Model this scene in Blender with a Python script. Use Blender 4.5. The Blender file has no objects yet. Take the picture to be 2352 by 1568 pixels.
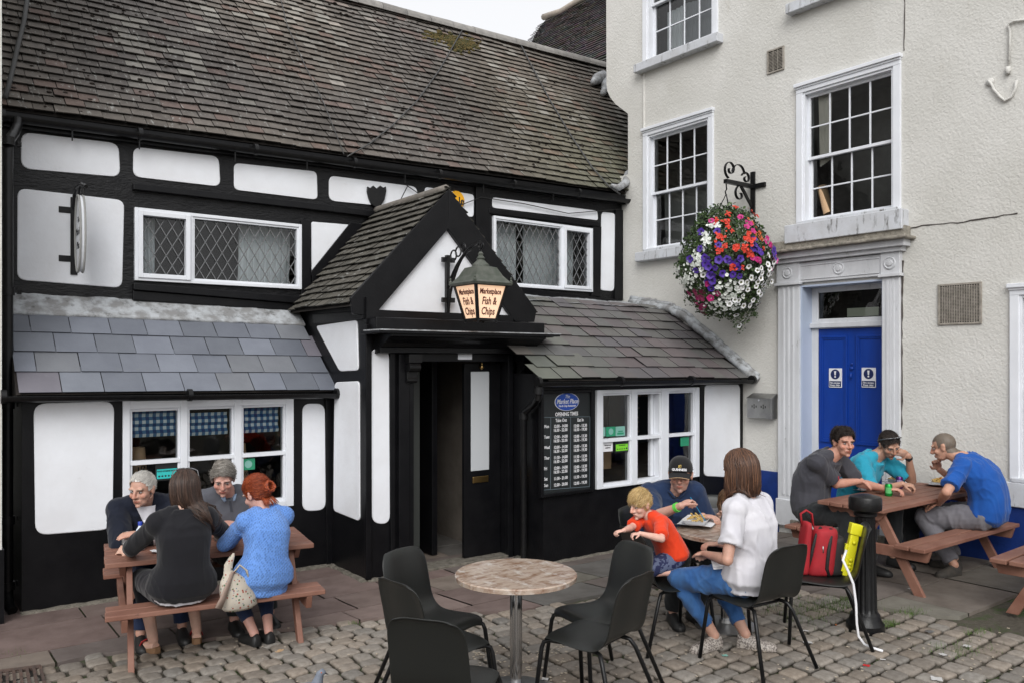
import bpy, bmesh, math, random
from mathutils import Vector, Matrix, noise
random.seed(7)
R = math.radians; PI = math.pi
scene = bpy.context.scene
COL = scene.collection
F0, HOR, CX, H0 = 1880.0, 828.0, 1176.0, 2.0      # focal length, horizon and centre in picture units, eye height
FW = Vector((math.cos(R(53)), math.sin(R(53)), 0)); RT = Vector((FW.y, -FW.x, 0)); UP = Vector((0, 0, 1))
EYE = Vector((0, 0, H0))
def ray(px, py): return FW + RT*((px-CX)/F0) + UP*((HOR-py)/F0)
def onY(px, py, Y): d = ray(px, py); return EYE + d*(Y/d.y)
def onX(px, py, X): d = ray(px, py); return EYE + d*(X/d.x)
def onZ(px, py, Z=0): d = ray(px, py); return EYE + d*((Z-H0)/d.z)
def onP(px, py, p0, n): d = ray(px, py); return EYE + d*((p0-EYE).dot(n)/d.dot(n))
def gz(y): return 0.0 if y < 3.8 else (-.16 if y > 6.8 else -.16*(y-3.8)/3.0)
def ground(px, py):
    p = onZ(px, py, 0)
    for _ in range(6): p = onZ(px, py, gz(p.y))
    return p
def V(*a): return Vector(a)
def rnd(a, b): return random.uniform(a, b)
# ---------------------------------------------------------------- mesh builder
class MB:
    def __init__(s): s.v = []; s.f = []; s.c = []; s.m = []
    def add(s, vs, fs, col=None, mi=0):
        o = len(s.v); s.v += [Vector(p) for p in vs]
        for f in fs: s.f.append([i+o for i in f]); s.c.append(col); s.m.append(mi)
    def hexa(s, p, col=None, mi=0):   # 8 corners: 4 bottom ccw, 4 top ccw
        s.add(p, [(3,2,1,0),(4,5,6,7),(0,1,5,4),(1,2,6,5),(2,3,7,6),(3,0,4,7)], col, mi)
    def box(s, x0, x1, y0, y1, z0, z1, col=None, mi=0):
        s.hexa([V(x0,y0,z0),V(x1,y0,z0),V(x1,y1,z0),V(x0,y1,z0),V(x0,y0,z1),V(x1,y0,z1),V(x1,y1,z1),V(x0,y1,z1)], col, mi)
    def obox(s, c, a, b, d, col=None, mi=0):   # centre and three half vectors
        s.hexa([c-a-b-d,c+a-b-d,c+a+b-d,c-a+b-d,c-a-b+d,c+a-b+d,c+a+b+d,c-a+b+d], col, mi)
    def beam(s, p, q, w, h, side=None, col=None, mi=0):
        d = (q-p); l = d.length; d = d/l
        if side is None: side = UP.cross(d)
        if side.length < 1e-4: side = V(1,0,0)
        side = (side - d*side.dot(d)).normalized(); up = d.cross(side)
        s.obox((p+q)/2, d*l/2, side*w/2, up*h/2, col, mi)
    def loft(s, rings, cap=True, col=None, closed=True, mi=0):
        n = len(rings[0]); o = len(s.v)
        for r in rings: s.v += [Vector(p) for p in r]
        for i in range(len(rings)-1):
            for j in range(n if closed else n-1):
                a = o+i*n+j; b = o+i*n+(j+1) % n
                s.f.append([a, b, b+n, a+n]); s.c.append(col); s.m.append(mi)
        if cap and closed:
            s.f.append([o+j for j in range(n)][::-1]); s.c.append(col); s.m.append(mi)
            s.f.append([o+(len(rings)-1)*n+j for j in range(n)]); s.c.append(col); s.m.append(mi)
    def tube(s, pts, r, seg=8, col=None, ry=None, side=None, mi=0, taper=None):
        pts = [Vector(p) for p in pts]; rings = []; prev = side
        for i, p in enumerate(pts):
            d = (pts[min(i+1, len(pts)-1)] - pts[max(i-1, 0)])
            d = d.normalized() if d.length > 1e-9 else V(0,0,1)
            if prev is None: prev = d.orthogonal()
            a = prev - d*prev.dot(d)
            a = a.normalized() if a.length > 1e-6 else d.orthogonal().normalized()
            prev = a; b = d.cross(a)
            rr = r[i] if isinstance(r, (list, tuple)) else r
            r2 = (ry[i] if isinstance(ry, (list, tuple)) else ry) if ry is not None else rr
            rings.append([p + a*rr*math.cos(2*PI*k/seg) + b*r2*math.sin(2*PI*k/seg) for k in range(seg)])
        s.loft(rings, True, col, True, mi)
    def lathe(s, prof, c=V(0,0,0), seg=24, col=None, ax=None, mi=0):
        # prof: list of (r, z)
        rings = []
        for r, z in prof:
            r = max(r, 1e-4)
            if ax is None: rings.append([c+V(r*math.cos(2*PI*k/seg), r*math.sin(2*PI*k/seg), z) for k in range(seg)])
            else:
                a = ax.orthogonal().normalized(); b = ax.cross(a)
                rings.append([c+ax*z+a*r*math.cos(2*PI*k/seg)+b*r*math.sin(2*PI*k/seg) for k in range(seg)])
        s.loft(rings, True, col, True, mi)
    def prism(s, poly, off, col=None, mi=0):
        n = len(poly); off = Vector(off)
        s.add([Vector(p) for p in poly]+[Vector(p)+off for p in poly],
              [list(range(n))[::-1], list(range(n, 2*n))]+[[i, (i+1) % n, n+(i+1) % n, n+i] for i in range(n)], col, mi)
    def ell(s, c, rx, ry, rz, M=None, u=16, w=10, col=None, mi=0):
        rings = []
        for i in range(w+1):
            t = -PI/2+PI*i/w; ct = max(math.cos(t), .02); row = []
            for k in range(u):
                p = V(rx*ct*math.cos(2*PI*k/u), ry*ct*math.sin(2*PI*k/u), rz*math.sin(t))
                row.append(c + (M @ p if M else p))
            rings.append(row)
        s.loft(rings, True, col, True, mi)
    def quad(s, a, b, c, d, col=None, mi=0): s.add([a,b,c,d], [(0,1,2,3)], col, mi)
    def mesh(s, name):
        me = bpy.data.meshes.new(name); me.from_pydata([tuple(p) for p in s.v], [], s.f)
        if any(c is not None for c in s.c):
            ca = me.color_attributes.new('Col', 'FLOAT_COLOR', 'CORNER'); buf = []
            for f, c in zip(s.f, s.c):
                c = c or (1, 1, 1)
                buf += [c[0], c[1], c[2], 1.0]*len(f)
            ca.data.foreach_set('color', buf)
        me.polygons.foreach_set('material_index', s.m); me.update()
        return me
    def build(s, name, mat, parent=None, smooth=False, local=False, bevel=0, fixn=False, sharp=None):
        me = s.mesh(name)
        if fixn:
            bm = bmesh.new(); bm.from_mesh(me); bmesh.ops.recalc_face_normals(bm, faces=bm.faces); bm.to_mesh(me); bm.free()
        o = bpy.data.objects.new(name, me); return link(o, me, mat, parent, smooth, local, bevel, sharp)
WM = {}
def link(o, me, mat, parent=None, smooth=False, local=False, bevel=0, sharp=None):
    for m in (mat if isinstance(mat, (list, tuple)) else [mat]): me.materials.append(m)
    if smooth:
        me.polygons.foreach_set('use_smooth', [True]*len(me.polygons))
        if sharp:
            try: me.set_sharp_from_angle(angle=R(sharp))
            except Exception: pass
    COL.objects.link(o)
    if parent is None:
        xs = [v.co for v in me.vertices]
        b = V((min(p.x for p in xs)+max(p.x for p in xs))/2, (min(p.y for p in xs)+max(p.y for p in xs))/2, min(p.z for p in xs))
        me.transform(Matrix.Translation(-b)); o.location = b; WM[o] = Matrix.Translation(b)
    else:
        o.parent = parent
        if local: WM[o] = WM[parent]
        else: o.matrix_parent_inverse = WM[parent].inverted(); WM[o] = Matrix.Identity(4)
    if bevel:
        md = o.modifiers.new('bevel', 'BEVEL'); md.width = bevel; md.segments = 2; md.limit_method = 'ANGLE'; md.angle_limit = R(35)
    return o
def thing(name, label, cat, loc, rz=0, group=None, scale=1):
    o = bpy.data.objects.new(name, None); COL.objects.link(o); o.empty_display_size = .1
    o.location = loc; o.rotation_euler = (0, 0, rz); o.scale = (scale,)*3
    o['label'] = label; o['category'] = cat; o['kind'] = 'thing'
    if group: o['group'] = group
    WM[o] = Matrix.LocRotScale(Vector(loc), Matrix.Rotation(rz, 3, 'Z'), Vector((scale,)*3))
    return o
def tag(o, label, cat, group=None, kind=None):
    if cat and not kind: kind = 'thing'
    if label: o['label'] = label
    if cat: o['category'] = cat
    if group: o['group'] = group
    if kind: o['kind'] = kind
    return o
def kids(o): return [c for c in bpy.data.objects if c.parent == o]
def dup(root, loc, rz, label, group=None, scale=None):
    r = root.copy(); COL.objects.link(r); r.location = loc; r.rotation_euler = (0, 0, rz); r['label'] = label
    if group: r['group'] = group
    if scale: r.scale = (scale,)*3
    WM[r] = Matrix.LocRotScale(Vector(loc), Matrix.Rotation(rz, 3, 'Z'), Vector(r.scale))
    for ch in kids(root):
        c = ch.copy(); COL.objects.link(c); c.parent = r
        for g in kids(ch):
            d = g.copy(); COL.objects.link(d); d.parent = c
    return r
# facade frame: u to the right along the wall seen from outside, n outward
class FR:
    def __init__(s, o, u, n): s.o = Vector(o); s.u = Vector(u); s.n = Vector(n)
    def P(s, u, z, d=0): return s.o + s.u*u + s.n*d + UP*z
    def px(s, px, py):                       # picture point -> (u, z) on the wall plane
        p = onP(px, py, s.o, s.n); return ((p-s.o).dot(s.u), p.z)
    def box(s, mb, u0, u1, z0, z1, d0, d1, col=None, mi=0):
        mb.hexa([s.P(u0,z0,d1),s.P(u1,z0,d1),s.P(u1,z0,d0),s.P(u0,z0,d0),s.P(u0,z1,d1),s.P(u1,z1,d1),s.P(u1,z1,d0),s.P(u0,z1,d0)], col, mi)
    def wall(s, mb, u0, u1, z0, z1, holes=(), rev=.12, col=None):
        us = sorted(set([u0,u1]+[h[0] for h in holes]+[h[1] for h in holes])); zs = sorted(set([z0,z1]+[h[2] for h in holes]+[h[3] for h in holes]))
        us = [u for u in us if u0-1e-6 <= u <= u1+1e-6]; zs = [z for z in zs if z0-1e-6 <= z <= z1+1e-6]
        for i in range(len(us)-1):
            for j in range(len(zs)-1):
                cu = (us[i]+us[i+1])/2; cz = (zs[j]+zs[j+1])/2
                if any(h[0] < cu < h[1] and h[2] < cz < h[3] for h in holes): continue
                mb.quad(s.P(us[i],zs[j]), s.P(us[i+1],zs[j]), s.P(us[i+1],zs[j+1]), s.P(us[i],zs[j+1]), col)
        for a, b, c, d in [h[:4] for h in holes]:
            for p, q in (((a,c),(b,c)),((b,c),(b,d)),((b,d),(a,d)),((a,d),(a,c))):
                mb.quad(s.P(p[0],p[1]), s.P(p[0],p[1],-rev), s.P(q[0],q[1],-rev), s.P(q[0],q[1]), col)
    def panel(s, mb, pts, r=.06, t=.012, d=0, col=None, seg=5):   # rounded polygon from (u,z) points
        n = len(pts); out = []
        for i in range(n):
            p = Vector(pts[i]); a = Vector(pts[i-1])-p; b = Vector(pts[(i+1) % n])-p
            rr = min(r, a.length*.48, b.length*.48); a.normalize(); b.normalize()
            p0 = p+a*rr; p1 = p+b*rr
            for k in range(seg+1):
                t_ = k/seg; q = p0*(1-t_)**2 + p*2*t_*(1-t_) + p1*t_**2; out.append(q)
        n = len(out); c = sum(out, Vector((0, 0)))/n
        # bevelled slab: base ring, top ring slightly inset
        base = [s.P(q.x, q.y, d-.004) for q in out]; m1 = [s.P(q.x, q.y, d+t*.6) for q in out]
        top = [s.P(*(q+(c-q).normalized()*t*.5), d+t) for q in out]
        mb.loft([base, m1, top], True, col)
# ---------------------------------------------------------------- materials
MT = {}
def hexc(r, g, b):
    f = lambda x: ((x/255+.055)/1.055)**2.4 if x/255 > .04045 else x/255/12.92
    return (f(r), f(g), f(b))
def mat(name, col, rough=.6, metal=0., col2=None, vs=4., vdet=6., vlo=.35, vhi=.65, bump=0., bs=40., bdist=.01, attr=False, spec=.5, sx=(1,1,1), col3=None, c3s=8., c3lo=.6, c3hi=.7, c3x=None, sheen=0, emit=None, coat=0, bdet=5.):
    m = bpy.data.materials.new(name); m.use_nodes = True; nt = m.node_tree; N = nt.nodes; L = nt.links
    b = N['Principled BSDF']; b.inputs['Roughness'].default_value = rough; b.inputs['Metallic'].default_value = metal
    b.inputs['Specular IOR Level'].default_value = spec
    if sheen: b.inputs['Sheen Weight'].default_value = sheen
    if coat: b.inputs['Coat Weight'].default_value = coat; b.inputs['Coat Roughness'].default_value = .15
    tc = N.new('ShaderNodeTexCoord')
    def mapping(sc):
        mp = N.new('ShaderNodeMapping'); mp.inputs['Scale'].default_value = sc; L.new(tc.outputs['Object'], mp.inputs['Vector']); return mp.outputs['Vector']
    def nz(scale, det, vec, ro=.6):
        n = N.new('ShaderNodeTexNoise'); n.inputs['Scale'].default_value = scale; n.inputs['Detail'].default_value = det; n.inputs['Roughness'].default_value = ro
        L.new(vec, n.inputs['Vector']); return n.outputs['Fac']
    def rng(fac, lo, hi):
        r = N.new('ShaderNodeMapRange'); r.inputs['From Min'].default_value = lo; r.inputs['From Max'].default_value = hi; L.new(fac, r.inputs['Value']); return r.outputs['Result']
    def mix(f, a, c, mode='MIX'):
        x = N.new('ShaderNodeMix'); x.data_type = 'RGBA'; x.blend_type = mode
        if isinstance(f, float): x.inputs['Factor'].default_value = f
        else: L.new(f, x.inputs['Factor'])
        for k, val in ((6, a), (7, c)):
            if isinstance(val, tuple): x.inputs[k].default_value = (*val, 1)
            else: L.new(val, x.inputs[k])
        return x.outputs[2]
    cur = tuple(col)
    if col2 is not None: cur = mix(rng(nz(vs, vdet, mapping(sx)), vlo, vhi), cur, tuple(col2))
    if attr:
        at = N.new('ShaderNodeAttribute'); at.attribute_name = 'Col'; cur = mix(1.0, cur, at.outputs['Color'], 'MULTIPLY')
    if col3 is not None: cur = mix(rng(nz(c3s, 8, mapping(c3x or sx), .7), c3lo, c3hi), cur, tuple(col3))
    if isinstance(cur, tuple): b.inputs['Base Color'].default_value = (*cur, 1)
    else: L.new(cur, b.inputs['Base Color'])
    if bump:
        bn = N.new('ShaderNodeBump'); bn.inputs['Strength'].default_value = bump; bn.inputs['Distance'].default_value = bdist
        L.new(nz(bs, bdet, mapping((1,1,1) if sx == (1,1,1) else sx)), bn.inputs['Height']); L.new(bn.outputs['Normal'], b.inputs['Normal'])
    if emit:
        b.inputs['Emission Color'].default_value = (*emit[:3], 1); b.inputs['Emission Strength'].default_value = emit[3]
    MT[name] = m; return m
def glass(name, tint=(1,1,1), ior=1.5, rough=0.0, amt=1.0):
    m = bpy.data.materials.new(name); m.use_nodes = True; nt = m.node_tree; N = nt.nodes; L = nt.links; N.clear()
    o = N.new('ShaderNodeOutputMaterial'); mx = N.new('ShaderNodeMixShader'); tr = N.new('ShaderNodeBsdfTransparent'); gl = N.new('ShaderNodeBsdfGlossy')
    fr = N.new('ShaderNodeFresnel'); fr.inputs['IOR'].default_value = ior; tr.inputs['Color'].default_value = (*tint, 1); gl.inputs['Roughness'].default_value = rough
    ma = N.new('ShaderNodeMath'); ma.operation = 'MULTIPLY'; ma.inputs[1].default_value = amt
    tc = N.new('ShaderNodeTexCoord'); nn = N.new('ShaderNodeTexNoise'); nn.inputs['Scale'].default_value = 2.5; bp = N.new('ShaderNodeBump'); bp.inputs['Strength'].default_value = .25; bp.inputs['Distance'].default_value = .02
    L.new(tc.outputs['Object'], nn.inputs['Vector']); L.new(nn.outputs['Fac'], bp.inputs['Height']); L.new(bp.outputs['Normal'], gl.inputs['Normal'])
    L.new(fr.outputs[0], ma.inputs[0]); L.new(ma.outputs[0], mx.inputs[0]); L.new(tr.outputs[0], mx.inputs[1]); L.new(gl.outputs[0], mx.inputs[2]); L.new(mx.outputs[0], o.inputs[0])
    MT[name] = m; return m
mat('black_paint', (.004,.004,.005), .34, col2=(.007,.007,.008), vs=6, bump=.35, bs=45, bdist=.005, spec=.22, col3=(.035,.035,.038), c3s=22, c3lo=.70, c3hi=.8)
mat('black_rough', (.004,.004,.005), .30, col2=(.009,.009,.010), vs=9, bump=.8, bs=30, bdist=.012, spec=.30, sx=(.6,1,1.6))
mat('black_iron', (.005,.005,.006), .32, col2=(.009,.009,.009), vs=20, bump=.45, bs=60, bdist=.004, spec=.3)
mat('black_board', (.012,.015,.016), .5, bump=.05, bs=30)
mat('white_plaster', (.80,.82,.86), .55, col2=(.73,.74,.77), vs=2.2, bump=.45, bs=20, bdist=.006, col3=(.50,.49,.48), c3s=5, c3lo=.66, c3hi=.82)
mat('white_paint', (.76,.78,.82), .4, col2=(.70,.72,.76), vs=3, bump=.15, bs=50, bdist=.003, col3=(.3,.3,.3), c3s=9, c3lo=.7, c3hi=.85, coat=.1)
mat('old_white', (.62,.63,.655), .55, col2=(.54,.55,.57), vs=5, bump=.5, bs=35, bdist=.006, sx=(1,1,.35), col3=(.16,.155,.15), c3s=10, c3lo=.63, c3hi=.75)
mat('sill_white', (.58,.60,.64), .6, col2=(.50,.51,.53), vs=5, bump=.4, bs=30, bdist=.006, col3=(.10,.095,.085), c3s=14, c3lo=.55, c3hi=.68, c3x=(1,1,.25))
mat('reveal_blue', (.42,.48,.60), .5, col2=(.38,.44,.55), vs=2)
mat('blue_door', (.003,.034,.24), .38, col2=(.004,.044,.30), vs=3, bump=.1, bs=60, sx=(1,1,.3), spec=.4)
mat('blue_plinth', (.004,.030,.19), .55, col2=(.003,.022,.13), vs=5, bump=.5, bs=30, bdist=.006)
mat('lead', (.22,.22,.22), .5, col2=(.42,.44,.46), vs=7, vlo=.42, vhi=.6, bump=.5, bs=18, bdist=.01, col3=(.07,.07,.065), c3s=9, c3lo=.55, c3hi=.7)
mat('interior_grey', (.16,.155,.15), .9, col2=(.08,.075,.07), vs=2)
mat('tile', (1.25,1.24,1.22), .85, col2=(1.75,1.72,1.66), vs=9, bump=.6, bs=70, bdist=.004, attr=True, col3=(.30,.30,.285), c3s=11, c3lo=.585, c3hi=.66, c3x=(2.6,.75,.75), spec=.25)
mat('slate', (1.2,1.2,1.2), .45, col2=(1.4,1.4,1.38), vs=4, bump=.3, bs=30, bdist=.004, attr=True, spec=.5, col3=(.17,.18,.18), c3s=5, c3lo=.66, c3hi=.8)
mat('sett', (1,1,1), .7, col2=(.72,.70,.68), vs=30, bump=.5, bs=90, bdist=.003, attr=True, spec=.35)
mat('flag', (1,1,1), .75, col2=(.72,.70,.69), vs=5, bump=.5, bs=40, bdist=.004, attr=True, col3=(.12,.11,.10), c3s=16, c3lo=.62, c3hi=.75, spec=.3)
mat('earth', (.050,.042,.030), .95, col2=(.08,.07,.052), vs=30, bump=.7, bs=60, bdist=.01, col3=(.035,.055,.012), c3s=2.6, c3lo=.50, c3hi=.60)
mat('mortar', (.20,.18,.15), .95, col2=(.11,.10,.08), vs=14, bump=1., bs=30, bdist=.03)
mat('table_wood', (.185,.082,.056), .6, col2=(.245,.122,.086), vs=7, bump=.4, bs=25, bdist=.003, sx=(.5,1,1), spec=.4, col3=(.06,.03,.025), c3s=20, c3lo=.64, c3hi=.74)
mat('chair_plastic', (.011,.012,.011), .40, bump=.25, bs=400, bdist=.001, spec=.45)
mat('chrome', (.62,.62,.63), .12, 1.0)
mat('steel', (.36,.36,.35), .38, .9, col2=(.28,.28,.28), vs=8)
mat('marble', (.46,.37,.30), .22, col2=(.25,.15,.10), vs=9, vdet=9, vlo=.44, vhi=.64, sx=(1,2.4,2), coat=.3, col3=(.58,.53,.48), c3s=7, c3lo=.52, c3hi=.66, c3x=(2,1,2))
mat('curtain', (.85,.88,.90), .9, bump=.1, sheen=.2)
mat('curtain_beige', (.75,.71,.63), .9)
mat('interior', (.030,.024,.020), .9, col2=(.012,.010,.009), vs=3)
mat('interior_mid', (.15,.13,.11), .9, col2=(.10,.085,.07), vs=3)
mat('grille', (.34,.31,.27), .6, col2=(.22,.20,.17), vs=20)
mat('vent_dark', (.02,.018,.015), .9)
mat('brass', (.55,.36,.14), .3, 1.0)
mat('leading', (.17,.175,.18), .5)
glass('glass', (.92,.95,.95), 1.5, 0, 1.5)
glass('bottle_plastic', (.9,.95,1.), 1.4, .05, 1.0)
mat('paper', (.72,.72,.74), .8)
mat('card', (.50,.33,.19), .85)
mat('ink', (.01,.01,.012), .6)
# ---------------------------------------------------------------- camera, light
cam = bpy.data.cameras.new('camera'); co = bpy.data.objects.new('camera', cam); COL.objects.link(co)
cam.sensor_width = 36; cam.lens = F0/2352*36; cam.shift_y = (HOR-784)/2352; cam.clip_end = 500; cam.clip_start = .05
co.location = EYE; co.rotation_euler = (R(90), 0, R(53-90)); scene.camera = co
w = bpy.data.worlds.new('World'); scene.world = w; w.use_nodes = True
N = w.node_tree.nodes; L = w.node_tree.links; bg = N['Background']
sky = N.new('ShaderNodeTexSky'); sky.sky_type = 'NISHITA'; sky.sun_disc = False
SE, SA = R(37), R(230)       # sun elevation; azimuth the light comes from (world, ccw from +X)
sky.sun_elevation = SE; sky.sun_rotation = PI/2-SA; sky.dust_density = 6; sky.air_density = 1.2
hs = N.new('ShaderNodeHueSaturation'); hs.inputs['Saturation'].default_value = .10
ov = N.new('ShaderNodeMix'); ov.data_type = 'RGBA'; ov.inputs['Factor'].default_value = .75; ov.inputs[7].default_value = (4.9,4.95,5.1,1)   # even overcast
L.new(sky.outputs[0], hs.inputs['Color']); L.new(hs.outputs[0], ov.inputs[6]); L.new(ov.outputs[2], bg.inputs['Color']); bg.inputs['Strength'].default_value = .15
sl = bpy.data.lights.new('sun', 'SUN'); so = bpy.data.objects.new('sun', sl); COL.objects.link(so)
sl.energy = 1.2; sl.angle = R(40); sl.color = (1, .985, .96)
so.rotation_euler = Vector((math.cos(SA)*math.cos(SE), math.sin(SA)*math.cos(SE), math.sin(SE))).to_track_quat('Z', 'Y').to_euler()
scene.view_settings.view_transform = 'Standard'; scene.view_settings.look = 'None'; scene.view_settings.exposure = .50
scene.cycles.use_denoising = True
try: scene.cycles.denoiser = 'OPENIMAGEDENOISE'
except Exception: pass
scene.cycles.max_bounces = 6; scene.cycles.diffuse_bounces = 3; scene.cycles.glossy_bounces = 3; scene.cycles.transparent_max_bounces = 8; scene.cycles.caustics_reflective = False
# text helper: adds the outline of a string to a mesh builder
def text(mb, s, pos, u, up, size, align='CENTER', col=None, ext=.0012, mi=0, shear=0, bold=0, xs=1.0):
    c = bpy.data.curves.new('t', 'FONT'); c.body = s; c.size = size; c.align_x = align; c.align_y = 'CENTER'; c.extrude = ext/2; c.shear = shear; c.resolution_u = 2; c.offset = bold
    o = bpy.data.objects.new('t', c); COL.objects.link(o)
    dg = bpy.context.evaluated_depsgraph_get(); me = bpy.data.meshes.new_from_object(o.evaluated_get(dg))
    n = u.cross(up)
    mb.add([pos+u*v.co.x*xs+up*v.co.y+n*(v.co.z+ext/2) for v in me.vertices], [tuple(p.vertices) for p in me.polygons], col, mi)
    bpy.data.objects.remove(o); bpy.data.curves.remove(c); bpy.data.meshes.remove(me)
# ---------------------------------------------------------------- ground
PAVE = [ground(*p) for p in [(-400,1640),(100,1530),(208,1503),(300,1492),(460,1468),(637,1446),(789,1429),(873,1416),(1202,1399),(1353,1369),(1500,1345),(1700,1340),(1858,1359),(2022,1393),(2167,1416),(2352,1460),(2700,1560)]]
PX = [p.x for p in PAVE]
def edge_y(x):
    if x <= PX[0]: return PAVE[0].y
    for a, b in zip(PAVE, PAVE[1:]):
        if a.x <= x <= b.x: return a.y+(b.y-a.y)*(x-a.x)/max(b.x-a.x, 1e-6)
    return PAVE[-1].y
g = MB()   # base sheet, with the fall of the square towards the pub
xs = [-60,-20,-8,-3,0,3,6,9,12,25,60]; ys = [-60,-20,-5,0,3.8,5.3,6.8,10,20,60]
g.add([V(x,y,gz(y)-.030) for x in xs for y in ys], [(i*10+j,(i+1)*10+j,(i+1)*10+j+1,i*10+j+1) for i in range(10) for j in range(9)])
tag(g.build('ground', MT['earth']), 'bare earth and moss under the paving of the square', 'ground', kind='structure')
st = MB()
y = -1.0; row = 0
while y < 7.6:
    rp = .150+.012*math.sin(row*1.7); x = -5+rnd(0, .12)
    while x < 10.5:
        l = rnd(.135, .185)
        cxm, cym = x+l/2, y+rp/2
        wob = .05*math.sin(cxm*1.1+.6)+.03*math.sin(cxm*2.7+1)
        yy = cym+wob
        if yy < edge_y(cxm)-.01 and (cxm < 8.75):
            z = gz(yy)+rnd(-.006, .005); hw, hh = l/2-.0085, rp/2-.008
            tx, ty = rnd(-.05, .05), rnd(-.03, .03); rot = rnd(-.07, .07); base = []
            sx_ = [rnd(.90, 1.0) for _ in range(4)]
            ring = []
            for k in range(16):
                a = 2*PI*k/16; ca, sa = math.cos(a), math.sin(a)
                q = (hw*math.copysign(abs(ca)**.34, ca), hh*math.copysign(abs(sa)**.34, sa)); s_ = sx_[k//4]; s2 = sx_[3-k//4]
                ring.append((q[0]*s_, q[1]*s2))
            def pt(q, f, dz):
                X, Y = q[0]*f, q[1]*f
                return V(cxm+X*math.cos(rot)-Y*math.sin(rot), yy+X*math.sin(rot)+Y*math.cos(rot), z+dz+X*tx+Y*ty)
            b = rnd(.80, 1.18); hue = rnd(-.05, .05)
            pat = noise.noise(V(cxm*.5, yy*.5, 3))*.25
            c = (.245*b*(1+hue+pat), .217*b*(1+pat), .187*b*(1-hue+pat))
            st.loft([[pt(q,1.0,-.03) for q in ring],[pt(q,1.0,-.011) for q in ring],[pt(q,.94,-.004) for q in ring],[pt(q,.78,.001) for q in ring],[pt(q,.4,.002) for q in ring]], True, c)
        x += l
    y += rp; row += 1
o = st.build('cobbles', MT['sett'], smooth=True); tag(o, 'worn grey brown stone setts paving the square', 'cobbles', kind='structure')
# flagstones
fl = MB(); y = 3.0; row = 0
flc = [(.185,.138,.125),(.20,.152,.136),(.17,.142,.132),(.215,.178,.15),(.18,.132,.12)]
while y < 9.0:
    dy = [.62,.50,.70,.45,.58][row % 5]; x = -5+rnd(0,.5)
    while x < 8.8:
        l = rnd(.55,1.05); x1 = min(x+l, 8.85)
        n = 6
        # clip each slab's front edge to the kerb line
        bl = [max(y, edge_y(x+(x1-x)*k/n)+.01) for k in range(n+1)]
        if max(bl) < 8.99 and min(bl) < y+dy-.04:
            gq = .008; c = random.choice(flc)
            if x > 4.2: c = (c[0]*.88, c[1]*1.0, c[2]*1.0) if x < 6.3 else (.165*rnd(.95,1.05), .147, .126)
            b = rnd(.88, 1.1); c = tuple(k*b for k in c); dz = rnd(-.003, .003)
            for k in range(n):
                xa, xb = x+gq+(x1-x-2*gq)*k/n, x+gq+(x1-x-2*gq)*(k+1)/n
                ya, yb = min(bl[k]+gq, y+dy-gq), min(bl[k+1]+gq, y+dy-gq)
                if y+dy-gq-ya < .02 and y+dy-gq-yb < .02: continue
                ys_ = [0, .5, 1]
                for j in range(2):
                    p = [V(xa, ya+(y+dy-gq-ya)*ys_[j], 0), V(xb, yb+(y+dy-gq-yb)*ys_[j], 0), V(xb, yb+(y+dy-gq-yb)*ys_[j+1], 0), V(xa, ya+(y+dy-gq-ya)*ys_[j+1], 0)]
                    for q in p: q.z = gz(q.y)+dz
                    fl.quad(*p, col=c)
                pa, pb = V(xa,ya,gz(ya)+dz), V(xb,yb,gz(yb)+dz)
                fl.quad(pa-UP*.03, pb-UP*.03, pb, pa, col=c)
        x = x1
    y += dy; row += 1
o = fl.build('pavement', MT['flag']); tag(o, 'reddish flagstone pavement along the foot of the pub', 'pavement', kind='structure')
# ================================================================ THE PUB
YM, XB, YL, YR, YP, YG, XS, XR = 8.91, 8.80, 8.08, 6.71, 7.26, 7.32, 3.685, 5.47
A = FR((0,YM,0),(1,0,0),(0,-1,0)); AL = FR((0,YL,0),(1,0,0),(0,-1,0)); AR = FR((0,YR,0),(1,0,0),(0,-1,0)); AP = FR((0,YP,0),(1,0,0),(0,-1,0)); AG = FR((0,YG,0),(1,0,0),(0,-1,0))
SP = FR((XS,0,0),(0,-1,0),(-1,0,0)); B = FR((XB,0,0),(0,-1,0),(-1,0,0)); SR = FR((XR,0,0),(0,-1,0),(-1,0,0))
GB = -.17
pub = thing('timber_framed_pub', 'low black and white timber framed pub with a steep brown tiled roof and gabled porch', 'building', (4.5, 8.0, GB))
def rect(fr, x0, y0, x1, y1):
    a = fr.px(x0, y0); b = fr.px(x1, y1); c = fr.px(x0, y1); d = fr.px(x1, y0)
    return min(a[0],b[0]), max(a[0],b[0]), (b[1]+c[1])/2, (a[1]+d[1])/2
def rq(fr, tl, tr, br, bl):   # average rectangle from four picture corners
    a, b, c, d = fr.px(*tl), fr.px(*tr), fr.px(*br), fr.px(*bl)
    return (a[0]+d[0])/2, (b[0]+c[0])/2, (c[1]+d[1])/2, (a[1]+b[1])/2
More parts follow.
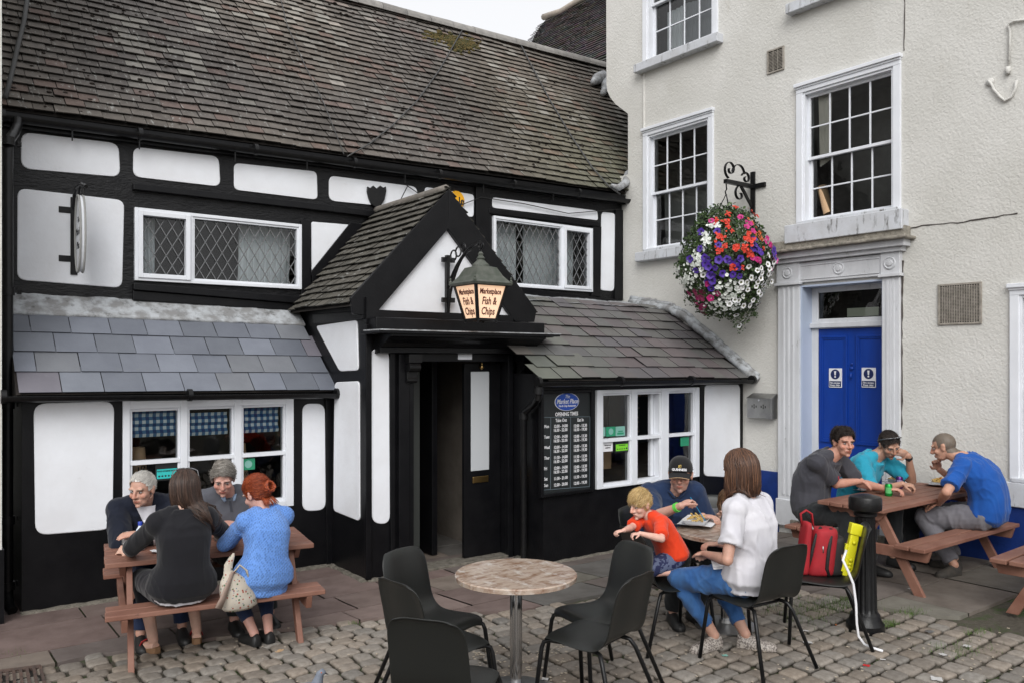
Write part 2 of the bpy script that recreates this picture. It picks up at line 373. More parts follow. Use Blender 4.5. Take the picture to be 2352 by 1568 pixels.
def room(fr, parent, u0, u1, z0, z1, d0=-.13, depth=1.6, m='interior', name='room_interior', grow=.5, growz=.0):
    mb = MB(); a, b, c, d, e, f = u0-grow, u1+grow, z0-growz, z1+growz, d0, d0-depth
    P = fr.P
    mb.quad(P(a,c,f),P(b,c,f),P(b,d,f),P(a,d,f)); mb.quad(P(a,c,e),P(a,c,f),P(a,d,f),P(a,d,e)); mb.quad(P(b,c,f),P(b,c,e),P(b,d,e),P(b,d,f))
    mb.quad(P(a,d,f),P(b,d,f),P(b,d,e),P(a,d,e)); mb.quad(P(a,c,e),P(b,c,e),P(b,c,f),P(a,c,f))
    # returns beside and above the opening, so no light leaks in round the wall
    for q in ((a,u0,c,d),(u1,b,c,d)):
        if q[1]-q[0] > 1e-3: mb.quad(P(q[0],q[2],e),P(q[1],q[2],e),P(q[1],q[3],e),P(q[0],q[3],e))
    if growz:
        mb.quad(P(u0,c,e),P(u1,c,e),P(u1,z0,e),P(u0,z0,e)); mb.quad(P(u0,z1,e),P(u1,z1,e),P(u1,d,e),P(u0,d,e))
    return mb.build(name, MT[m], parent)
UW1 = rq(A, (309,478),(692,517),(688,668),(306,642)); UW2 = rq(A, (1130,497),(1360,526),(1355,677),(1130,650))
w_ = MB(); A.wall(w_, .2, XB, 1.6, 4.38, [UW1, UW2], .14)
w_.build('wall', MT['black_rough'], pub)
w_ = MB(); LW = rq(AL, (281,915),(673,908),(671,1165),(281,1196)); AL.wall(w_, .86, XS, -.3, 1.75, [LW], .12)
w_.quad(V(.86,YL,-.3),V(.86,YL,1.75),V(.86,YM,1.75),V(.86,YM,-.3)); w_.build('wall', MT['black_paint'], pub)
w_ = MB(); RW = rq(AR, (1368,893),(1604,890),(1600,1098),(1366,1117)); AR.wall(w_, XR, XB-.003, -.3, 1.86, [RW], .12); w_.build('wall', MT['black_paint'], pub)
w_ = MB(); SR.wall(w_, -YP, -YR, -.3, 1.86); w_.build('wall', MT['black_paint'], pub)
w_ = MB(); SP.wall(w_, -YM, -YP, -.3, 2.62); w_.build('wall', MT['black_paint'], pub)
DU0, DU1, DZ1 = 4.19, 5.40, 1.99
w_ = MB(); AP.wall(w_, XS, XR+.02, -.3, 2.5, [(DU0, DU1, -.3, DZ1)], .22); w_.build('porch_wall', MT['black_paint'], pub)
# plaster panels
def panel(fr, pts, r=.06, m='white_plaster', name='plaster_panel', t=.014):
    mb = MB(); fr.panel(mb, [fr.px(*p) for p in pts], r, t); return mb.build(name, MT[m], pub, fixn=True)
for pts, r in (([(48,304),(272,330),(276,408),(48,388)],.09), ([(306,338),(502,360),(506,430),(305,407)],.08), ([(537,375),(727,395),(729,460),(537,437)],.06),
               ([(755,404),(957,430),(960,482),(755,462)],.08), ([(975,430),(1088,448),(1087,500),(976,484)],.05), ([(1130,454),(1371,485),(1373,507),(1130,478)],.04),
               ([(1381,487),(1413,491),(1409,670),(1377,667)],.07), ([(40,433),(285,461),(280,662),(39,643)],.08), ([(714,510),(802,517),(715,624)],.03)):
    panel(A, pts, r)
panel(AL, [(77,926),(262,920),(258,1214),(81,1228)], .10); panel(AL, [(694,926),(745,926),(747,1170),(694,1173)], .09)
panel(SP, [(728,749),(822,735),(825,850),(782,852)], .05); panel(SP, [(771,877),(827,874),(828,1196),(768,1172)], .06)
panel(AP, [(851,799),(892,799),(894,1203),(853,1200)], .10); panel(AR, [(1617,883),(1698,881),(1698,1096),(1615,1092)], .08)
g_ = AG; gt = [g_.px(*p) for p in [(1026,527),(855,727),(1180,739)]]
mb = MB(); mb.prism([g_.P(u,z,-.02) for u, z in gt], (0,.1,0)); mb.build('gable_plaster', MT['white_plaster'], pub, fixn=True)
# bargeboards
for poly in ([(1028,436),(803,685),(808,722),(855,727),(1026,527)], [(1028,436),(1026,527),(1180,739),(1224,740),(1229,713)]):
    mb = MB(); mb.prism([g_.P(*g_.px(*p), .03) for p in poly], (0,.045,0)); mb.build('bargeboard', MT['black_paint'], pub, fixn=True, bevel=.006)
# horizontal timbers, drip moulds and sills standing proud
def timber(fr, pts, d=.03, m='black_paint', name='timber', d0=-.01):
    q = [fr.px(*p) for p in pts]; mb = MB(); mb.prism([fr.P(u,z,d0) for u, z in q], fr.n*(d-d0)); return mb.build(name, MT[m], pub, fixn=True, bevel=.006)
timber(A, [(303,424),(760,474),(760,489),(303,438)], .07, name='drip_mould'); timber(A, [(760,475),(1060,512),(1060,526),(760,489)], .07, name='drip_mould')
timber(A, [(1118,480),(1375,512),(1375,522),(1118,491)], .05, name='drip_mould')
timber(A, [(303,652),(706,684),(706,700),(303,667)], .09, name='sill'); timber(A, [(303,668),(706,701),(706,716),(303,690)], .05, name='timber')
timber(A, [(1190,662),(1420,690),(1420,700),(1190,676)], .06, name='sill')
timber(A, [(1090,425),(1122,432),(1125,660),(1092,655)], .04); timber(A, [(1358,520),(1378,522),(1376,682),(1355,680)], .035); timber(A, [(1411,480),(1428,484),(1428,690),(1409,690)], .035)
timber(A, [(690,505),(712,508),(712,700),(690,698)], .03); timber(A, [(803,512),(835,516),(718,660),(712,625)], .03, name='brace')
timber(AL, [(746,915),(768,915),(768,1300),(748,1305)], .03, name='post'); timber(AL, [(50,908),(766,898),(766,912),(50,922)], .02)
timber(AP, [(838,745),(851,745),(851,1330),(838,1330)], .03, name='post'); timber(AP, [(893,790),(905,790),(905,1310),(895,1315)], .03, name='post')
timber(AR, [(1698,880),(1712,880),(1712,1180),(1698,1185)], .02, name='post'); timber(AR, [(1605,880),(1616,880),(1613,1200),(1603,1205)], .02, name='post')
timber(AR, [(1245,877),(1712,872),(1712,882),(1245,889)], .02)
timber(SP, [(722,722),(838,714),(838,733),(726,744)], .03)
# ---- windows of the pub
def frame_bars(fr, mb, u0, u1, z0, z1, w, d0, d1, mull=(), trans=(), mw=None, tw=None):
    mw = mw or w; tw = tw or w
    fr.box(mb, u0, u0+w, z0, z1, d0, d1); fr.box(mb, u1-w, u1, z0, z1, d0, d1)
    fr.box(mb, u0+w, u1-w, z1-w, z1, d0, d1-.002); fr.box(mb, u0+w, u1-w, z0, z0+w, d0, d1-.002)
    for u in mull: fr.box(mb, u-mw/2, u+mw/2, z0+w, z1-w, d0+.002, d1-.004)
    for z in trans: fr.box(mb, u0+w, u1-w, z-tw/2, z+tw/2, d0+.004, d1-.007)
def pane(fr, u0, u1, z0, z1, d, parent, m='glass', name='pane'):
    mb = MB(); mb.quad(fr.P(u0,z0,d), fr.P(u1,z0,d), fr.P(u1,z1,d), fr.P(u0,z1,d)); return mb.build(name, MT[m], parent)
def lattice(fr, u0, u1, z0, z1, d, parent, du=.118, dz=.20):
    mb = MB(); w = .005
    s = dz/du; k = -60
    segs = []
    for sgn in (1, -1):
        for k in range(-80, 80):
            # line: z = zc + sgn*s*(u-u0) + k*dz
            pts = []
            c = z0+k*dz
            f = lambda u: c+sgn*s*(u-u0)
            ua, ub = u0, u1
            lo = (z0-c)/(sgn*s)+u0; hi = (z1-c)/(sgn*s)+u0
            if lo > hi: lo, hi = hi, lo
            ua, ub = max(u0, lo), min(u1, hi)
            if ub-ua > .01: segs.append((ua, f(ua), ub, f(ub)))
    for a, b, c, e in segs:
        p, q = fr.P(a,b,d), fr.P(c,e,d); mb.beam(p, q, .0075, .0075, side=fr.n)
    return mb.build('leading', MT['leading'], parent)
def leaded(rc, pxm, cas_left):
    u0, u1, z0, z1 = rc; mb = MB(); um = A.px(pxm, 600)[0]
    frame_bars(A, mb, u0, u1, z0, z1, .035, -.10, .045, mull=(um,), mw=.035)
    o = mb.build('window', MT['white_paint'], pub, bevel=.004)
    # opening casement with its own sash
    a, b = (u0+.03, um-.012) if cas_left else (um+.012, u1-.03)
    mb = MB(); frame_bars(A, mb, a, b, z0+.03, z1-.03, .045, -.02, .062); mb.build('casement', MT['white_paint'], o, bevel=.004)
    mb = MB(); a2, b2 = (um+.018, u1-.035) if cas_left else (u0+.035, um-.018)
    frame_bars(A, mb, a2, b2, z0+.036, z1-.037, .018, -.04, .03); mb.build('bead', MT['white_paint'], o)
    for p, q, i in ((a, b, .045), (a2, b2, .018)):
        pane(A, p+i, q-i, z0+.03+i, z1-.03-i, -.012, o); lattice(A, p+i, q-i, z0+.03+i, z1-.03-i, -.003, o)
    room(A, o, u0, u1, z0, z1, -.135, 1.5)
    return o
leaded(UW1, 437, True); leaded(UW2, 1289, False)
# lower left window: three lights, transom
def win3(fr, rc, lights, ztr, ztop, zbot, parent=pub, w=.06, ajar=None):
    u0, u1, z0, z1 = rc; mb = MB()
    xs = [u0]+[p for l in lights for p in l]+[u1]
    for i in range(0, len(xs), 2): fr.box(mb, xs[i], xs[i+1], z0, z1, -.08, .035)
    for a, b in lights:
        fr.box(mb, a, b, ztop, z1, -.08, .032); fr.box(mb, a, b, z0, zbot, -.08, .038)
    o = mb.build('window', MT['white_paint'], parent, bevel=.005)
    for k, (a, b) in enumerate(lights):
        mb = MB(); fr.box(mb, a, b, ztr-.02, ztr+.02, -.05, .028); 
        fr.box(mb, a, a+.022, zbot, ztop, -.06, .018); fr.box(mb, b-.022, b, zbot, ztop, -.06, .018); fr.box(mb, a+.022, b-.022, ztop-.022, ztop, -.06, .016); fr.box(mb, a+.022, b-.022, zbot, zbot+.03, -.06, .016)
        mb.build('sash', MT['white_paint'], o, bevel=.003)
        if k != ajar: pane(fr, a+.02, b-.02, zbot+.02, ztop-.02, -.02, o)
    return o
lu = lambda p: AL.px(p, 1050)[0]
lw = win3(AL, LW, [(lu(297),lu(413)),(lu(429),lu(536)),(lu(553),lu(654))], AL.px(480,1050)[1], AL.px(480,933)[1], AL.px(480,1166)[1])
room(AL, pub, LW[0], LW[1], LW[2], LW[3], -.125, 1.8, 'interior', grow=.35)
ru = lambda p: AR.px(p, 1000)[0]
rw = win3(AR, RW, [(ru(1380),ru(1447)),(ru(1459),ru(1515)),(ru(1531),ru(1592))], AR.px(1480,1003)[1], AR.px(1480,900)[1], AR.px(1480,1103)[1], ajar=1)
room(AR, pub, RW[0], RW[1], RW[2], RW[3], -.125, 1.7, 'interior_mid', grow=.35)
mb = MB(); a_ = ru(1503); AR.box(mb, a_, a_+.05, RW[2]+.06, RW[3]-.05, -.105, -.06); AR.box(mb, a_+.06, a_+.10, RW[2]+.06, RW[3]-.05, -.1, -.055); mb.build('sliding_sash', MT['white_paint'], rw, bevel=.003)
# ---- slates, tiles
def nz(x, y, z=0): return noise.noise(V(x, y, z))
def tiles(mb, O, u, v, U0, U1, Vn, wd, ga, th, colf, keep=None, jit=1., over=1.35, sag=.03, tk=1.05):
    u = u.normalized(); v = (v-u*v.dot(u)).normalized(); n = u.cross(v)
    r = 0; s = 0.
    while s < Vn:
        x = U0+(wd*.5 if r % 2 else 0)+rnd(-.06, .06)*wd-wd
        while x < U1:
            wi = wd*rnd(1-.12*jit, 1+.12*jit); a, b = max(x, U0)+.0035, min(x+wi, U1)-.0035; x += wi
            if b-a < .02: continue
            c = O+u*((a+b)/2)+v*(s+ga/2)
            if keep and not keep(c, (a+b)/2, s+ga/2): continue
            sg = sag*nz(a*.8, s*.8, 5)+sag*.35*nz(a*3, s*3, 9)
            dl = rnd(-.004, .004)*jit; dr = dl+rnd(-.004, .004)*jit; lf = rnd(0, .006)*jit
            if random.random() < .03*jit: dl -= rnd(.004,.02); lf += .006
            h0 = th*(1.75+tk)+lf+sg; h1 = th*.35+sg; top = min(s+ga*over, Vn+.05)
            p = [O+u*a+v*(s+dl)+n*(h0-th), O+u*b+v*(s+dr)+n*(h0-th), O+u*b+v*top+n*(h1-th*.3), O+u*a+v*top+n*(h1-th*.3),
                 O+u*a+v*(s+dl)+n*h0, O+u*b+v*(s+dr)+n*h0, O+u*b+v*top+n*h1, O+u*a+v*top+n*h1]
            col = colf((a+b)/2, s, c); o = len(mb.v); mb.v += p
            ed = tuple(x*.36 for x in col)  # edge faces darkened in colour, painting in the shadow lines between courses
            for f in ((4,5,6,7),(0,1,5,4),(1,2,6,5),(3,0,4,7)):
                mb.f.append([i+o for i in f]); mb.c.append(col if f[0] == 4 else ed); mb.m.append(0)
        s += ga; r += 1
pL, pR = onY(10,249,8.80), onY(1455,444,8.80); RU = (pR-pL).normalized(); RV = V(0, math.cos(R(51)), math.sin(R(51))); RN = RU.cross(RV).normalized()
RV = (RV-RU*RV.dot(RU)).normalized(); RO = pL
def ruv(px, py):
    p = onP(px, py, RO, RN)-RO; return p.dot(RU), p.dot(RV)
ra, rb = ruv(830, 6), ruv(1385, 152)
def ridge_v(u): return ra[1]+(rb[1]-ra[1])*(u-ra[0])/(rb[0]-ra[0])
def rcol(u, s, c):
    b = .82+.22*random.random()+.40*nz(u*.45, s*.5, 1)+.18*nz(u*1.7, s*1.2, 4)
    t = max(0, min(1, .5+.9*nz(u*.35, s*.55, 8)+.25*(1-s/4)))     # brown against grey
    c0 = [.078*(1-t)+.096*t, .074*(1-t)+.084*t, .075*(1-t)+.072*t]
    if random.random() < .12: c0 = [c0[0]*1.14, c0[1]*.97, c0[2]*.95]
    ol = max(0, min(1, (u-5.5)/3))*max(0, 1-s/2.5)*.5
    c0 = [c0[0]*(1-ol*.1), c0[1]*(1+ol*.25), c0[2]*(1-ol*.2)]
    w_ = nz(u*3.6+s*.2, s*.5, 31)+.55*nz(u*.5, s*.4, 33)
    if w_ > .20 and random.random() < .75 and .5 < s < 3.9 and u > 1.2: f = rnd(.15,.65); c0 = [x*(1-f)+y*f for x, y in zip(c0, (.21,.205,.19))]
    return tuple(max(.01, k*b) for k in c0)
mb = MB(); Umax = (10.9-RO.x)/RU.x
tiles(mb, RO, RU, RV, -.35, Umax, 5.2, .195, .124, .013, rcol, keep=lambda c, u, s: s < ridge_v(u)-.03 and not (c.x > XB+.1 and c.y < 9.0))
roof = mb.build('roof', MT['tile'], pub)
zw = lambda x: RO.z+(x-RO.x)*RU.z/RU.x+.13*math.tan(R(51))-.045
mb = MB(); mb.prism([V(.2,YM+.02,4.2),V(XB,YM+.02,4.2),V(XB,YM+.02,zw(XB)),V(.2,YM+.02,zw(.2))], (0,.05,0)); mb.build('wall_plate', MT['black_paint'], pub, fixn=True)
mb = MB()   # boarding under the tiles
mb.quad(RO-RU*.35+RN*-.02, RO+RU*Umax-RN*.02, RO+RU*Umax+RV*(ridge_v(Umax)-.02)-RN*.02, RO-RU*.35+RV*(ridge_v(-.35)-.02)-RN*.02)
bk = V(0, math.cos(R(51)), -math.sin(R(51)))*3.2; q0, q1 = RO-RU*.35+RV*ridge_v(-.35), RO+RU*Umax+RV*ridge_v(Umax)
mb.quad(q0, q1, q1+bk, q0+bk); mb.build('roof_deck', MT['interior'], roof)
mb = MB(); u = -.3
while u < Umax:
    l = .42; p = RO+RU*u+RV*(ridge_v(u)-.02); q = RO+RU*(u+l-.008)+RV*(ridge_v(u+l)-.02); b = rnd(.8, 1.15)
    pr = []
    for e in (p, q):
        pr.append([e+V(0, .15*math.cos(t), -.07+.15*math.sin(t))+UP*rnd(-.004,.004) for t in [PI*k/10 for k in range(11)]]+[e+V(0,.13*math.cos(t),-.07+.13*math.sin(t)) for t in [PI*(10-k)/10 for k in range(11)]])
    mb.loft(pr, True, (.17*b,.165*b,.16*b)); u += l
mb.build('ridge_tile', MT['tile'], roof, fixn=True)
# moss by the ridge
mb = MB()
for _ in range(420):
    cx, cy = random.choice([(1035,92),(1060,100),(1050,108),(1000,84),(1080,104)]); p = onP(cx+random.gauss(0,13), cy+random.gauss(0,6), RO+RN*.03, RN)
    mb.ell(p, rnd(.015,.045), rnd(.015,.04), rnd(.01,.03), u=6, w=4, col=random.choice([(.075,.058,.014),(.10,.072,.02),(.05,.048,.014)]))
for _ in range(900):
    u = rnd(0, Umax-2); s = 4.3*random.random()**.8
    if nz(u*.6, s*.6, 20)+.25*(s/4.5) + (.35 if u < 1.6 else 0) < .12 or s > ridge_v(u)-.1: continue
    p = RO+RU*u+RV*s+RN*.035; r = rnd(.008,.022)
    mb.ell(p, r*1.3, r, r*.6, u=6, w=4, col=(.028,.02,.016))
tag(mb.build('moss', mat('moss', (1,1,1), .95, attr=True, bump=1, bs=80), roof), None, None, kind='stuff')
# gutters, fascia
def gutter(p, q, r=.055, parent=pub, m='black_iron'):
    mb = MB(); d = (q-p).normalized(); s = V(0,-1,0)
    rg = []
    for e in (p, q):
        rg.append([e+s*(r*math.cos(t))+UP*(r*math.sin(t)) for t in [PI+PI*k/8 for k in range(9)]]+[e+s*((r-.006)*math.cos(t))+UP*((r-.006)*math.sin(t)) for t in [2*PI-PI*k/8 for k in range(9)]])
    mb.loft(rg, True); n = max(2, int((q-p).length/1.1))
    for k in range(n+1):
        e = p+(q-p)*(k/n); mb.tube([e-d*.02+V(0,0,-.0), e+d*.02], r*1.15, 10); 
    return mb.build('gutter', MT[m], parent, smooth=True, sharp=40, fixn=True)
gutter(onY(6,266,8.77), onY(1462,462,8.77), .055)
mb = MB(); a, b = onY(8,262,8.83), onY(1450,455,8.83); mb.prism([a+UP*.03, b+UP*.03, b-UP*.11, a-UP*.11], (0,.07,0)); mb.build('fascia', MT['black_paint'], pub, fixn=True)
gutter(onY(8,910,7.88), onY(774,903,7.88), .05); gutter(onY(1236,877,6.44), onY(1728,871,6.44), .05)
for px_ in (166,320,540,705,930,1110,1270):     # gutter spikes
    t = (px_-10)/1450; p = onY(px_, 262+198*t, 8.77); mb = MB(); mb.beam(p-UP*.17, p, .012, .012); mb.build('gutter_bracket', MT['black_iron'], pub)
# left bay roof
aL, aR = onY(38,904,7.93), onY(776,896,7.93); tp = onY(400,702,YM-.02); pm = onY(400,900,7.93)
bu = (aR-aL).normalized(); bv = (tp-pm); bv = (bv-bu*bv.dot(bu)).normalized(); bn = bu.cross(bv); VL = (tp-pm).length
def scol(pal):
    def f(u, s, c):
        k = random.choice(pal); b = rnd(.85, 1.15); return tuple(x*b for x in k)
    return f
palL = [(.115,.125,.150)]*3+[(.122,.132,.158)]*3+[(.108,.117,.138)]*3+[(.118,.124,.138)]*2+[(.124,.118,.138)]
def peave(y): return 3.60
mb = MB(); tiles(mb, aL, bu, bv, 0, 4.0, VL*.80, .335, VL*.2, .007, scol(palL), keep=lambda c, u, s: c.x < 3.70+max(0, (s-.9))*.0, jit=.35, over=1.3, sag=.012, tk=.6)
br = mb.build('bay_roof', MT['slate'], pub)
mb = MB(); mb.quad(aL-bn*.012, aL+bu*2.83-bn*.012, aL+bu*2.83+bv*VL-bn*.012, aL+bv*VL-bn*.012); mb.quad(aL-bn*.012, aL+bv*VL-bn*.012, V(aL.x,YM,1.6), V(aL.x,aL.y,1.66)); mb.build('roof_deck', MT['interior'], br)
# lead apron dressed over the top slates
def apron(O, u, v, n, u0, u1, v0, v1, parent, jogs=((1.15,),(2.1,)), nu=70):
    mb = MB(); rows = []
    for j in range(7):
        t = j/6; rows.append([O+u*(u0+(u1-u0)*i/nu)+v*(v0+(v1-v0)*t+(.012*nz(i*.35,1) if j == 0 else 0))+n*(.022+.012*nz(i*.22,j*.8,2)+.006*nz(i*.9,j*1.3,3)) for i in range(nu+1)])
    rows.insert(0, [p-n*.02 for p in rows[0]])
    mb.loft(rows, False, closed=False); o = mb.build('lead_flashing', MT['lead'], parent, smooth=True); return o
apron(aL, bu, bv, bn, -.02, 2.84, VL*.79, VL*1.02, br)
# right bay roof
cL, cR = onY(1236,872,6.52), onY(1732,868,6.52); t1 = onX(1520,706,XB); t1.y = t1.y; cu = (cR-cL).normalized(); cv = (t1-cR); cv = (cv-cu*cv.dot(cu)); VR = cv.length; cv.normalize(); cn = cu.cross(cv)
palR = [(.092,.084,.086),(.096,.084,.086),(.098,.082,.084),(.090,.088,.086),(.096,.092,.087),(.086,.080,.085)]
def rk(c, u, s): return c.x > 5.36+max(0,.12-s)*1.5 and c.x < XB-.03
def rcol2(u, s, c):
    k = random.choice(palR); b = rnd(.92, 1.08); g_ = max(0, 1-(c.x-5.3)/1.6)*.3; return (k[0]*b*(1-g_*.1), k[1]*b*(1+g_*.25), k[2]*b*(1-g_*.15))
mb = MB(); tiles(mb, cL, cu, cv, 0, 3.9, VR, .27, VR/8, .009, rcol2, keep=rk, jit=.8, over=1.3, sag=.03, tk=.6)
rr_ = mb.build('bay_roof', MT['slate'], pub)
mb = MB(); e0, e1 = cL+cu*.15, cR; mb.quad(e0-cn*.012, e1-cn*.012, e1+cv*VR-cn*.012, e0+cv*VR-cn*.012)
t2 = e1+cv*VR; t3 = e0+cv*VR; w2, w3 = V(t2.x,YM,t2.z+.10), V(t3.x,YM,t3.z+.10); mb.build('roof_deck', MT['interior'], rr_)
mb = MB(); rows = []
for j in range(9):
    t = j/8; rows.append([(t3-cv*.16)*(1-t)*(1)+w3*t+((t2-cv*.10)*(1-t)+w2*t-(t3-cv*.16)*(1-t)-w3*t)*(i/50)+UP*(.035+.03*nz(i*.16,j*.5,7)+.012*nz(i*.7,j,8)) for i in range(51)])
mb.loft(rows, False, closed=False); mb.build('lead_flashing', MT['lead'], rr_, smooth=True)
# verge fillet against the rendered wall: lumpy mortar and lead
path = [(1738,872),(1700,838),(1660,803),(1610,760),(1570,726),(1530,707),(1490,700),(1440,694)]
pts = [onX(x, y, XB-.05) for x, y in path]; fine = []
for a, b in zip(pts, pts[1:]):
    for k in range(6): fine.append(a.lerp(b, k/6)+V(rnd(-.008,.008), rnd(-.01,.01), rnd(-.012,.012)))
mb = MB(); mb.tube(fine, [.055+.012*nz(i*.5,2) for i in range(len(fine))], 10, side=V(1,0,0)); mb.tube([p+V(.02,0,.06) for p in fine], [.035+.01*nz(i*.7,4) for i in range(len(fine))], 8, side=V(1,0,0))
mb.build('verge_mortar', MT['lead'], rr_, smooth=True)
# porch roof
apx = AG.P(*AG.px(1028,438)); ex0 = AG.P(*AG.px(803,700)); ex1 = AG.P(*AG.px(1229,722))
def prcol(u, s, c):
    b = rnd(.75,1.2); t = random.random()*.5+.3; return (.062*b, .060*b*(1-.04*t), .051*b)
for sd, e in ((0, ex0), (1, ex1)):
    e = V(e.x, YG-.02, e.z); n_ = V(0,1,0); sl = (apx-e); sl = V(sl.x, 0, sl.z)
    mb = MB()
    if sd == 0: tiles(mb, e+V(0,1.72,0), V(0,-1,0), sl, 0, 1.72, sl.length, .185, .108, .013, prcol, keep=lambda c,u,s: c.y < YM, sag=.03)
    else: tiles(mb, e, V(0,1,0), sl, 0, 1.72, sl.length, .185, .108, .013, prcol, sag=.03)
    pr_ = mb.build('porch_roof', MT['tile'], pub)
    mb = MB(); q = e-UP*.015; mb.quad(q, q+sl, q+sl+V(0,1.65,0), q+V(0,1.65,0)); mb.build('roof_deck', MT['interior'], pr_)
mb = MB(); mb.tube([apx+V(0,.03+.1*i,.02+.006*nz(i,3)) for i in range(17)], .05, 8, col=(.12,.11,.10)); mb.build('ridge_tile', MT['tile'], pub, smooth=True)
# hood over the door
mb = MB(); h0 = AP.px(850,740); h1 = AP.px(1226,748)
mb.box(h0[0]-.02, h1[0]+.03, YP-.16, YP+.02, 2.30, 2.42); mb.box(h0[0]-.10, h1[0]+.10, YP-.24, YP+.02, 2.255, 2.30); hood = mb.build('door_hood', MT['black_paint'], pub, bevel=.012)
mb = MB(); hl, hr = 3.62, 5.83
prof = [(YP-.34,2.262),(YP-.34,2.235),(YP-.30,2.225),(YP-.26,2.20),(YP-.20,2.175),(YP-.17,2.14),(YP-.12,2.13),(YP-.12,2.08),(YP-.04,2.07),(YP,2.07),(YP,2.262)]
mb.loft([[V(x,a,b) for a,b in prof] for x in (hl+.15,hr-.15)], True); mb.box(hl, hr, YP-.40, YP-.02, 2.262, 2.285)
mb.build('cornice', MT['lead'] if 0 else MT['black_paint'], hood, fixn=True)
mb = MB(); mb.box(hl-.0, hr+.01, YP-.41, YP-.06, 2.2855, 2.297); mb.build('lead_capping', MT['lead'], hood)
for x in (938, 1196):
    u_, z_ = AP.px(x, 800); mb = MB(); zt = 2.07
    mb.box(u_-.075, u_+.075, YP-.15, YP, zt-.09, zt-.003); mb.tube([V(u_-.065,YP-.10,zt-.13),V(u_+.065,YP-.10,zt-.13)], .05, 12); mb.box(u_-.06, u_+.06, YP-.08, YP, zt-.24, zt-.09); mb.tube([V(u_-.06,YP-.055,zt-.26),V(u_+.06,YP-.055,zt-.26)], .035, 12)
    mb.build('console', MT['black_iron'], hood, bevel=.004)
# doorcase and doors
mb = MB()
for a, b, d in ((DU0-.17, DU0-.05, .055), (DU0-.05, DU0+.01, .035), (DU1-.01, DU1+.055, .045)):
    AP.box(mb, a, b, GB, 2.07, -.02, d)
AP.box(mb, DU0-.05, DU1+.05, DZ1-.0, 2.075, -.03, .03); AP.box(mb, DU0-.19, DU0-.03, GB, .12, -.02, .075)
mb.build('doorcase', MT['black_paint'], pub, bevel=.006)
uL = AP.px(1080,1000)[0]; mb = MB(); AP.box(mb, uL, DU1-.012, GB+.04, DZ1-.015, -.16, -.11)
g0 = rect(AP, 1091, 853, 1131, 1086)
door = mb.build('door', MT['black_paint'], pub, bevel=.004)
mb = MB(); AP.box(mb, g0[0]+.02, g0[1]+.03, g0[2]+.02, g0[3]-.0, -.112, -.104); mb.build('frosted_pane', mat('frost', (.50,.52,.54), .25), door, bevel=.002)
lz = AP.px(1108,1103)[1]; mb = MB(); AP.box(mb, g0[0]+.04, g0[0]+.25, lz-.035, lz+.035, -.112, -.098); mb.build('letterbox', MT['brass'], door, bevel=.006)
mb = MB(); mb.ell(AP.P(*AP.px(1117,842), -.085), .025, .025, .025); mb.ell(AP.P(*AP.px(1117,842), -.085)+UP*.03, .014, .014, .02); mb.build('knob', MT['brass'], door, smooth=True)
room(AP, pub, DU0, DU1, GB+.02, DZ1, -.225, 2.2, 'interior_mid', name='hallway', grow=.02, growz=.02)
mb = MB(); a, b = AP.px(948,1000)[0], AP.px(1010,1000)[0]
AP.box(mb, DU0+.03, DU0+.33, GB+.02, DZ1-.60, -.75, -.70); AP.box(mb, DU0+.55, DU0+.62, GB+.02, 2.0, -1.3, -.5)
mb.build('inner_door', MT['black_paint'], pub, bevel=.004)
mb = MB(); AP.box(mb, DU0+.36, DU0+.44, GB+.02, 1.98, -.62, -.58); mb.build('inner_door_frame', mat('grey_green', (.06,.065,.06), .5), pub)
mb = MB(); AP.box(mb, DU0-.02, DU1+.02, GB, GB+.035, -.22, .04); mb.build('threshold', MT['mortar'], pub, bevel=.008)
mb = MB(); p = rect(AP, 1048, 811, 1080, 825); AP.box(mb, *p, .028, .036); mb.build('door_plate', MT['white_paint'], pub, bevel=.002)
mb = MB(); u_, z_ = AP.px(931,876); mb.lathe([(.026,0),(.026,.006),(.02,.009)], AP.P(u_,z_,.055), 20, ax=V(0,-1,0)); np_ = mb.build('number_plate', MT['black_iron'], pub)
mb = MB(); text(mb, '7', AP.P(u_,z_,.0645), V(1,0,0), UP, .042, ext=.001); mb.build('numeral', MT['white_paint'], np_)
# mortar fillet along the wall foot
mb = MB()
for a, b in ((V(.86,YL,GB),V(XS,YL,GB)), (V(XS,YL,GB),V(XS,YP,GB)), (V(XS,YP,GB),V(DU0-.1,YP,GB)), (V(XR,YP-.1,GB),V(XR,YR,GB)), (V(XR,YR,GB),V(XB,YR,GB))):
    n = max(4, int((b-a).length/.07)); mb.tube([a.lerp(b,k/n)+V(rnd(-.012,.012),rnd(-.015,.01),.005*nz(k*.6,1)) for k in range(n+1)], [.055+.02*nz(k*.5,a.x) for k in range(n+1)], 8, ry=[.035+.01*nz(k*.8,3) for k in range(n+1)], side=V(0,-1,0) if abs(a.y-b.y) < .01 else V(-1,0,0))
mb.build('mortar_skirt', MT['mortar'], pub, smooth=True)
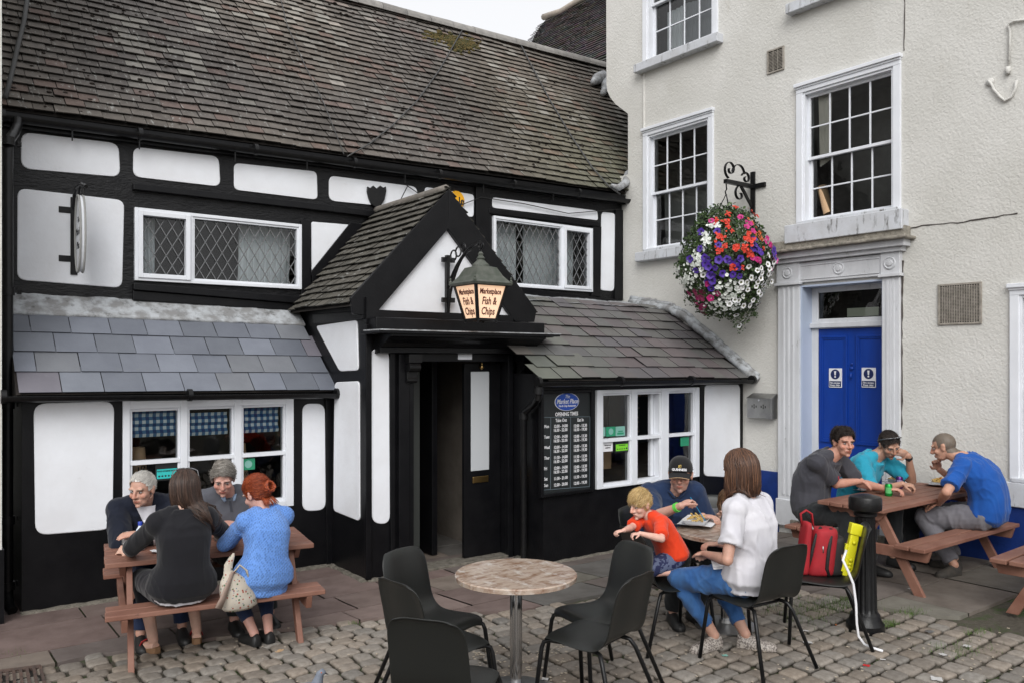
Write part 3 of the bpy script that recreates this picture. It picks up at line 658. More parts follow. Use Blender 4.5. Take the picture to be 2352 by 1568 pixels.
# rainwater pipes
def pipe(pts, r, parent, collars=(), name='drainpipe'):
    mb = MB(); mb.tube(pts, r, 12)
    for c in collars: mb.tube([V(*c)-UP*.035, V(*c)+UP*.035], r*1.3, 12); mb.tube([V(*c)-UP*.02+V(.09,.06,0), V(*c)+UP*.02+V(.09,.06,0)], .02, 6)
    return mb.build(name, MT['black_iron'], parent, smooth=True, sharp=50)
xp, yp = .78, 8.30
tpz = onY(22,335,yp).z
pipe([onY(40,275,8.74), onY(40,290,8.70), onY(33,306,8.55), onY(20,325,8.36), V(xp,yp,tpz-.05), V(xp,yp,2.5), V(xp,yp,.1), V(xp,yp,-.02), V(xp,yp-.10,-.10), V(xp+.02,yp-.16,-.13)], .042, pub, [(xp,yp,z) for z in (3.9,2.6,1.62,.62,.05)])
pipe([V(xp-.11,yp,1.75), V(xp-.11,yp,-.1)], .035, pub, [(xp-.11,yp,1.2)], name='soil_pipe')
q = onY(1237,885,6.44); pz = q.z
pipe([q, q-UP*.12, onX(1228,925,XR-.08), onX(1206,945,XR-.08), onX(1203,965,XR-.08), V(*(onX(1203,965,XR-.08).xy), GB+.05)], .036, pub, [tuple(onX(1203,955,XR-.08)), tuple(q-UP*.05)])
# shield and thin cables
sh = [(841,430),(847,434),(854,428),(862,435),(870,428),(877,433),(883,430),(884,440),(880,460),(872,473),(861,479),(850,471),(844,458),(840,442)]
mb = MB(); mb.prism([A.P(*A.px(*p), .014) for p in sh], (0,-.03,0)); tag(mb.build('wall_shield', MT['black_iron'], fixn=True, bevel=.006), 'small black heraldic shield on a white panel under the gutter', 'plaque')
def cable(name, pts, r, m, label, sub=5, parent=None):
    mb = MB(); mb.tube(pts, r, 6); o = mb.build(name, m, parent, smooth=True)
    if label: tag(o, label, 'cable')
    return o
grey = mat('cable_grey', (.06,.06,.06), .7); dark = mat('cable_dark', (.02,.02,.02), .6)
on_roof = lambda x, y, h=.06: onP(x, y, RO+RN*h, RN)
cable('roof_cable', [on_roof(x,y) for x,y in ((1066,62),(1050,90),(1010,160),(960,230),(900,290),(850,330),(798,360))], .009, grey, 'thin grey cable sagging across the tiles from the mossy ridge down to the gutter')
cable('roof_cable', [on_roof(x,y) for x,y in ((1192,95),(1215,140),(1260,225),(1310,310),(1360,385),(1400,430),(1425,447))], .011, grey, 'dark cable running down the tiles beside the rendered house')
cable('roof_cable', [on_roof(x,y) for x,y in ((645,0),(660,60),(700,150),(745,240),(790,355))], .006, grey, 'thin cable down the middle of the tiled roof')
cable('roof_cable', [on_roof(x,y,.08) for x,y in ((62,0),(55,50),(40,110),(22,190),(12,225))], .022, grey, 'thick grey cable at the left end of the tiled roof')
cable('eaves_cable', [A.P(*A.px(x,y),.06) for x,y in ((928,428),(960,450),(1010,468),(1040,478))]+[A.P(*A.px(x,y),.05) for x,y in ((1100,455),(1200,470),(1300,492),(1420,482))], .006, dark, 'black cable looping along under the right end of the gutter')
cable('gable_cable', [A.P(*A.px(926,430),.12), A.P(*A.px(880,500),.25), A.P(*A.px(800,585),.42), A.P(*A.px(745,650),.40), A.P(*A.px(712,690),.3)], .006, dark, 'loose cable hanging from the gutter down to the porch roof')
# lead flashing where the roof meets the rendered house
for path, r in (([(1362,190),(1372,182),(1384,178),(1392,185),(1392,205),(1385,215)], .10), ([(1404,426),(1420,432),(1438,420),(1442,400),(1446,395)], .05)):
    pts = [onP(x, y, RO+RN*.10, RN) for x, y in path]; mb = MB(); mb.tube(pts, [r*k for k in (.5,1,1.2,1.1,.8,.5)][:len(pts)], 10); mb.build('lead_flashing', MT['lead'], roof, smooth=True)
# ================================================================ RENDERED HOUSE ON THE RIGHT
def stucco():
    m = mat('stucco', (.64,.63,.60), .8, col2=(.56,.55,.515), vs=1.1, col3=(.46,.43,.38), c3s=5, c3lo=.60, c3hi=.85, c3x=(1,1,.22), spec=.25)
    nt = m.node_tree; N = nt.nodes; L = nt.links; b = N['Principled BSDF']; tc = N['Texture Coordinate'] if 'Texture Coordinate' in N else [n for n in N if n.type == 'TEX_COORD'][0]
    v = N.new('ShaderNodeTexVoronoi'); v.inputs['Scale'].default_value = 40; v.feature = 'SMOOTH_F1'
    n1 = N.new('ShaderNodeTexNoise'); n1.inputs['Scale'].default_value = 24; n1.inputs['Detail'].default_value = 6; n1.inputs['Distortion'].default_value = 1.2
    a = N.new('ShaderNodeMath'); a.operation = 'ADD'; s = N.new('ShaderNodeMath'); s.operation = 'MULTIPLY'; s.inputs[1].default_value = .6
    bp = N.new('ShaderNodeBump'); bp.inputs['Strength'].default_value = .5; bp.inputs['Distance'].default_value = .012
    L.new(tc.outputs['Object'], v.inputs['Vector']); L.new(tc.outputs['Object'], n1.inputs['Vector']); L.new(v.outputs['Distance'], s.inputs[0]); L.new(n1.outputs['Fac'], a.inputs[0]); L.new(s.outputs[0], a.inputs[1])
    L.new(a.outputs[0], bp.inputs['Height']); L.new(bp.outputs['Normal'], b.inputs['Normal']); return m
stucco()
hs_ = thing('rendered_house', 'tall cream house with rough render, white sash windows and a blue panelled door', 'building', (XB, 5.0, 0))
BD = FR((XB+.20,0,0),(0,-1,0),(-1,0,0))
W2 = rq(B, (1478,300),(1641,256),(1639,562),(1480,578)); W3 = rq(B, (1832,202),(2074,130),(2067,487),(1830,518))
z1b = (B.px(1467,157)[1]+B.px(1653,79)[1])/2; W1 = (B.px(1478,110)[0], B.px(1650,60)[0], z1b, z1b+W2[3]-W2[2])
z4b = (B.px(1829,8)[1]+B.px(1817,22)[1])/2; W4 = (W3[0], W3[1], z4b, z4b+1.7)
z5b = B.px(2325,1105)[1]; z5t = B.px(2320,660)[1]; u5 = B.px(2321,880)[0]; W5 = (u5, u5+1.25, z5b, z5t)
wins = [W1, W2, W3, W4, W5]
fo = .085   # architrave width
dz1 = B.px(1841,657)[1]; du0, du1 = B.px(1841,850)[0], B.px(2031,850)[0]
holes = [(a+fo, b-fo, c+.02, d-fo) for a, b, c, d in wins]+[(du0, du1, .06, dz1)]
mb = MB(); uN = -8.78; zN0, zN1 = B.px(1443,398)[1], B.px(1443,262)[1]
B.wall(mb, uN, -1.0, -.3, 9.6, holes, .20)
B.wall(mb, -8.95, uN, -.3, zN0-.02)
# corner that oversails the pub roof, its foot rounded
cur = [B.px(*p) for p in ((1443,262),(1430,252),(1414,240),(1402,225),(1395,210),(1393,195))]
cur = [(max(-9.26, min(uN, u)), z) for u, z in cur]
poly = [(uN, 9.6), (-9.26, 9.6)]+cur[::-1]
mb.prism([B.P(u, z) for u, z in poly], (.5,0,0))
mb.quad(B.P(uN,zN0-.02), B.P(uN,zN1), B.P(uN,zN1,-.6), B.P(uN,zN0-.02,-.6))
hw = mb.build('wall', MT['stucco'], hs_)
mb = MB(); mb.box(XB+.9, XB+8, 1.0, 9.0, 0, 9.6); mb.box(XB+.0, XB+8, .9, 1.0, -.3, 9.6); mb.box(XB, XB+8, 1.0, 9.2, 9.6, 9.7); mb.build('inner_core', MT['interior'], hs_)
# corner roll and string line cracks
mb = MB(); mb.tube([B.P(-8.45,z,.0) for z in (4.6,5.4,6.2,7,8,9.5)], .02, 8); mb.build('corner_roll', MT['stucco'], hw, smooth=True)
def crack(pts, r=.006):
    mb = MB()
    p = [B.P(*B.px(*q), .002) for q in pts]; f = []
    for a, b in zip(p, p[1:]):
        n = max(2, int((b-a).length/.06))
        for k in range(n): f.append(a.lerp(b, k/n)+V(0, rnd(-.006,.006), rnd(-.006,.006)))
    mb.tube(f, [r*rnd(.5,1.2) for _ in f], 5); mb.build('crack', ckm, hw)
ckm = mat('crack', (.06,.05,.045), .9)
crack([(2090,524),(2150,515),(2200,512),(2352,488)], .008); crack([(2078,-20),(2077,60),(2076,130)], .006); crack([(2074,600),(2072,700),(2071,850),(2070,1000)], .014)
def sash(rc, cols, rows, sill=(-.08,.12,.13), moul=True, split=.5, top=True):
    u0, u1, z0, z1 = rc; mb = MB()
    B.box(mb, u0, u0+fo, z0, z1-fo, -.02, .028); B.box(mb, u1-fo, u1, z0, z1-fo, -.02, .028); B.box(mb, u0, u1, z1-fo, z1, -.02, .030)
    B.box(mb, u0+fo-.02, u0+fo+.025, z0, z1-fo, -.19, .012); B.box(mb, u1-fo-.025, u1-fo+.02, z0, z1-fo, -.19, .012); B.box(mb, u0+fo+.025, u1-fo-.025, z1-fo-.03, z1-fo, -.19, .010)
    if moul: B.box(mb, u0-.015, u1+.015, z1-.012, z1+.03, -.02, .065); B.box(mb, u0-.006, u1+.006, z1-.035, z1-.012, 0, .045)
    o = mb.build('window', MT['white_paint'], hs_, bevel=.005)
    a, b = u0+fo+.025, u1-fo-.025; zt = z1-fo-.03; zb = z0+.04; zm = zb+(zt-zb)*split
    for k, (c, d, dep) in enumerate(((zm-.02, zt, -.055), (zb, zm+.02, -.10))):
        mb = MB(); w = .036
        B.box(mb, a, a+w, c, d, dep-.035, dep); B.box(mb, b-w, b, c, d, dep-.035, dep); B.box(mb, a+w, b-w, d-w, d, dep-.035, dep-.002); B.box(mb, a+w, b-w, c, c+(w if k == 0 else .055), dep-.035, dep-.002)
        r = rows//2; lo = c+(w if k == 0 else .055); hi = d-w
        for i in range(1, cols): u = a+w+(b-a-2*w)*i/cols; B.box(mb, u-.009, u+.009, lo, hi, dep-.03, dep-.006)
        for j in range(1, r): z = lo+(hi-lo)*j/r; B.box(mb, a+w, b-w, z-.009, z+.009, dep-.032, dep-.009)
        s = mb.build('sash', MT['white_paint'], o, bevel=.003); pane(B, a+w, b-w, lo, hi, dep-.02, o)
    mb = MB(); B.box(mb, u0+sill[0], u1-sill[0], z0-sill[1], z0, -.05, sill[2]); B.box(mb, u0+.02, u1-.02, z0, z0+.045, -.15, .05); mb.build('sill', MT['sill_white'], o, bevel=.008)
    room(B, o, u0, u1, z0, z1, -.205, .66, 'interior_grey', grow=.12); return o
sash(W1, 4, 4); sash(W2, 4, 4, (-.07,.13,.12)); sash(W3, 4, 4, (-.08,.22,.15)); sash(W4, 4, 4); sash(W5, 4, 4, (-.05,.24,.05), moul=True)
# plinth
mb = MB()
for a, b in ((-6.70, B.px(1790,900)[0]-.0), (B.px(2073,900)[0], -1.0)): B.box(mb, a, b, -.3, .615, 0, .022)
mb.build('plinth', MT['blue_plinth'], hs_, bevel=.008)
# door surround
pl0, pl1, pr0, pr1 = B.px(1792,850)[0], du0, du1, B.px(2071,850)[0]
zc0, zc1 = B.px(1810,657)[1], B.px(1814,618)[1]
mb = MB()
for a, b in ((pl0, pl1+.0), (pr0-.0, pr1)):
    B.box(mb, a, b, -.02, zc0-.0, 0, .05); n = 3
    for k in range(n): c = a+.05+(b-a-.1)*(k+.5)/n; B.box(mb, c-.016, c+.016, .35, zc0-.02, .05, .060)
    B.box(mb, a-.015, b+.015, -.02, .30, 0, .075); B.box(mb, a-.03, b+.03, zc0, zc0+.035, 0, .09)
    B.box(mb, a-.01, b+.01, zc0+.035, zc0+.27, 0, .065)
B.box(mb, pl1, pr0, zc0+.02, zc0+.26, 0, .045); B.box(mb, pl1+.03, pr0-.03, zc0+.05, zc0+.062, .045, .055); B.box(mb, pl1+.03, pr0-.03, zc0+.215, zc0+.227, .045, .055)
B.box(mb, pl0-.04, pr1+.05, zc0+.27, zc0+.32, 0, .10); B.box(mb, pl0-.07, pr1+.10, zc0+.32, zc0+.39, 0, .15)
ds = mb.build('door_surround', MT['old_white'], hs_, bevel=.006)
mb = MB(); B.box(mb, pl0-.10, pr1+.16, zc0+.39, zc0+.425, -.01, .23); B.box(mb, pl0-.06, pr1+.10, zc0+.425, zc0+.54, -.01, .12); mb.build('cornice', mat('cornice_stone', (.34,.31,.26), .85, col2=(.18,.165,.14), vs=9, bump=.9, bs=22, bdist=.02, col3=(.07,.065,.055), c3s=16, c3lo=.58, c3hi=.7), ds, bevel=.012)
for u in ((pl0+pl1)/2, (pl1+pr0)/2, (pr0+pr1)/2):
    mb = MB(); c = B.P(u, zc0+.15, .065 if abs(u-(pl1+pr0)/2) > .2 else .045)
    mb.lathe([(.066,0),(.070,.008),(.060,.014),(.055,.006),(.035,.006),(.030,.018),(.0,.022)], c, 24, ax=V(-1,0,0)); mb.build('rosette', MT['old_white'], ds, smooth=True, sharp=50)
mb = MB()   # reveals lined in pale blue
B.box(mb, du0-.001, du0+.018, .05, dz1, -.20, .02); B.box(mb, du1-.018, du1+.001, .05, dz1, -.20, .02); B.box(mb, du0+.018, du1-.018, dz1-.02, dz1+.001, -.20, .02); mb.build('reveal_lining', MT['reveal_blue'], ds)
fl0 = rect(BD, 1880, 668, 2029, 730); dtop = BD.px(1935,754)[1]; dl0 = BD.px(1869,850)[0]; dr0 = max(BD.px(2032,850)[0], du1-.02)
mb = MB(); BD.box(mb, du0, fl0[0], .06, dz1, -.02, .01); BD.box(mb, fl0[0], du1, fl0[3], dz1, -.02, .01); BD.box(mb, fl0[0], du1, dtop, fl0[2], -.02, .012); BD.box(mb, dl0-.03, du1, dtop+.01, dtop+.07, 0, .055)
mb.build('door_frame', MT['old_white'], ds, bevel=.006); pane(BD, fl0[0], du1, fl0[2], fl0[3], -.01, ds)
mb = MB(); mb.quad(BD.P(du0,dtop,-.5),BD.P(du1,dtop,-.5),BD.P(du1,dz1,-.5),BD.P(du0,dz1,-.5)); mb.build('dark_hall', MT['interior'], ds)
mb = MB(); a = BD.px(1940,722), BD.px(2012,712); BD.box(mb, a[0][0], a[1][0], a[0][1]-.03, a[0][1]+.07, -.06, -.055); tag(mb.build('notice_card', mat('notice_paper', (.42,.45,.36), .8)), 'pale card propped behind the glass over the blue door', 'notice')
mb = MB(); BD.box(mb, dl0, du1-.015, .07, dtop, -.045, -.005); bdr = mb.build('blue_door', MT['blue_door'], hs_, bevel=.003)
um = (dl0+du1)/2
for a, b in ((dl0+.085, um-.055), (um+.055, du1-.085)):
    for zb, zt in ((BD.px(1900,1014)[1], BD.px(1900,772)[1]), (.22, BD.px(1900,1050)[1]-.02)):
        mb = MB()
        for w0, w1, dd in ((0, .022, .016), (.022, .040, .008)):
            BD.box(mb, a+w0, a+w1, zb+w0, zt-w0, -.006, dd); BD.box(mb, b-w1, b-w0, zb+w0, zt-w0, -.006, dd); BD.box(mb, a+w1, b-w1, zt-w1, zt-w0, -.006, dd-.001); BD.box(mb, a+w1, b-w1, zb+w0, zb+w1, -.006, dd-.001)
        mb.build('panel_moulding', MT['blue_door'], bdr, bevel=.003)
mb = MB(); c = BD.P(*BD.px(1957,845)); mb.lathe([(.02,0),(.022,.012),(.012,.02)], c, 16, ax=V(-1,0,0)); mb.tube([c+V(-.02,0,-.05), c+V(-.03,0,-.10), c+V(-.02,0,-.12)], .01, 8); mb.lathe([(.014,0),(.014,.01)], c+V(0,0,.05), 12, ax=V(-1,0,0)); mb.build('knocker', MT['blue_door'], bdr, smooth=True)
sign_blue = mat('sign_navy', (.010,.020,.09), .4)
for k, (x0, y0, x1, y1) in enumerate(((1904.5,845,1934,889), (1979.5,843.5,2012,889))):
    r_ = rect(BD, x0, y0, x1, y1); uc, zc = (r_[0]+r_[1])/2, (r_[2]+r_[3])/2; hh = r_[3]-r_[2]
    sg = thing('safety_sign', ['white fire escape keep clear sign on the left panels of the blue door','white fire escape keep clear sign on the right panels of the blue door'][k], 'sign', tuple(BD.P(uc, r_[2], .02)), group='signs on the blue door')
    mb = MB(); BD.panel(mb, [(r_[0],r_[3]),(r_[1],r_[3]),(r_[1],r_[2]),(r_[0],r_[2])], .006, .004, .002); mb.build('plate', MT['paper'], sg, fixn=True)
    mb = MB(); mb.lathe([(hh*.26,0),(hh*.26,.002)], BD.P(uc, r_[3]-hh*.31, .006), 28, ax=V(-1,0,0)); BD.box(mb, r_[0]+.008, r_[1]-.008, r_[2]+.012, r_[2]+hh*.34, .006, .0085); mb.build('symbol_ground', sign_blue, sg)
    mb = MB(); uu = V(0,-1,0); zz = r_[3]-hh*.31; P_ = BD.P
    mb.prism([P_(uc-.014,zz+hh*.17,.0085),P_(uc-.007,zz-hh*.05,.0085),P_(uc+.007,zz-hh*.05,.0085),P_(uc+.014,zz+hh*.17,.0085)], (-.0015,0,0)); mb.lathe([(.011,0),(.011,.0015)], P_(uc, zz-hh*.13, .0085), 14, ax=V(-1,0,0))
    text(mb, 'Fire escape', P_(uc, r_[2]+hh*.245, .009), uu, UP, .032, xs=.9, bold=.0005); text(mb, 'Keep clear', P_(uc, r_[2]+hh*.125, .009), uu, UP, .032, xs=.9, bold=.0005); mb.build('lettering', MT['paper'], sg)
mb = MB(); B.box(mb, du0-.1, du1+.1, -.05, .07, -.3, .10); mb.build('doorstep', MT['mortar'], hs_, bevel=.015)
# vents
def vent(tl, br, cols, rows, label, t=.02):
    r_ = rq(B, tl[0], tl[1], br[0], br[1]); u0, u1, z0, z1 = r_; v = thing('air_vent', label, 'vent', tuple(B.P((u0+u1)/2, z0, 0)))
    mb = MB(); frame_bars(B, mb, u0, u1, z0, z1, .022, -.01, t); mb.build('frame', MT['grille'], v, bevel=.003)
    mb = MB(); B.box(mb, u0+.01, u1-.01, z0+.01, z1-.01, -.0, .004); mb.build('backing', MT['vent_dark'], v)
    mb = MB(); a, b, c, d = u0+.022, u1-.022, z0+.022, z1-.022
    for i in range(1, rows): z = c+(d-c)*i/rows; B.box(mb, a, b, z-.0035, z+.0035, .004, t-.005)
    for i in range(1, cols): u = a+(b-a)*i/cols; B.box(mb, u-.003, u+.003, c, d, .004, t-.003)
    mb.build('grille', MT['grille'], v)
vent(((1763,117),(1802,107)), ((1802,161),(1763,172)), 3, 14, 'small white slotted air vent high on the rendered wall')
vent(((2155,652),(2256,649)), ((2256,744),(2156,747)), 16, 26, 'large square mesh air vent right of the blue door')
# painted-over bracket and wire high on the wall, right
mb = MB(); C = lambda x, y, d=.02: B.P(*B.px(x, y), d)
mb.tube([C(2392,42),C(2330,50),C(2318,58),C(2322,75),C(2319,160)], .012, 8); mb.tube([C(2317,155),C(2317,172)], .025, 8); mb.tube([C(2272,187),C(2280,196),C(2284,207),C(2300,225),C(2310,233),C(2325,224),C(2334,205),C(2337,186)], .014, 8); mb.lathe([(.04,0),(.04,.02)], B.P(*B.px(2275,190)), 14, ax=V(-1,0,0))
tag(mb.build('wall_fixing', MT['stucco'], smooth=True), 'painted over curved bracket and wire high on the right of the rendered wall', 'bracket')
# stub bin
r_ = rq(FR((XB-.13,0,0),(0,-1,0),(-1,0,0)), (1716,908),(1772,908),(1770,960),(1716,959)); sb = thing('stub_bin', 'grey metal wall mounted cigarette bin beside the white door surround', 'ashtray', (XB-.06, -(r_[0]+r_[1])/2, r_[2]))
mb = MB(); B.box(mb, r_[0], r_[1], r_[2], r_[3]-.03, .005, .13); mb.prism([B.P(r_[0]-.006,r_[3]+.03,.005),B.P(r_[0]-.006,r_[3]-.03,.14),B.P(r_[0]-.006,r_[3]-.045,.14),B.P(r_[0]-.006,r_[3]-.03,.005)], (0,-(r_[1]-r_[0]+.012),0)); mb.build('body', MT['steel'], sb, fixn=True, bevel=.004)
mb = MB()
for cxx in (.3, .68):
    for dx, dz in ((-.055,-.005),(0,.012),(0,-.018),(.055,-.005)):
        u = r_[0]+(r_[1]-r_[0])*cxx+dx*.55; z = (r_[2]+r_[3])/2+.01+dz; B.box(mb, u-.006, u+.006, z-.013, z+.013, .13, .1325)
mb.build('stub_holes', MT['vent_dark'], sb); mb = MB(); mb.lathe([(.012,0),(.012,.006)], B.P((r_[0]+r_[1])/2, r_[3]-.055, .13), 12, ax=V(-1,0,0)); mb.build('lock', MT['chrome'], sb)
mat('grey_blind', (.20,.20,.19), .9); mat('curtain_grey', (.36,.37,.39), .9)
# curtains and things behind the sash window
def curtain(fr, pts, m, label, d=-.25, amp=.02, nf=7, name='curtain'):
    # pts: left/right picture x at top and bottom
    (x0,y0),(x1,y1),(x2,y2),(x3,y3) = pts; a, b, c, e = [fr.px(*p) for p in pts]; mb = MB(); rows = []; nu = 44
    for j in range(9):
        t = j/8; l = (a[0]+(e[0]-a[0])*t, a[1]+(e[1]-a[1])*t); r = (b[0]+(c[0]-b[0])*t, b[1]+(c[1]-b[1])*t)
        rows.append([fr.P(l[0]+(r[0]-l[0])*i/nu, l[1]+(r[1]-l[1])*i/nu, d+amp*math.sin(2*PI*nf*i/nu+.5*nz(i*.2,t*2))+.3*amp*nz(i*.5,t*3,2)) for i in range(nu+1)])
    mb.loft(rows, False, closed=False); return tag(mb.build(name, MT[m], smooth=True), label, name, 'curtains behind the windows')
curtain(B, [(1862,215),(1893,205),(1890,362),(1866,380)], 'curtain_beige', 'grey pleated curtain at the left of the large sash window', -.165, .010, 6)
curtain(B, [(2030,178),(2052,170),(2050,392),(2040,398)], 'curtain_beige', 'grey curtain at the right edge of the large sash window', -.165, .010, 3)
curtain(A, [(318,488),(372,496),(372,632),(322,632)], 'curtain', 'white curtain at the left of the long leaded window', -.30, .03, 6)
curtain(A, [(570,510),(690,520),(686,660),(566,650)], 'curtain', 'wide white curtain gathered at the right of the long leaded window', -.30, .03, 9)
curtain(A, [(1134,504),(1215,512),(1215,640),(1134,640)], 'curtain', 'net curtain at the left of the leaded window beside the porch gable', -.30, .03, 6)
curtain(A, [(1235,514),(1352,530),(1350,668),(1235,655)], 'curtain', 'net curtain at the right of the leaded window beside the porch gable', -.34, .03, 9)
curtain(B, [(1502,432),(1628,402),(1626,540),(1505,556)], 'grey_blind', 'plain grey blind behind the lower sash of the smaller window by the flower basket', -.22, .004, 3, 'blind')
curtain(B, [(1545,0),(1632,-20),(1634,66),(1545,100)], 'curtain_grey', 'grey net curtain at the right of the topmost sash window', -.22, .010, 8)
curtain(B, [(1505,20),(1545,0),(1545,110),(1505,120)], 'curtain', 'net curtain in the topmost sash window', -.26, .012, 4)
mb = MB(); mb.tube([B.P(*B.px(1868,425), -.18), B.P(*B.px(1886,488), -.16)], .06, 16); tag(mb.build('cardboard_tube', MT['card'], smooth=True, sharp=50), 'tan cardboard tube leaning inside the large sash window', 'tube')
# ================================================================ NEIGHBOURS
nb = thing('neighbouring_house', 'sliver of a cream rendered house at the left edge of the picture', 'building', (-2.5, 8.5, -.16))
mb = MB(); mb.box(-6, .70, 7.9, 12, .45, 8.5); mb.build('wall', MT['stucco'], nb); mb = MB(); mb.box(-6.0, .715, 7.88, 12, -.3, .45); mb.build('plinth', MT['black_paint'], nb)
def proj(p): d = p-EYE; z = d.dot(FW); return CX+F0*d.dot(RT)/z, HOR-F0*d.z/z
def inpoly(x, y, pg):
    c = False
    for (x0, y0), (x1, y1) in zip(pg, pg[1:]+pg[:1]):
        if (y0 > y) != (y1 > y) and x < (x1-x0)*(y-y0)/(y1-y0)+x0: c = not c
    return c
bh = thing('rear_building', 'steep tiled roof of a taller building behind the pub ridge', 'building', (13, 14, 0))
a_ = R(50); bo = V(10.9,19.6,7.2); pg = [(1205,140),(1214,97),(1222,84),(1236,58),(1250,40),(1290,27),(1330,2),(1393,-30),(1560,-60),(1560,260),(1205,260)]
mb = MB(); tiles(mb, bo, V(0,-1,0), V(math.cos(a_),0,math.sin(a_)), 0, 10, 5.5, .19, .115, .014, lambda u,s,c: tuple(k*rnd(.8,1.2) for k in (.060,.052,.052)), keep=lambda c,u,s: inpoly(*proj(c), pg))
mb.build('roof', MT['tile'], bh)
mb = MB(); rn = V(-math.sin(a_),0,math.cos(a_)); fp = [onP(x, y, bo+rn*.0, rn) for x, y in ((1216,108),(1226,84),(1240,60),(1254,44),(1292,31),(1400,-26),(1400,230),(1216,230))]; mb.prism([p-rn*.01 for p in fp], (.5,0,-1.2)); mb.build('wall', MT['interior'], bh)
mb = MB(); pth = [onP(x, y, bo+rn*.03, rn) for x, y in ((1249,40),(1290,27),(1330,2),(1396,-30))]; mb.tube(pth, .09, 8, col=(.26,.23,.2)); mb.build('verge', MT['tile'], bh, smooth=True)
# ================================================================ SIGNS, LANTERN
# hanging sign on the left
hsn = thing('hanging_sign', 'round white pub sign seen edge on under a black iron bracket', 'sign', (1.40, YM-.35, 2.8))
mb = MB(); u_, zt = A.px(169, 455); _, zb = A.px(169, 632); A.box(mb, u_-.03, u_+.03, zb, zt, 0, .03)
for y_ in (485, 596): z_ = A.px(169, y_)[1]; A.box(mb, u_-.13, u_+.03, z_-.03, z_+.03, .0, .022)
sx_ = u_+.02
mb.tube([V(u_,YM-.02,zt-.12), V(u_,YM-.05,zt+.02), V(u_,YM-.16,zt+.07), V(u_,YM-.42,zt+.06), V(u_,YM-.66,zt+.00)], .018, 8); mb.tube([V(u_,YM-.02,zt-.35), V(u_,YM-.2,zt-.1), V(u_,YM-.36,zt+.05)], .012, 6)
for yy in (-.26, -.54): mb.tube([V(u_,YM+yy,zt+.05), V(u_,YM+yy,zt-.04)], .008, 6)
mb.build('bracket', MT['black_iron'], hsn, bevel=.003)
mb = MB(); rz_ = (zt-.04-zb)/2; cz = (zt-.04+zb)/2; rg = []
for x in (-.014, .014): rg.append([V(u_+x, YM-.36+.14*math.cos(2*PI*k/36), cz+rz_*math.sin(2*PI*k/36)) for k in range(36)])
mb.loft(rg, True); bd = mb.build('sign_board', MT['white_paint'], hsn, fixn=True, bevel=.004)
mb = MB()
for x in (-.020, .020): mb.tube([V(u_+x, YM-.36+.144*math.cos(2*PI*k/36), cz+(rz_+.005)*math.sin(2*PI*k/36)) for k in range(37)], .010, 6)
mb.build('rim', mat('old_grey_paint', (.30,.30,.29), .6), bd)
mb = MB()
for sg, uu in ((-1, V(0,-1,0)), (1, V(0,1,0))):
    for t_, dz_, s_ in (('The', .13, .10), ('Market', .02, .13), ('Place', -.11, .13)): text(mb, t_, V(u_+sg*.0155, YM-.36, cz+dz_), uu, UP, s_*.75, shear=.3)
mb.build('lettering', MT['ink'], bd)
# yellow round sign behind the gable peak
u_, z_ = A.px(1046,461); ys = thing('round_sign', 'round yellow sign on a white panel, half hidden by the porch gable peak', 'sign', tuple(A.P(u_,z_-.12,.03)))
mb = MB(); mb.lathe([(.118,0),(.118,.02),(.112,.024)], A.P(u_,z_,.015), 32, ax=V(0,-1,0)); mb.build('disc', mat('sign_yellow', (.85,.42,.01), .45), ys)
mb = MB(); text(mb, 'le', A.P(*A.px(1056,464), .0400), V(1,0,0), UP, .13, bold=.003); mb.build('lettering', MT['ink'], ys)
# lantern
hx = AG.px(1024,650)[0]; hz0 = AG.px(1024,738)[1]; hz1 = AG.px(1024,592)[1]; YB = YG-.02
ln = thing('wall_lantern', 'lit square lantern lettered Marketplace Fish & Chips on an iron arm over the porch door', 'lamp', (hx, YB, hz0))
mb = MB(); mb.box(hx-.02, hx+.02, YB-.03, YB+.01, hz0, hz1+.02)
for z in (hz0+.22, hz1-.03): mb.box(hx-.07, hx+.08, YB-.035, YB+.0, z-.025, z+.025)
LY = YB-.66; ht = onP(1104,556,V(hx,0,0),V(1,0,0)); LY = ht.y; zt = ht.z
arc = [V(hx, YB-.03+ (LY-YB+.03)*t, hz0+.35+(zt-hz0-.35)*math.sin(t*PI/2)**.75) for t in [k/12 for k in range(13)]]
mb.tube(arc, .016, 8); arc2 = [V(hx, YB-.03+(LY-YB+.03)*t*.72, hz0+.10+(zt-hz0-.16)*math.sin(t*PI/2)**.6) for t in [k/12 for k in range(13)]]; mb.tube(arc2, .014, 8)
for c_, r_ in ((.10,.055),(.19,.05),(.28,.04)): mb.tube([V(hx, YB-.03-c_+r_*math.cos(t), hz1-.03+c_*.35+r_*math.sin(t)) for t in [2*PI*k/14 for k in range(15)]], .009, 6)
mb.tube([V(hx, LY+.00+.04*math.cos(t), zt-.035+.035*math.sin(t)) for t in [PI*.5-2*PI*.85*k/12 for k in range(13)]], .009, 6); mb.tube([V(hx,LY,zt-.02), V(hx,LY,zt-.14)], .009, 6)
mb.build('iron_arm', MT['black_iron'], ln, smooth=True, sharp=45)
cz = lambda y: 2+(828-y)/1880*(V(hx,LY,0)).dot(FW)
zr, zp1, zp0 = cz(655), cz(662), cz(733); ztop = cz(602)
T_, Bm = .186, .110
sq = lambda h, z, e=0: [V(hx-h, LY-h, z), V(hx+h, LY-h, z), V(hx+h, LY+h, z), V(hx-h, LY+h, z)]
mb = MB(); mb.loft([sq(T_+.035, zr-.01), sq(T_+.045, zr+.012), sq(T_+.02, zr+.03), sq(T_*.86, zr+.085), sq(T_*.62, zr+.17), sq(T_*.34, zr+.185)], True)
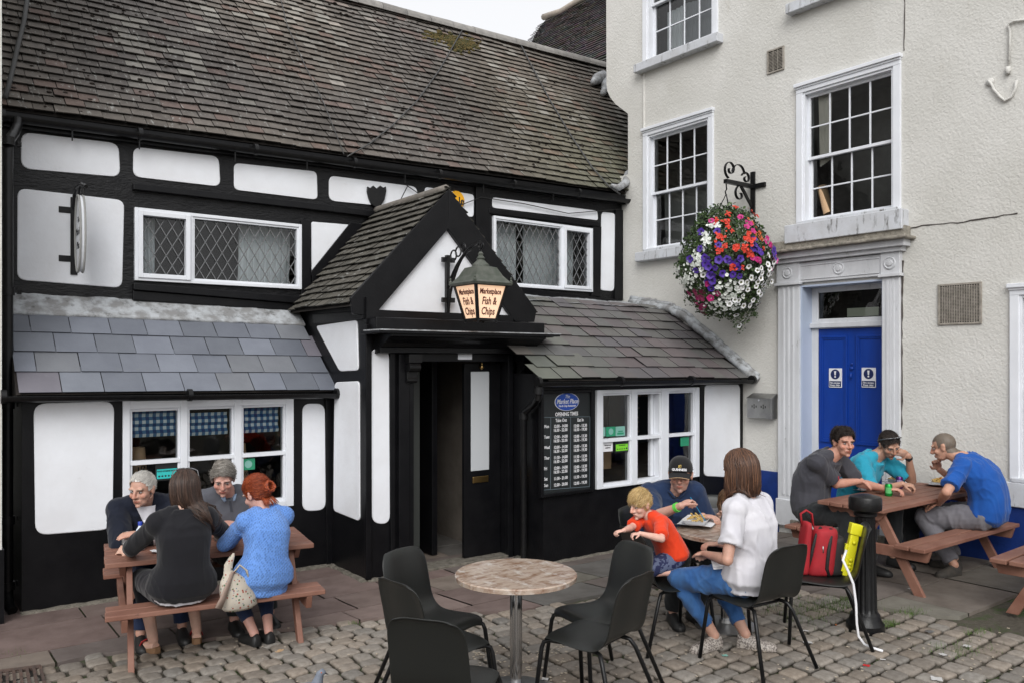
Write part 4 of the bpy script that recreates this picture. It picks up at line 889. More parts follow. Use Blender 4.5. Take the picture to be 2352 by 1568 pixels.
mb.lathe([(T_*.48, zr+.15), (T_*.46, zr+.20), (T_*.25, zr+.235), (.035, zr+.25), (.045, zr+.265), (.022, zr+.29), (.028, zr+.31), (.012, zr+.33)], V(hx,LY,0), 20)
for sx2, sy2 in ((1,1),(1,-1),(-1,1),(-1,-1)): mb.lathe([(.012,0),(.016,.02),(.006,.035),(.012,.05),(0,.062)], V(hx+sx2*(T_+.03), LY+sy2*(T_+.03), zr+.01), 10)
mb.build('lantern_roof', mat('verdigris', (.055,.065,.05), .5, col2=(.10,.105,.09), vs=12, bump=.3, bs=40, bdist=.004), ln, bevel=.003)
mb = MB()
for sx2, sy2 in ((1,1),(1,-1),(-1,1),(-1,-1)): mb.beam(V(hx+sx2*Bm, LY+sy2*Bm, zp0-.01), V(hx+sx2*T_, LY+sy2*T_, zr), .026, .026, side=V(1,0,0)); mb.lathe([(.01,-.03),(.012,0)], V(hx+sx2*Bm, LY+sy2*Bm, zp0-.01), 8)
for z, h in ((zp0-.008, Bm), (zr-.006, T_)):
    mb.box(hx-h-.013, hx+h+.013, LY-h-.013, LY-h+.013, z-.012, z+.012); mb.box(hx-h-.013, hx+h+.013, LY+h-.013, LY+h+.013, z-.012, z+.012); mb.box(hx-h-.013, hx-h+.013, LY-h+.013, LY+h-.013, z-.011, z+.011); mb.box(hx+h-.013, hx+h+.013, LY-h+.013, LY+h-.013, z-.011, z+.011)
mb.build('cage', MT['black_iron'], ln)
mat('lit_glass', (.8,.6,.45), .4, emit=(1,.62,.38,.42), col2=(.75,.55,.4), vs=5)
for dx, dy in ((0,-1),(-1,0),(0,1),(1,0)):
    n_ = V(dx,dy,0); u_ = V(-dy,dx,0)
    mb = MB(); q = [V(hx,LY,zp0+.003)+n_*Bm-u_*(Bm-.012), V(hx,LY,zp0+.003)+n_*Bm+u_*(Bm-.012), V(hx,LY,zr-.016)+n_*(T_-.004)+u_*(T_-.016), V(hx,LY,zr-.016)+n_*(T_-.004)-u_*(T_-.016)]
    mb.prism(q, -n_*.004); gp = mb.build('glass_panel', MT['lit_glass'], ln, fixn=True)
    if dx+dy < 0:
        mb = MB(); up_ = (q[3]-q[0]+u_*(T_-Bm)*1).normalized(); up_ = ((q[3]+q[2])/2-(q[0]+q[1])/2); hgt = up_.length; up_ = up_/hgt; c0 = (q[0]+q[1])/2
        nn = u_.cross(up_); nn = nn if nn.dot(n_) > 0 else -nn
        for t_, f_, s_, x_ in (('Marketplace', .81, .075, .93), ('Fish &', .52, .105, .9), ('Chips', .21, .105, .9)):
            text(mb, t_, c0+up_*hgt*f_+nn*.003, u_, up_, s_, xs=x_*.74, bold=.0020)
        mb.build('lettering', mat('letter_brown', (.09,.012,.008), .6), gp)
# opening-times board
bx = lambda x, y: AR.px(1199.3+x*.18922, 871.1+y*.18922)
ob = thing('opening_times_board', 'black board listing the opening times under a blue oval logo, left of the hatch window', 'sign', tuple(AR.P(*AR.px(1297,1130))))
u0, u1, z0, z1 = rq(AR, (1240,899),(1357,895),(1352,1128),(1237,1134))
mb = MB(); AR.box(mb, u0, u1, z0, z1, 0, .03); mb.build('board', MT['black_board'], ob)
mb = MB(); frame_bars(AR, mb, u0-.012, u1+.012, z0-.012, z1+.012, .035, .0, .055); mb.build('frame', MT['black_paint'], ob, bevel=.006)
c_ = bx(520,265); ru_ = abs(bx(665,265)[0]-c_[0]); rz2 = abs(bx(520,373)[1]-c_[1])
def oval(k, d0, d1, m, nm, par):
    mb = MB(); mb.loft([[AR.P(c_[0]+ru_*k*math.cos(2*PI*i/40), c_[1]+rz2*k*math.sin(2*PI*i/40), d) for i in range(40)] for d in (d0, d1)], True); return mb.build(nm, m, par, fixn=True)
oval(1, .03, .034, MT['paper'], 'logo_rim', ob); ol = oval(.955, .034, .0365, mat('logo_blue', (.012,.065,.36), .4), 'logo', ob)
D_ = .0378; XU = V(1,0,0); mb = MB()
text(mb, 'The', AR.P(*bx(520,203), D_), XU, UP, .055, shear=.4, xs=.8); text(mb, 'Market Place', AR.P(*bx(520,262), D_), XU, UP, .072, shear=.35, xs=.80, bold=.0008); text(mb, 'Fish & Chip Restaurant', AR.P(*bx(520,314), D_), XU, UP, .030, xs=.86, bold=.0006)
mb.build('logo_lettering', MT['paper'], ol)
mb = MB(); D_ = .0315; text(mb, 'OPENING TIMES', AR.P(*bx(518,415), D_), XU, UP, .056, xs=.80, bold=.0012)
T = lambda s_, x, y, k=.046, xs=.80, al='CENTER': text(mb, s_, AR.P(*bx(x,y), D_), XU, UP, k, xs=xs, bold=.0009, align=al)
T('Take Out', 450, 490, .05); T('Eat In', 685, 485, .05)
for d_, y0_, a1, a2, b1, b2, ya, yb in (('Mon',567,'12:00 - 14.00','16:30 - 22.00','12:00 - 13.30','16:30 - 19:30',560,555),('Tues',695,'12:00 - 14.00','16:30 - 22.00','12:00 - 13.30','16:30 - 19.30',688,682),('Wed',823,'12:00 - 14.00','16:30 - 22.00','12:00 - 13.30','16:30 - 19.30',813,803),
        ('Thur',950,'11:30 - 14.00','16:30 - 22.00','11:30 - 13:30','16:30 - 19:30',937,927),('Fri',1077,'12:00 - 14.00','16:30 - 22.00','12:00 - 13:30','16:30 - 19:30',1063,1050),('Sat',1203,'11:30 - 21.00','','11:30 - 19:30','',1190,1172),('Sun',1280,'12.00 - 20.00','','12:00 - 19:30','',1266,1246)):
    T(d_, 244, y0_, al='LEFT'); T(a1, 445, ya)
    if a2: T(a2, 442, ya+48)
    T(b1, 682, yb)
    if b2: T(b2, 682, yb+46)
mb.build('lettering', MT['paper'], ob)
mb = MB()
for x0_, y0_, x1_, y1_ in ((222,455,800,445),(222,455,215,1335),(800,445,795,1290),(215,1335,795,1290),(325,455,322,1325),(566,452,560,1308)): mb.beam(AR.P(*bx(x0_,y0_),.0305), AR.P(*bx(x1_,y1_),.0305), .006, .003, side=V(0,0,1) if x0_ != x1_ and abs(x0_-x1_) > 50 else V(1,0,0))
mb.build('table_rules', mat('rule_grey', (.10,.13,.15), .6), ob)
# window stickers
def sticker(fr, x0, y0, x1, y1, m, name, label, texts=(), r=.006, d=-.006, tm='paper', extra=None):
    r_ = rect(fr, x0, y0, x1, y1); t = thing(name, label, 'sticker', tuple(fr.P((r_[0]+r_[1])/2, r_[2], d)), group='stickers on the pub windows')
    mb = MB(); fr.panel(mb, [(r_[0],r_[3]),(r_[1],r_[3]),(r_[1],r_[2]),(r_[0],r_[2])], r, .003, d); mb.build('backing', m, t, fixn=True)
    if extra: extra(fr, r_, t, d+.004)
    if texts:
        mb = MB()
        for s_, fx, fz, sz in texts: text(mb, s_, fr.P(r_[0]+(r_[1]-r_[0])*fx, r_[2]+(r_[3]-r_[2])*fz, d+.0065), fr.u, UP, sz, xs=.85, bold=.0004)
        mb.build('lettering', MT[tm], t)
    return t
teal = mat('teal', (.03,.50,.48), .5); green = mat('sticker_green', (.02,.25,.13), .5); lime = mat('lime', (.20,.62,.03), .5); mint = mat('mint', (.20,.42,.36), .5)
def ex_h(mk):
    def f(fr, r_, t, d):
        mb = MB(); h = r_[3]-r_[2]; w = r_[1]-r_[0]; fr.box(mb, r_[0]+w*.06, r_[1]-w*.06, r_[2]+h*.12, r_[2]+h*.68, d-.001, d+.001); mb.build('rating_field', mk, t)
        mb = MB()
        for k in range(5): mb.lathe([(h*.055,0),(h*.055,.0008)], fr.P(r_[0]+w*(.16+.135*k), r_[2]+h*.27, d+.001), 14, ax=fr.n)
        mb.lathe([(h*.085,0),(h*.085,.001)], fr.P(r_[0]+w*.85, r_[2]+h*.29, d+.001), 16, ax=fr.n); mb.build('rating_dots', MT['ink'], t)
    return f
sticker(AL, 357, 1063, 411, 1102, MT['black_board'], 'hygiene_sticker', 'teal and black food hygiene rating sticker in the left window light', (('FOOD HYGIENE RATING', .5, .56, .019),), extra=ex_h(teal), tm='ink')
def ex_c(fr, r_, t, d):
    mb = MB(); h = r_[3]-r_[2]; mb.lathe([(h*.34,0),(h*.34,.001)], fr.P((r_[0]+r_[1])/2, r_[2]+h*.5, d), 24, ax=fr.n); mb.build('disc', mint, t)
sticker(AL, 555, 1052, 586, 1078, green, 'award_sticker', 'square green sticker with a pale disc in the gingham blind window', extra=ex_c)
sticker(AR, 1381, 980, 1391, 1001, mint, 'small_sticker', 'narrow pale sticker at the left of the sticker row in the hatch window')
sticker(AR, 1393, 979, 1414, 1001, green, 'award_sticker', 'green sticker with a pale disc in the hatch window sticker row', extra=ex_c)
def ex_m(fr, r_, t, d):
    mb = MB(); h = r_[3]-r_[2]; w = r_[1]-r_[0]; fr.box(mb, r_[0]+w*.15, r_[1]-w*.15, r_[2]+h*.15, r_[2]+h*.35, d-.001, d); fr.box(mb, r_[0]+w*.25, r_[1]-w*.25, r_[2]+h*.42, r_[2]+h*.55, d-.001, d); mb.build('print', green, t)
sticker(AR, 1415, 978, 1436, 1000, mint, 'award_sticker', 'pale mint sticker at the right of the sticker row in the hatch window', extra=ex_m)
sticker(AR, 1384, 1014, 1408, 1036, MT['paper'], 'notice', 'white printed notice about a website in the hatch window', (('Visit our new', .5, .68, .022), ('website at:', .5, .42, .022)), tm='ink')
sticker(AR, 1413, 1010, 1444, 1037, MT['black_board'], 'hygiene_sticker', 'lime green and black food hygiene sticker in the hatch window', (('FOOD HYGIENE RATING', .5, .58, .011),), extra=ex_h(lime), tm='ink')
sticker(AR, 1564, 1003, 1583, 1023, green, 'speech_sticker', 'green speech bubble sticker at the right of the hatch window')
# blinds, lampshades, things in the hatch
gc = {(0,0):(.62,.70,.72), (0,1):(.06,.17,.32), (1,0):(.06,.17,.32), (1,1):(.010,.045,.16)}; gingham = mat('gingham', (1,1,1), .85, attr=True)
for k, (x0, x1, yt, yb) in enumerate(((298,412,936,1000),(430,535,946,996),(555,652,934,990))):
    a, b = AL.px(x0,yt), AL.px(x1,yb); mb = MB(); nxs = int((b[0]-a[0])/.031); nzs = int((a[1]-b[1])/.031)
    for i in range(nxs):
        for j in range(nzs):
            u = a[0]+.031*i; z = b[1]+.031*j; f = lambda z: -.085+.012*math.sin((z-b[1])*2*PI/.11)+(.012 if z < b[1]+.06 else 0)
            mb.quad(AL.P(u,z,f(z)), AL.P(u+.031,z,f(z)), AL.P(u+.031,z+.031,f(z+.031)), AL.P(u,z+.031,f(z+.031)), gc[(i%2,j%2)])
    tag(mb.build('blind', gingham), ['blue gingham roman blind in the left light of the lower window','blue gingham roman blind in the middle light of the lower window','blue gingham roman blind in the right light of the lower window'][k], 'blind', 'gingham blinds')
for k, (xt, yt, xb, yb) in enumerate(((333,1034,349,1110),(573,1024,577,1098))):
    a, b = AL.px(xt,yt), AL.px(xb,yb); p = AL.P(a[0], a[1], -.36); h = a[1]-b[1]+.04
    t = thing('pendant_lampshade', ['printed sackcloth lampshade hanging behind the left light of the lower window','printed sackcloth lampshade hanging behind the right light of the lower window'][k], 'lampshade', tuple(p-UP*h), group='sackcloth lampshades')
    mb = MB(); mb.lathe([(.09,-h),(.06,0),(.057,0),(.087,-h)], p+V(.02,0,0), 24); mb.build('shade', MT['card'], t, smooth=True, sharp=40); mb = MB(); mb.tube([p, p+UP*.35], .004, 6); mb.build('flex', MT['ink'], t)
    mb = MB(); text(mb, 'BURG', p+V(.02,-.085,-h*.62), V(.9,.0,.3).normalized(), UP, .11); text(mb, 'SAVO', p+V(.02,-.093,-h*.88), V(1,0,.1).normalized(), UP, .08); mb.build('print', MT['ink'], t)
mb = MB(); r_ = rect(AR, 1420, 1040, 1445, 1086); AR.box(mb, r_[0], r_[1]+.1, r_[2], r_[3]+.02, -.42, -.40); tag(mb.build('counter_panel', MT['card']), 'tan wooden panel seen through the left light of the hatch window', 'panel')
mr = thing('kebab_menu', 'dark wall menu with faint lettering seen through the open hatch', 'menu', tuple(AR.P(ru(1500), .9, -.72)))
mb = MB(); AR.box(mb, ru(1462)+.25, ru(1560)+.5, .95, 1.78, -.74, -.72); mb.build('menu_board', MT['black_board'], mr)
mb = MB(); D_ = -.7195
text(mb, 'KEBAB MENU', AR.P(ru(1480)+.70, 1.56, D_), XU, UP, .07)
for k, s_ in enumerate(('Donor Kebab','Chicken Kebab','Mixed Kebab','Special Kebab','Chicken Tikka','Donor Wrap','Chicken Wrap','Naan Bread')): text(mb, s_, AR.P(ru(1480)+.42, 1.46-.06*k, D_), XU, UP, .04, align='LEFT')
mb.build('lettering', mat('menu_tan', (.30,.20,.12), .7), mr)
mb = MB(); AR.box(mb, ru(1531)-.05, ru(1555), .7, 1.75, -.20, -.17); tag(mb.build('blue_screen_board', mat('navy_board', (.008,.02,.10), .5)), 'dark blue board standing behind the right light of the hatch window', 'board')
# ================================================================ HANGING BASKET
bk_ = thing('basket_bracket', 'black scrolled wrought iron wall bracket above the flower basket', 'bracket', tuple(B.P(B.px(1731,470)[0], B.px(1731,470)[1], 0)))
mb = MB(); um_, zm_ = B.px(1731,430); zlo = B.px(1731,472)[1]; zhi = B.px(1731,396)[1]
B.box(mb, um_-.03, um_+.03, zlo-.1, zhi, 0, .03); B.box(mb, um_-.02, um_+.19, zm_-.028, zm_+.028, .002, .034)
tip = V(8.23, -um_, zm_); mb.beam(V(XB-.02,-um_,zm_), tip, .05, .05, side=V(0,1,0))
mb.beam(V(XB-.02,-um_,zm_-.28), V(XB-.26,-um_,zm_-.02), .02, .04, side=V(0,1,0))
def scroll(c, r0, r1, a0, a1, n=22): return [c+V(-(r0+(r1-r0)*k/n)*math.cos(a0+(a1-a0)*k/n), 0, (r0+(r1-r0)*k/n)*math.sin(a0+(a1-a0)*k/n)) for k in range(n+1)]
Yb = -um_
for pts in (scroll(V(8.33,Yb,zm_+.16), .025, .12, PI*2.1, -PI*.4)[::1], scroll(V(8.50,Yb,zm_+.12), .13, .11, PI*.05, PI*.95), scroll(V(8.64,Yb,zm_+.09), .02, .085, PI*2.3, PI*.1), scroll(V(8.52,Yb,zm_-.13), .02, .11, -PI*1.3, PI*.5)):
    mb.tube(pts, .007, 6, ry=.02, side=V(1,0,0))
mb.build('scrollwork', MT['black_iron'], bk_, smooth=True, sharp=50)
BC = V(8.22, Yb, 3.23)
hb = thing('flower_basket', 'big round hanging basket of red, purple, magenta and white flowers', 'hanging basket', tuple(BC-UP*.8))
mb = MB(); mb.tube([tip+V(.02,0,-.03), tip+V(.03,0,-.10), tip+V(.0,0,-.13), tip+V(.02,0,-.17)], .009, 6)
for a in (0, 2.1, 4.2): mb.tube([tip+V(.02,0,-.16), BC+V(.25*math.cos(a), .25*math.sin(a), .30)], .006, 5)
mb.build('chain', MT['black_iron'], hb); mb = MB(); mb.lathe([(.02,-.30),(.2,-.2),(.29,0),(.3,.04),(.28,.04)], BC+UP*.05, 20); mb.build('basket', MT['earth'], hb, smooth=True)
def bsurf(th, ph, k=1.0):   # th azimuth in the view frame (0 = towards camera), ph elevation
    rr = .57*(1+.26*nz(th*2, ph*2.4, 4)); cz_ = math.sin(ph); rad = rr*math.cos(ph)**.72*(1-.22*max(0, cz_)) ; z = .70*cz_ if cz_ > 0 else .70*cz_
    if cz_ < 0: rad *= (1-.06*(-cz_))
    d = (-FW*math.cos(th)+RT*math.sin(th)); p = BC+d*rad*k+UP*z*k
    p.x = min(p.x, XB-.03); return p, (d*math.cos(ph)+UP*math.sin(ph)*.8).normalized()
mb = MB(); lg = [(.035,.07,.015),(.045,.085,.02),(.025,.05,.012),(.06,.10,.028),(.02,.04,.014)]
def leaf(mb, p, n, s, col):
    a = n.orthogonal().normalized(); a.rotate(Matrix.Rotation(rnd(0,6.28),3,n)); b = n.cross(a); tip_ = p+a*s+n*s*rnd(-.5,.4)
    mb.add([p, p+a*s*.5+b*s*.38, tip_, p+a*s*.5-b*s*.38], [(0,1,2),(0,2,3)], col)
for _ in range(8500):
    th = rnd(-PI, PI); ph = math.asin(rnd(-1, 1)); p, n = bsurf(th, ph, rnd(.72, 1.02)**.5*rnd(.95,1.03)); n = (n+V(rnd(-1,1),rnd(-1,1),rnd(-1,1))*.8).normalized()
    k = rnd(.7,1.2); c = random.choice(lg); leaf(mb, p, n, rnd(.025,.055), tuple(x*k for x in c))
for x0, l_ in ((.08,.22),(.14,.30),(.02,.14),(.2,.18),(-.1,.12),(-.25,.10),(.3,.1)):   # trailing stems
    for _ in range(90):
        t = rnd(0,1); p = BC+RT*(x0+rnd(-.04,.04)+.02*t)+(-FW)*rnd(.1,.2)+UP*(-.60-l_*t); leaf(mb, p, V(rnd(-1,1),rnd(-1,1),rnd(-1,1)).normalized(), rnd(.015,.035), random.choice(lg))
tag(mb.build('foliage', mat('leaf', (1,1,1), .6, attr=True), hb), None, None)
def petunia(mb, p, n, r, col, cen=None):
    n = (n+V(rnd(-1,1),rnd(-1,1),rnd(-1,1))*.35).normalized(); a = n.orthogonal().normalized(); a.rotate(Matrix.Rotation(rnd(0,6.28),3,n)); b = n.cross(a); vs = [p-n*r*.35]; m_ = 10
    for k in range(m_):
        t = 2*PI*k/m_; q = r*(1.0 if k % 2 == 0 else .88); vs.append(p+(a*math.cos(t)+b*math.sin(t))*q*.42)
    for k in range(m_):
        t = 2*PI*k/m_; q = r*(1.0 if k % 2 == 0 else .84); vs.append(p+(a*math.cos(t)+b*math.sin(t))*q+n*r*rnd(.0,.2))
    mb.add(vs[:m_+1], [(0,1+k,1+(k+1)%m_) for k in range(m_)], cen or col); mb.add(vs[1:], [(k,m_+k,m_+(k+1)%m_,(k+1)%m_) for k in range(m_)], col)
def cluster(mb, p, n, r, col, cnt=16):
    a = n.orthogonal().normalized(); b = n.cross(a)
    for _ in range(cnt):
        q = p+a*random.gauss(0,r*.45)+b*random.gauss(0,r*.45)+n*rnd(0,r*.4); k = rnd(.8,1.15); petunia(mb, q, n, r*.34, tuple(min(.95,x*k) for x in col))
sets = {'red_geraniums': [], 'purple_petunias': [], 'white_petunias': [], 'magenta_petunias': [], 'orange_flowers': []}
inv = lambda x, y: ((x-607)/ 470, (870-y)/560)   # from the close-up crop
def at(x, y):
    fx, fz = inv(x, y); ph = math.asin(max(-.99, min(.99, fz*.98))); w_ = max(.25, math.cos(ph)); th = math.asin(max(-.97, min(.97, fx/w_*.92))); return bsurf(th, ph, 1.03)
mr_ = MB(); mo_ = MB(); mp_ = MB(); mm_ = MB(); mw_ = MB()
for x, y, s in ((672,385,.06),(850,440,.09),(560,460,.07),(415,525,.07),(525,545,.08),(525,590,.06),(440,685,.10),(700,715,.12),(760,725,.07),(580,790,.10),(660,805,.09),(425,820,.08),(760,850,.09),(560,985,.07),(575,630,.04),(680,980,.05),(495,785,.06),(895,790,.04),(905,580,.03)): p, n = at(x, y); cluster(mr_, p, n, s*.62, (.62,.035,.012), 15)
for x, y, s in ((825,545,.05),(945,640,.09),(775,510,.05),(940,690,.08),(870,655,.05)): p, n = at(x, y); cluster(mo_, p, n, s*.6, (.60,.12,.015), 9)
for x, y in ((705,485),(705,600),(770,640),(735,550),(790,555),(370,518),(1010,770),(1030,800),(965,720),(1000,745),(790,885),(830,905),(970,905),(1010,680),(845,915)): p, n = at(x, y); petunia(mm_, p, n, .042, (.45,.008,.16))
for x, y in ((230,1185),(285,1190),(260,1240),(265,1310),(370,1320),(365,1375),(300,1385),(330,1125),(215,1290),(330,1250),(390,1255),(240,1330),(175,1190),(430,1215),(300,1240)): p, n = at(x+rnd(-8,8), y); petunia(mm_, p, n, .050, random.choice([(.40,.006,.13),(.22,.004,.06),(.45,.01,.15)]))
for x, y in ((1040,840),(1065,855),(1010,870),(1030,965),(1045,985),(1000,895),(1060,835)): p, n = at(x, y); cluster(mm_, p, n, .05, (.75,.12,.42), 8)
for x, y in ((265,620),(410,630),(410,765),(425,910),(505,905),(530,930),(610,930),(330,970),(400,985),(350,1045),(380,1050),(465,1040),(560,1050),(320,1105),(375,1100),(380,1165),(640,1060),(240,790),(170,880),(300,880),(330,900),(820,760),(845,810),(870,830),(800,710),(960,830),(800,800),(940,880),(620,985),(205,990),(985,800),(300,940),(640,900)):
    p, n = at(x+rnd(-6,6), y); petunia(mp_, p, n, rnd(.042,.056), (.055,.012,.27), (.02,.005,.1))
for x, y in ((905,865),(755,968),(945,925),(895,950),(850,985),(920,990),(970,965),(860,1030),(825,1005),(965,1030),(1050,1010),(1015,1025),(790,1070),(815,1080),(860,1075),(685,1112),(750,1140),(840,1110),(890,1115),(680,1160),(710,1160),(820,1150),(755,1180),(910,1160),(960,1135),(830,1200),(930,1205),(880,1220),(705,1235),(795,1275),(855,1298),(925,1292),(990,1290),(850,1350),(920,1350),(730,1325),(790,1320),(660,1410),(785,1410),(740,1465),(690,1525),(1020,1090),(990,1150),(258,985),(270,1035),(570,1310),(620,1275),(660,1280),(1030,1230),(1015,1290),(970,1250),(760,1110)):
    p, n = at(x, min(y,1400)); p = p-UP*max(0,(y-1400))*.0011; petunia(mw_, p, n, rnd(.034,.043), (.80,.80,.80), (.12,.12,.05))
for _ in range(330):
    x, y = random.choice(((190,980,45,90),(560,1230,110,70),(220,880,35,50),(300,690,35,60),(430,1330,90,50),(560,1170,60,50),(620,1340,100,40),(990,1180,35,80),(380,560,50,25),(180,1080,30,50)))[0:2], 0
    x, y = x
    zz = {190:(45,90),560:(110,60),220:(35,50),300:(30,55),430:(90,45),620:(100,35),990:(30,80),380:(35,20),180:(25,50)}[x]
    p, n = at(x+random.gauss(0,zz[0]*.7), y+random.gauss(0,zz[1]*.7)); petunia(mw_, p, n, rnd(.014,.026), (.72,.75,.70))
fm = mat('petal', (1,1,1), .55, attr=True, sheen=.2)
for k, m_ in (('red_geraniums',mr_),('orange_flowers',mo_),('purple_petunias',mp_),('magenta_petunias',mm_),('white_petunias',mw_)): m_.build(k, fm, hb)
# ================================================================ FURNITURE
def picnic(loc, rz, L_, W_, ht, off, label):
    t = thing('picnic_table', label, 'picnic table', loc, rz, 'reddish brown wooden picnic tables'); wd = MT['table_wood']
    mb = MB(); n = 5; pw = W_/n
    for i in range(n): y0 = -W_/2+i*pw; e = rnd(-.004,.004); mb.box(-L_/2+e, L_/2+e, y0+.006, y0+pw-.006, ht-.036, ht+rnd(-.001,.001))
    mb.build('tabletop', wd, t, local=True, bevel=.006)
    for s in (-1, 1):
        mb = MB()
        for k in (-1, 1): c = s*off+k*.069; mb.box(-L_/2+rnd(-.004,.004), L_/2, c-.061, c+.061, .41, .445)
        mb.build('bench', wd, t, local=True, bevel=.006)
    xl = L_/2-.16
    for sx in (-1, 1):
        for sy in (-1, 1):
            mb = MB(); d = V(0, sy*(off+.04), -.02)-V(0, sy*(W_/2-.14), ht-.04)
            a = V(sx*xl, sy*(W_/2-.14), ht-.04); b = V(sx*xl, sy*(off+.02), 0)
            mb.hexa([b+V(-.02,-.045,0), b+V(.02,-.045,0), b+V(.02,.045,0), b+V(-.02,.045,0), a+V(-.02,-.045,0), a+V(.02,-.045,0), a+V(.02,.045,0), a+V(-.02,.045,0)])
            mb.build('leg', wd, t, local=True, bevel=.004)
        mb = MB(); x = sx*(xl+.043); mb.hexa([V(x-.02,-off-.10,.315),V(x+.02,-off-.10,.315),V(x+.02,off+.10,.315),V(x-.02,off+.10,.315),V(x-.02,-off-.13,.408),V(x+.02,-off-.13,.408),V(x+.02,off+.13,.408),V(x-.02,off+.13,.408)]); mb.build('seat_rail', wd, t, local=True, bevel=.004)
        mb = MB(); mb.hexa([V(x-.02,-W_/2+.10,ht-.12),V(x+.02,-W_/2+.10,ht-.12),V(x+.02,W_/2-.10,ht-.12),V(x-.02,W_/2-.10,ht-.12),V(x-.02,-W_/2+.03,ht-.038),V(x+.02,-W_/2+.03,ht-.038),V(x+.02,W_/2-.03,ht-.038),V(x-.02,W_/2-.03,ht-.038)]); mb.build('top_rail', wd, t, local=True, bevel=.004)
        mb = MB(); mb.beam(V(sx*(xl-.01),0,.36), V(sx*.22,0,ht-.05), .07, .04, side=V(0,1,0)); mb.build('brace', wd, t, local=True, bevel=.004)
    return t
T1C = V(1.963, 6.55, gz(6.55)); picnic(T1C, R(-10), 1.47, .74, .717, .60, 'picnic table with four people in front of the gingham blind window')
T2C = V(7.74, 4.03, -.012); picnic(T2C, 0, 1.86, .64, .727, .54, 'long picnic table with three men in front of the blue door')
picnic(V(7.86, 2.26, 0), R(2), 1.86, .64, .727, .54, 'picnic table mostly cut off at the right edge of the picture')
def shell_mesh():
    prof = [(.235,.400,.165),(.232,.425,.185),(.205,.446,.205),(.12,.443,.218),(.02,.434,.222),(-.07,.430,.220),(-.13,.440,.214),(-.175,.475,.206),(-.198,.53,.200),(-.212,.60,.198),(-.228,.67,.198),(-.244,.735,.195),(-.258,.785,.180),(-.272,.808,.158),(-.290,.816,.135)]
    mb = MB(); rows = []; n = 14
    for i, (y, z, w_) in enumerate(prof):
        row = []
        back = max(0, min(1, (z-.45)/.15)) if y < -.1 else 0
        for k in range(n+1):
            s = -1+2*k/n; e = abs(s)**4
            row.append(V(s*w_, y+back*(.030*s*s-.030*e), z-(1-back)*(.030*e-.012*s*s)-(.012*e if i > 11 else 0)))
        rows.append(row)
    mb.loft(rows, False, closed=False); return mb
def chair_proto(loc, rz, label):
    t = thing('plastic_chair', label, 'chair', loc, rz, 'black plastic stacking chairs'); me = shell_mesh().mesh('seat_shell'); o = bpy.data.objects.new('seat_shell', me); link(o, me, MT['chair_plastic'], t, True, True)
    md = o.modifiers.new('th', 'SOLIDIFY'); md.thickness = .009; md.offset = 0; md2 = o.modifiers.new('ss', 'SUBSURF'); md2.levels = 1; md2.render_levels = 2
    r = .0125
    for sx in (-1, 1):
        mb = MB(); mb.tube([V(sx*.150,.13,.405),V(sx*.168,.205,.405),V(sx*.180,.235,.392),V(sx*.190,.243,.36),V(sx*.245,.262,0)], r, 10, side=V(1,0,0)); mb.build('leg', MT['black_iron'], t, True, True)
        mb = MB(); mb.tube([V(sx*.150,.131,.405),V(sx*.150,-.09,.400),V(sx*.158,-.12,.392),V(sx*.175,-.145,.35),V(sx*.250,-.275,0)], r, 10, side=V(1,0,0)); mb.build('leg', MT['black_iron'], t, True, True)
    mb = MB(); mb.tube([V(-.15,-.06,.397),V(.15,-.06,.397)], .010, 8); mb.tube([V(-.15,.10,.400),V(.15,.10,.400)], .010, 8); mb.build('frame', MT['black_iron'], t, True, True)
    return t
CH = [((2.66,4.33),(.3,-.95),'black plastic chair facing the camera, behind the empty round table near the pub corner'),
      ((2.41,3.90),(1,.1),'middle of the three black chairs on the left of the empty round table'),
      ((2.14,3.37),(.81,.58),'nearest black chair, its back to the camera, cut off by the picture bottom'),
      ((3.53,3.75),(-.99,.1),'rear one of two empty black chairs right of the empty round table'),
      ((3.19,3.43),(-.25,.97),'front one of two empty black chairs right of the empty round table'),
      ((4.40,4.02),(.95,-.31),'black chair with a boy in orange leaning over its back'),
      ((4.97,4.62),(.3,-.95),'black chair under the man in the black cap'),
      ((4.56,3.36),(.08,.99),'black chair under the woman in the white T-shirt'),
      ((5.40,3.38),(-.62,.79),'black chair holding the red backpack beside the bollard'),
      ((5.72,4.62),(-.8,-.6),'black chair hidden behind the woman in white, under a small child')]
ch0 = None
for (x, y), (dx, dy), lab in CH:
    rz = math.atan2(-dx, dy); loc = V(x, y, gz(y))
    if ch0 is None: ch0 = chair_proto(loc, rz, lab); ch0.scale = (1.02,)*3
    else: dup(ch0, loc, rz, lab)
def round_table(x, y, ht, label, r=.37):
    t = thing('round_table', label, 'table', (x, y, gz(y)), group='round marble topped tables'); c = V(x, y, gz(y))
    mb = MB(); mb.lathe([(.0,ht-.034),(r-.008,ht-.034),(r,ht-.030),(r+.002,ht-.006),(r-.005,ht),(0,ht+.0005)], c, 64); mb.build('tabletop', MT['marble'], t, smooth=True, sharp=40)
    mb = MB(); mb.lathe([(.038,.02),(.038,ht-.04)], c, 28); mb.lathe([(.12,ht-.045),(.12,ht-.034)], c, 24); mb.build('pedestal', MT['chrome'], t, smooth=True, sharp=40)
    mb = MB(); mb.lathe([(.23,0),(.23,.008),(.20,.018),(.05,.030),(.045,.05)], c, 40); mb.build('base', MT['steel'], t, smooth=True, sharp=40); return t
T0 = onZ(1185,1311,.72); round_table(T0.x, T0.y, .72, 'empty round table with a mottled brown marble top on a chrome pole')
T3 = V(5.04, 3.99, 0); round_table(5.04, 3.99, .725, 'round marble topped table with food between the capped man and the woman in white')
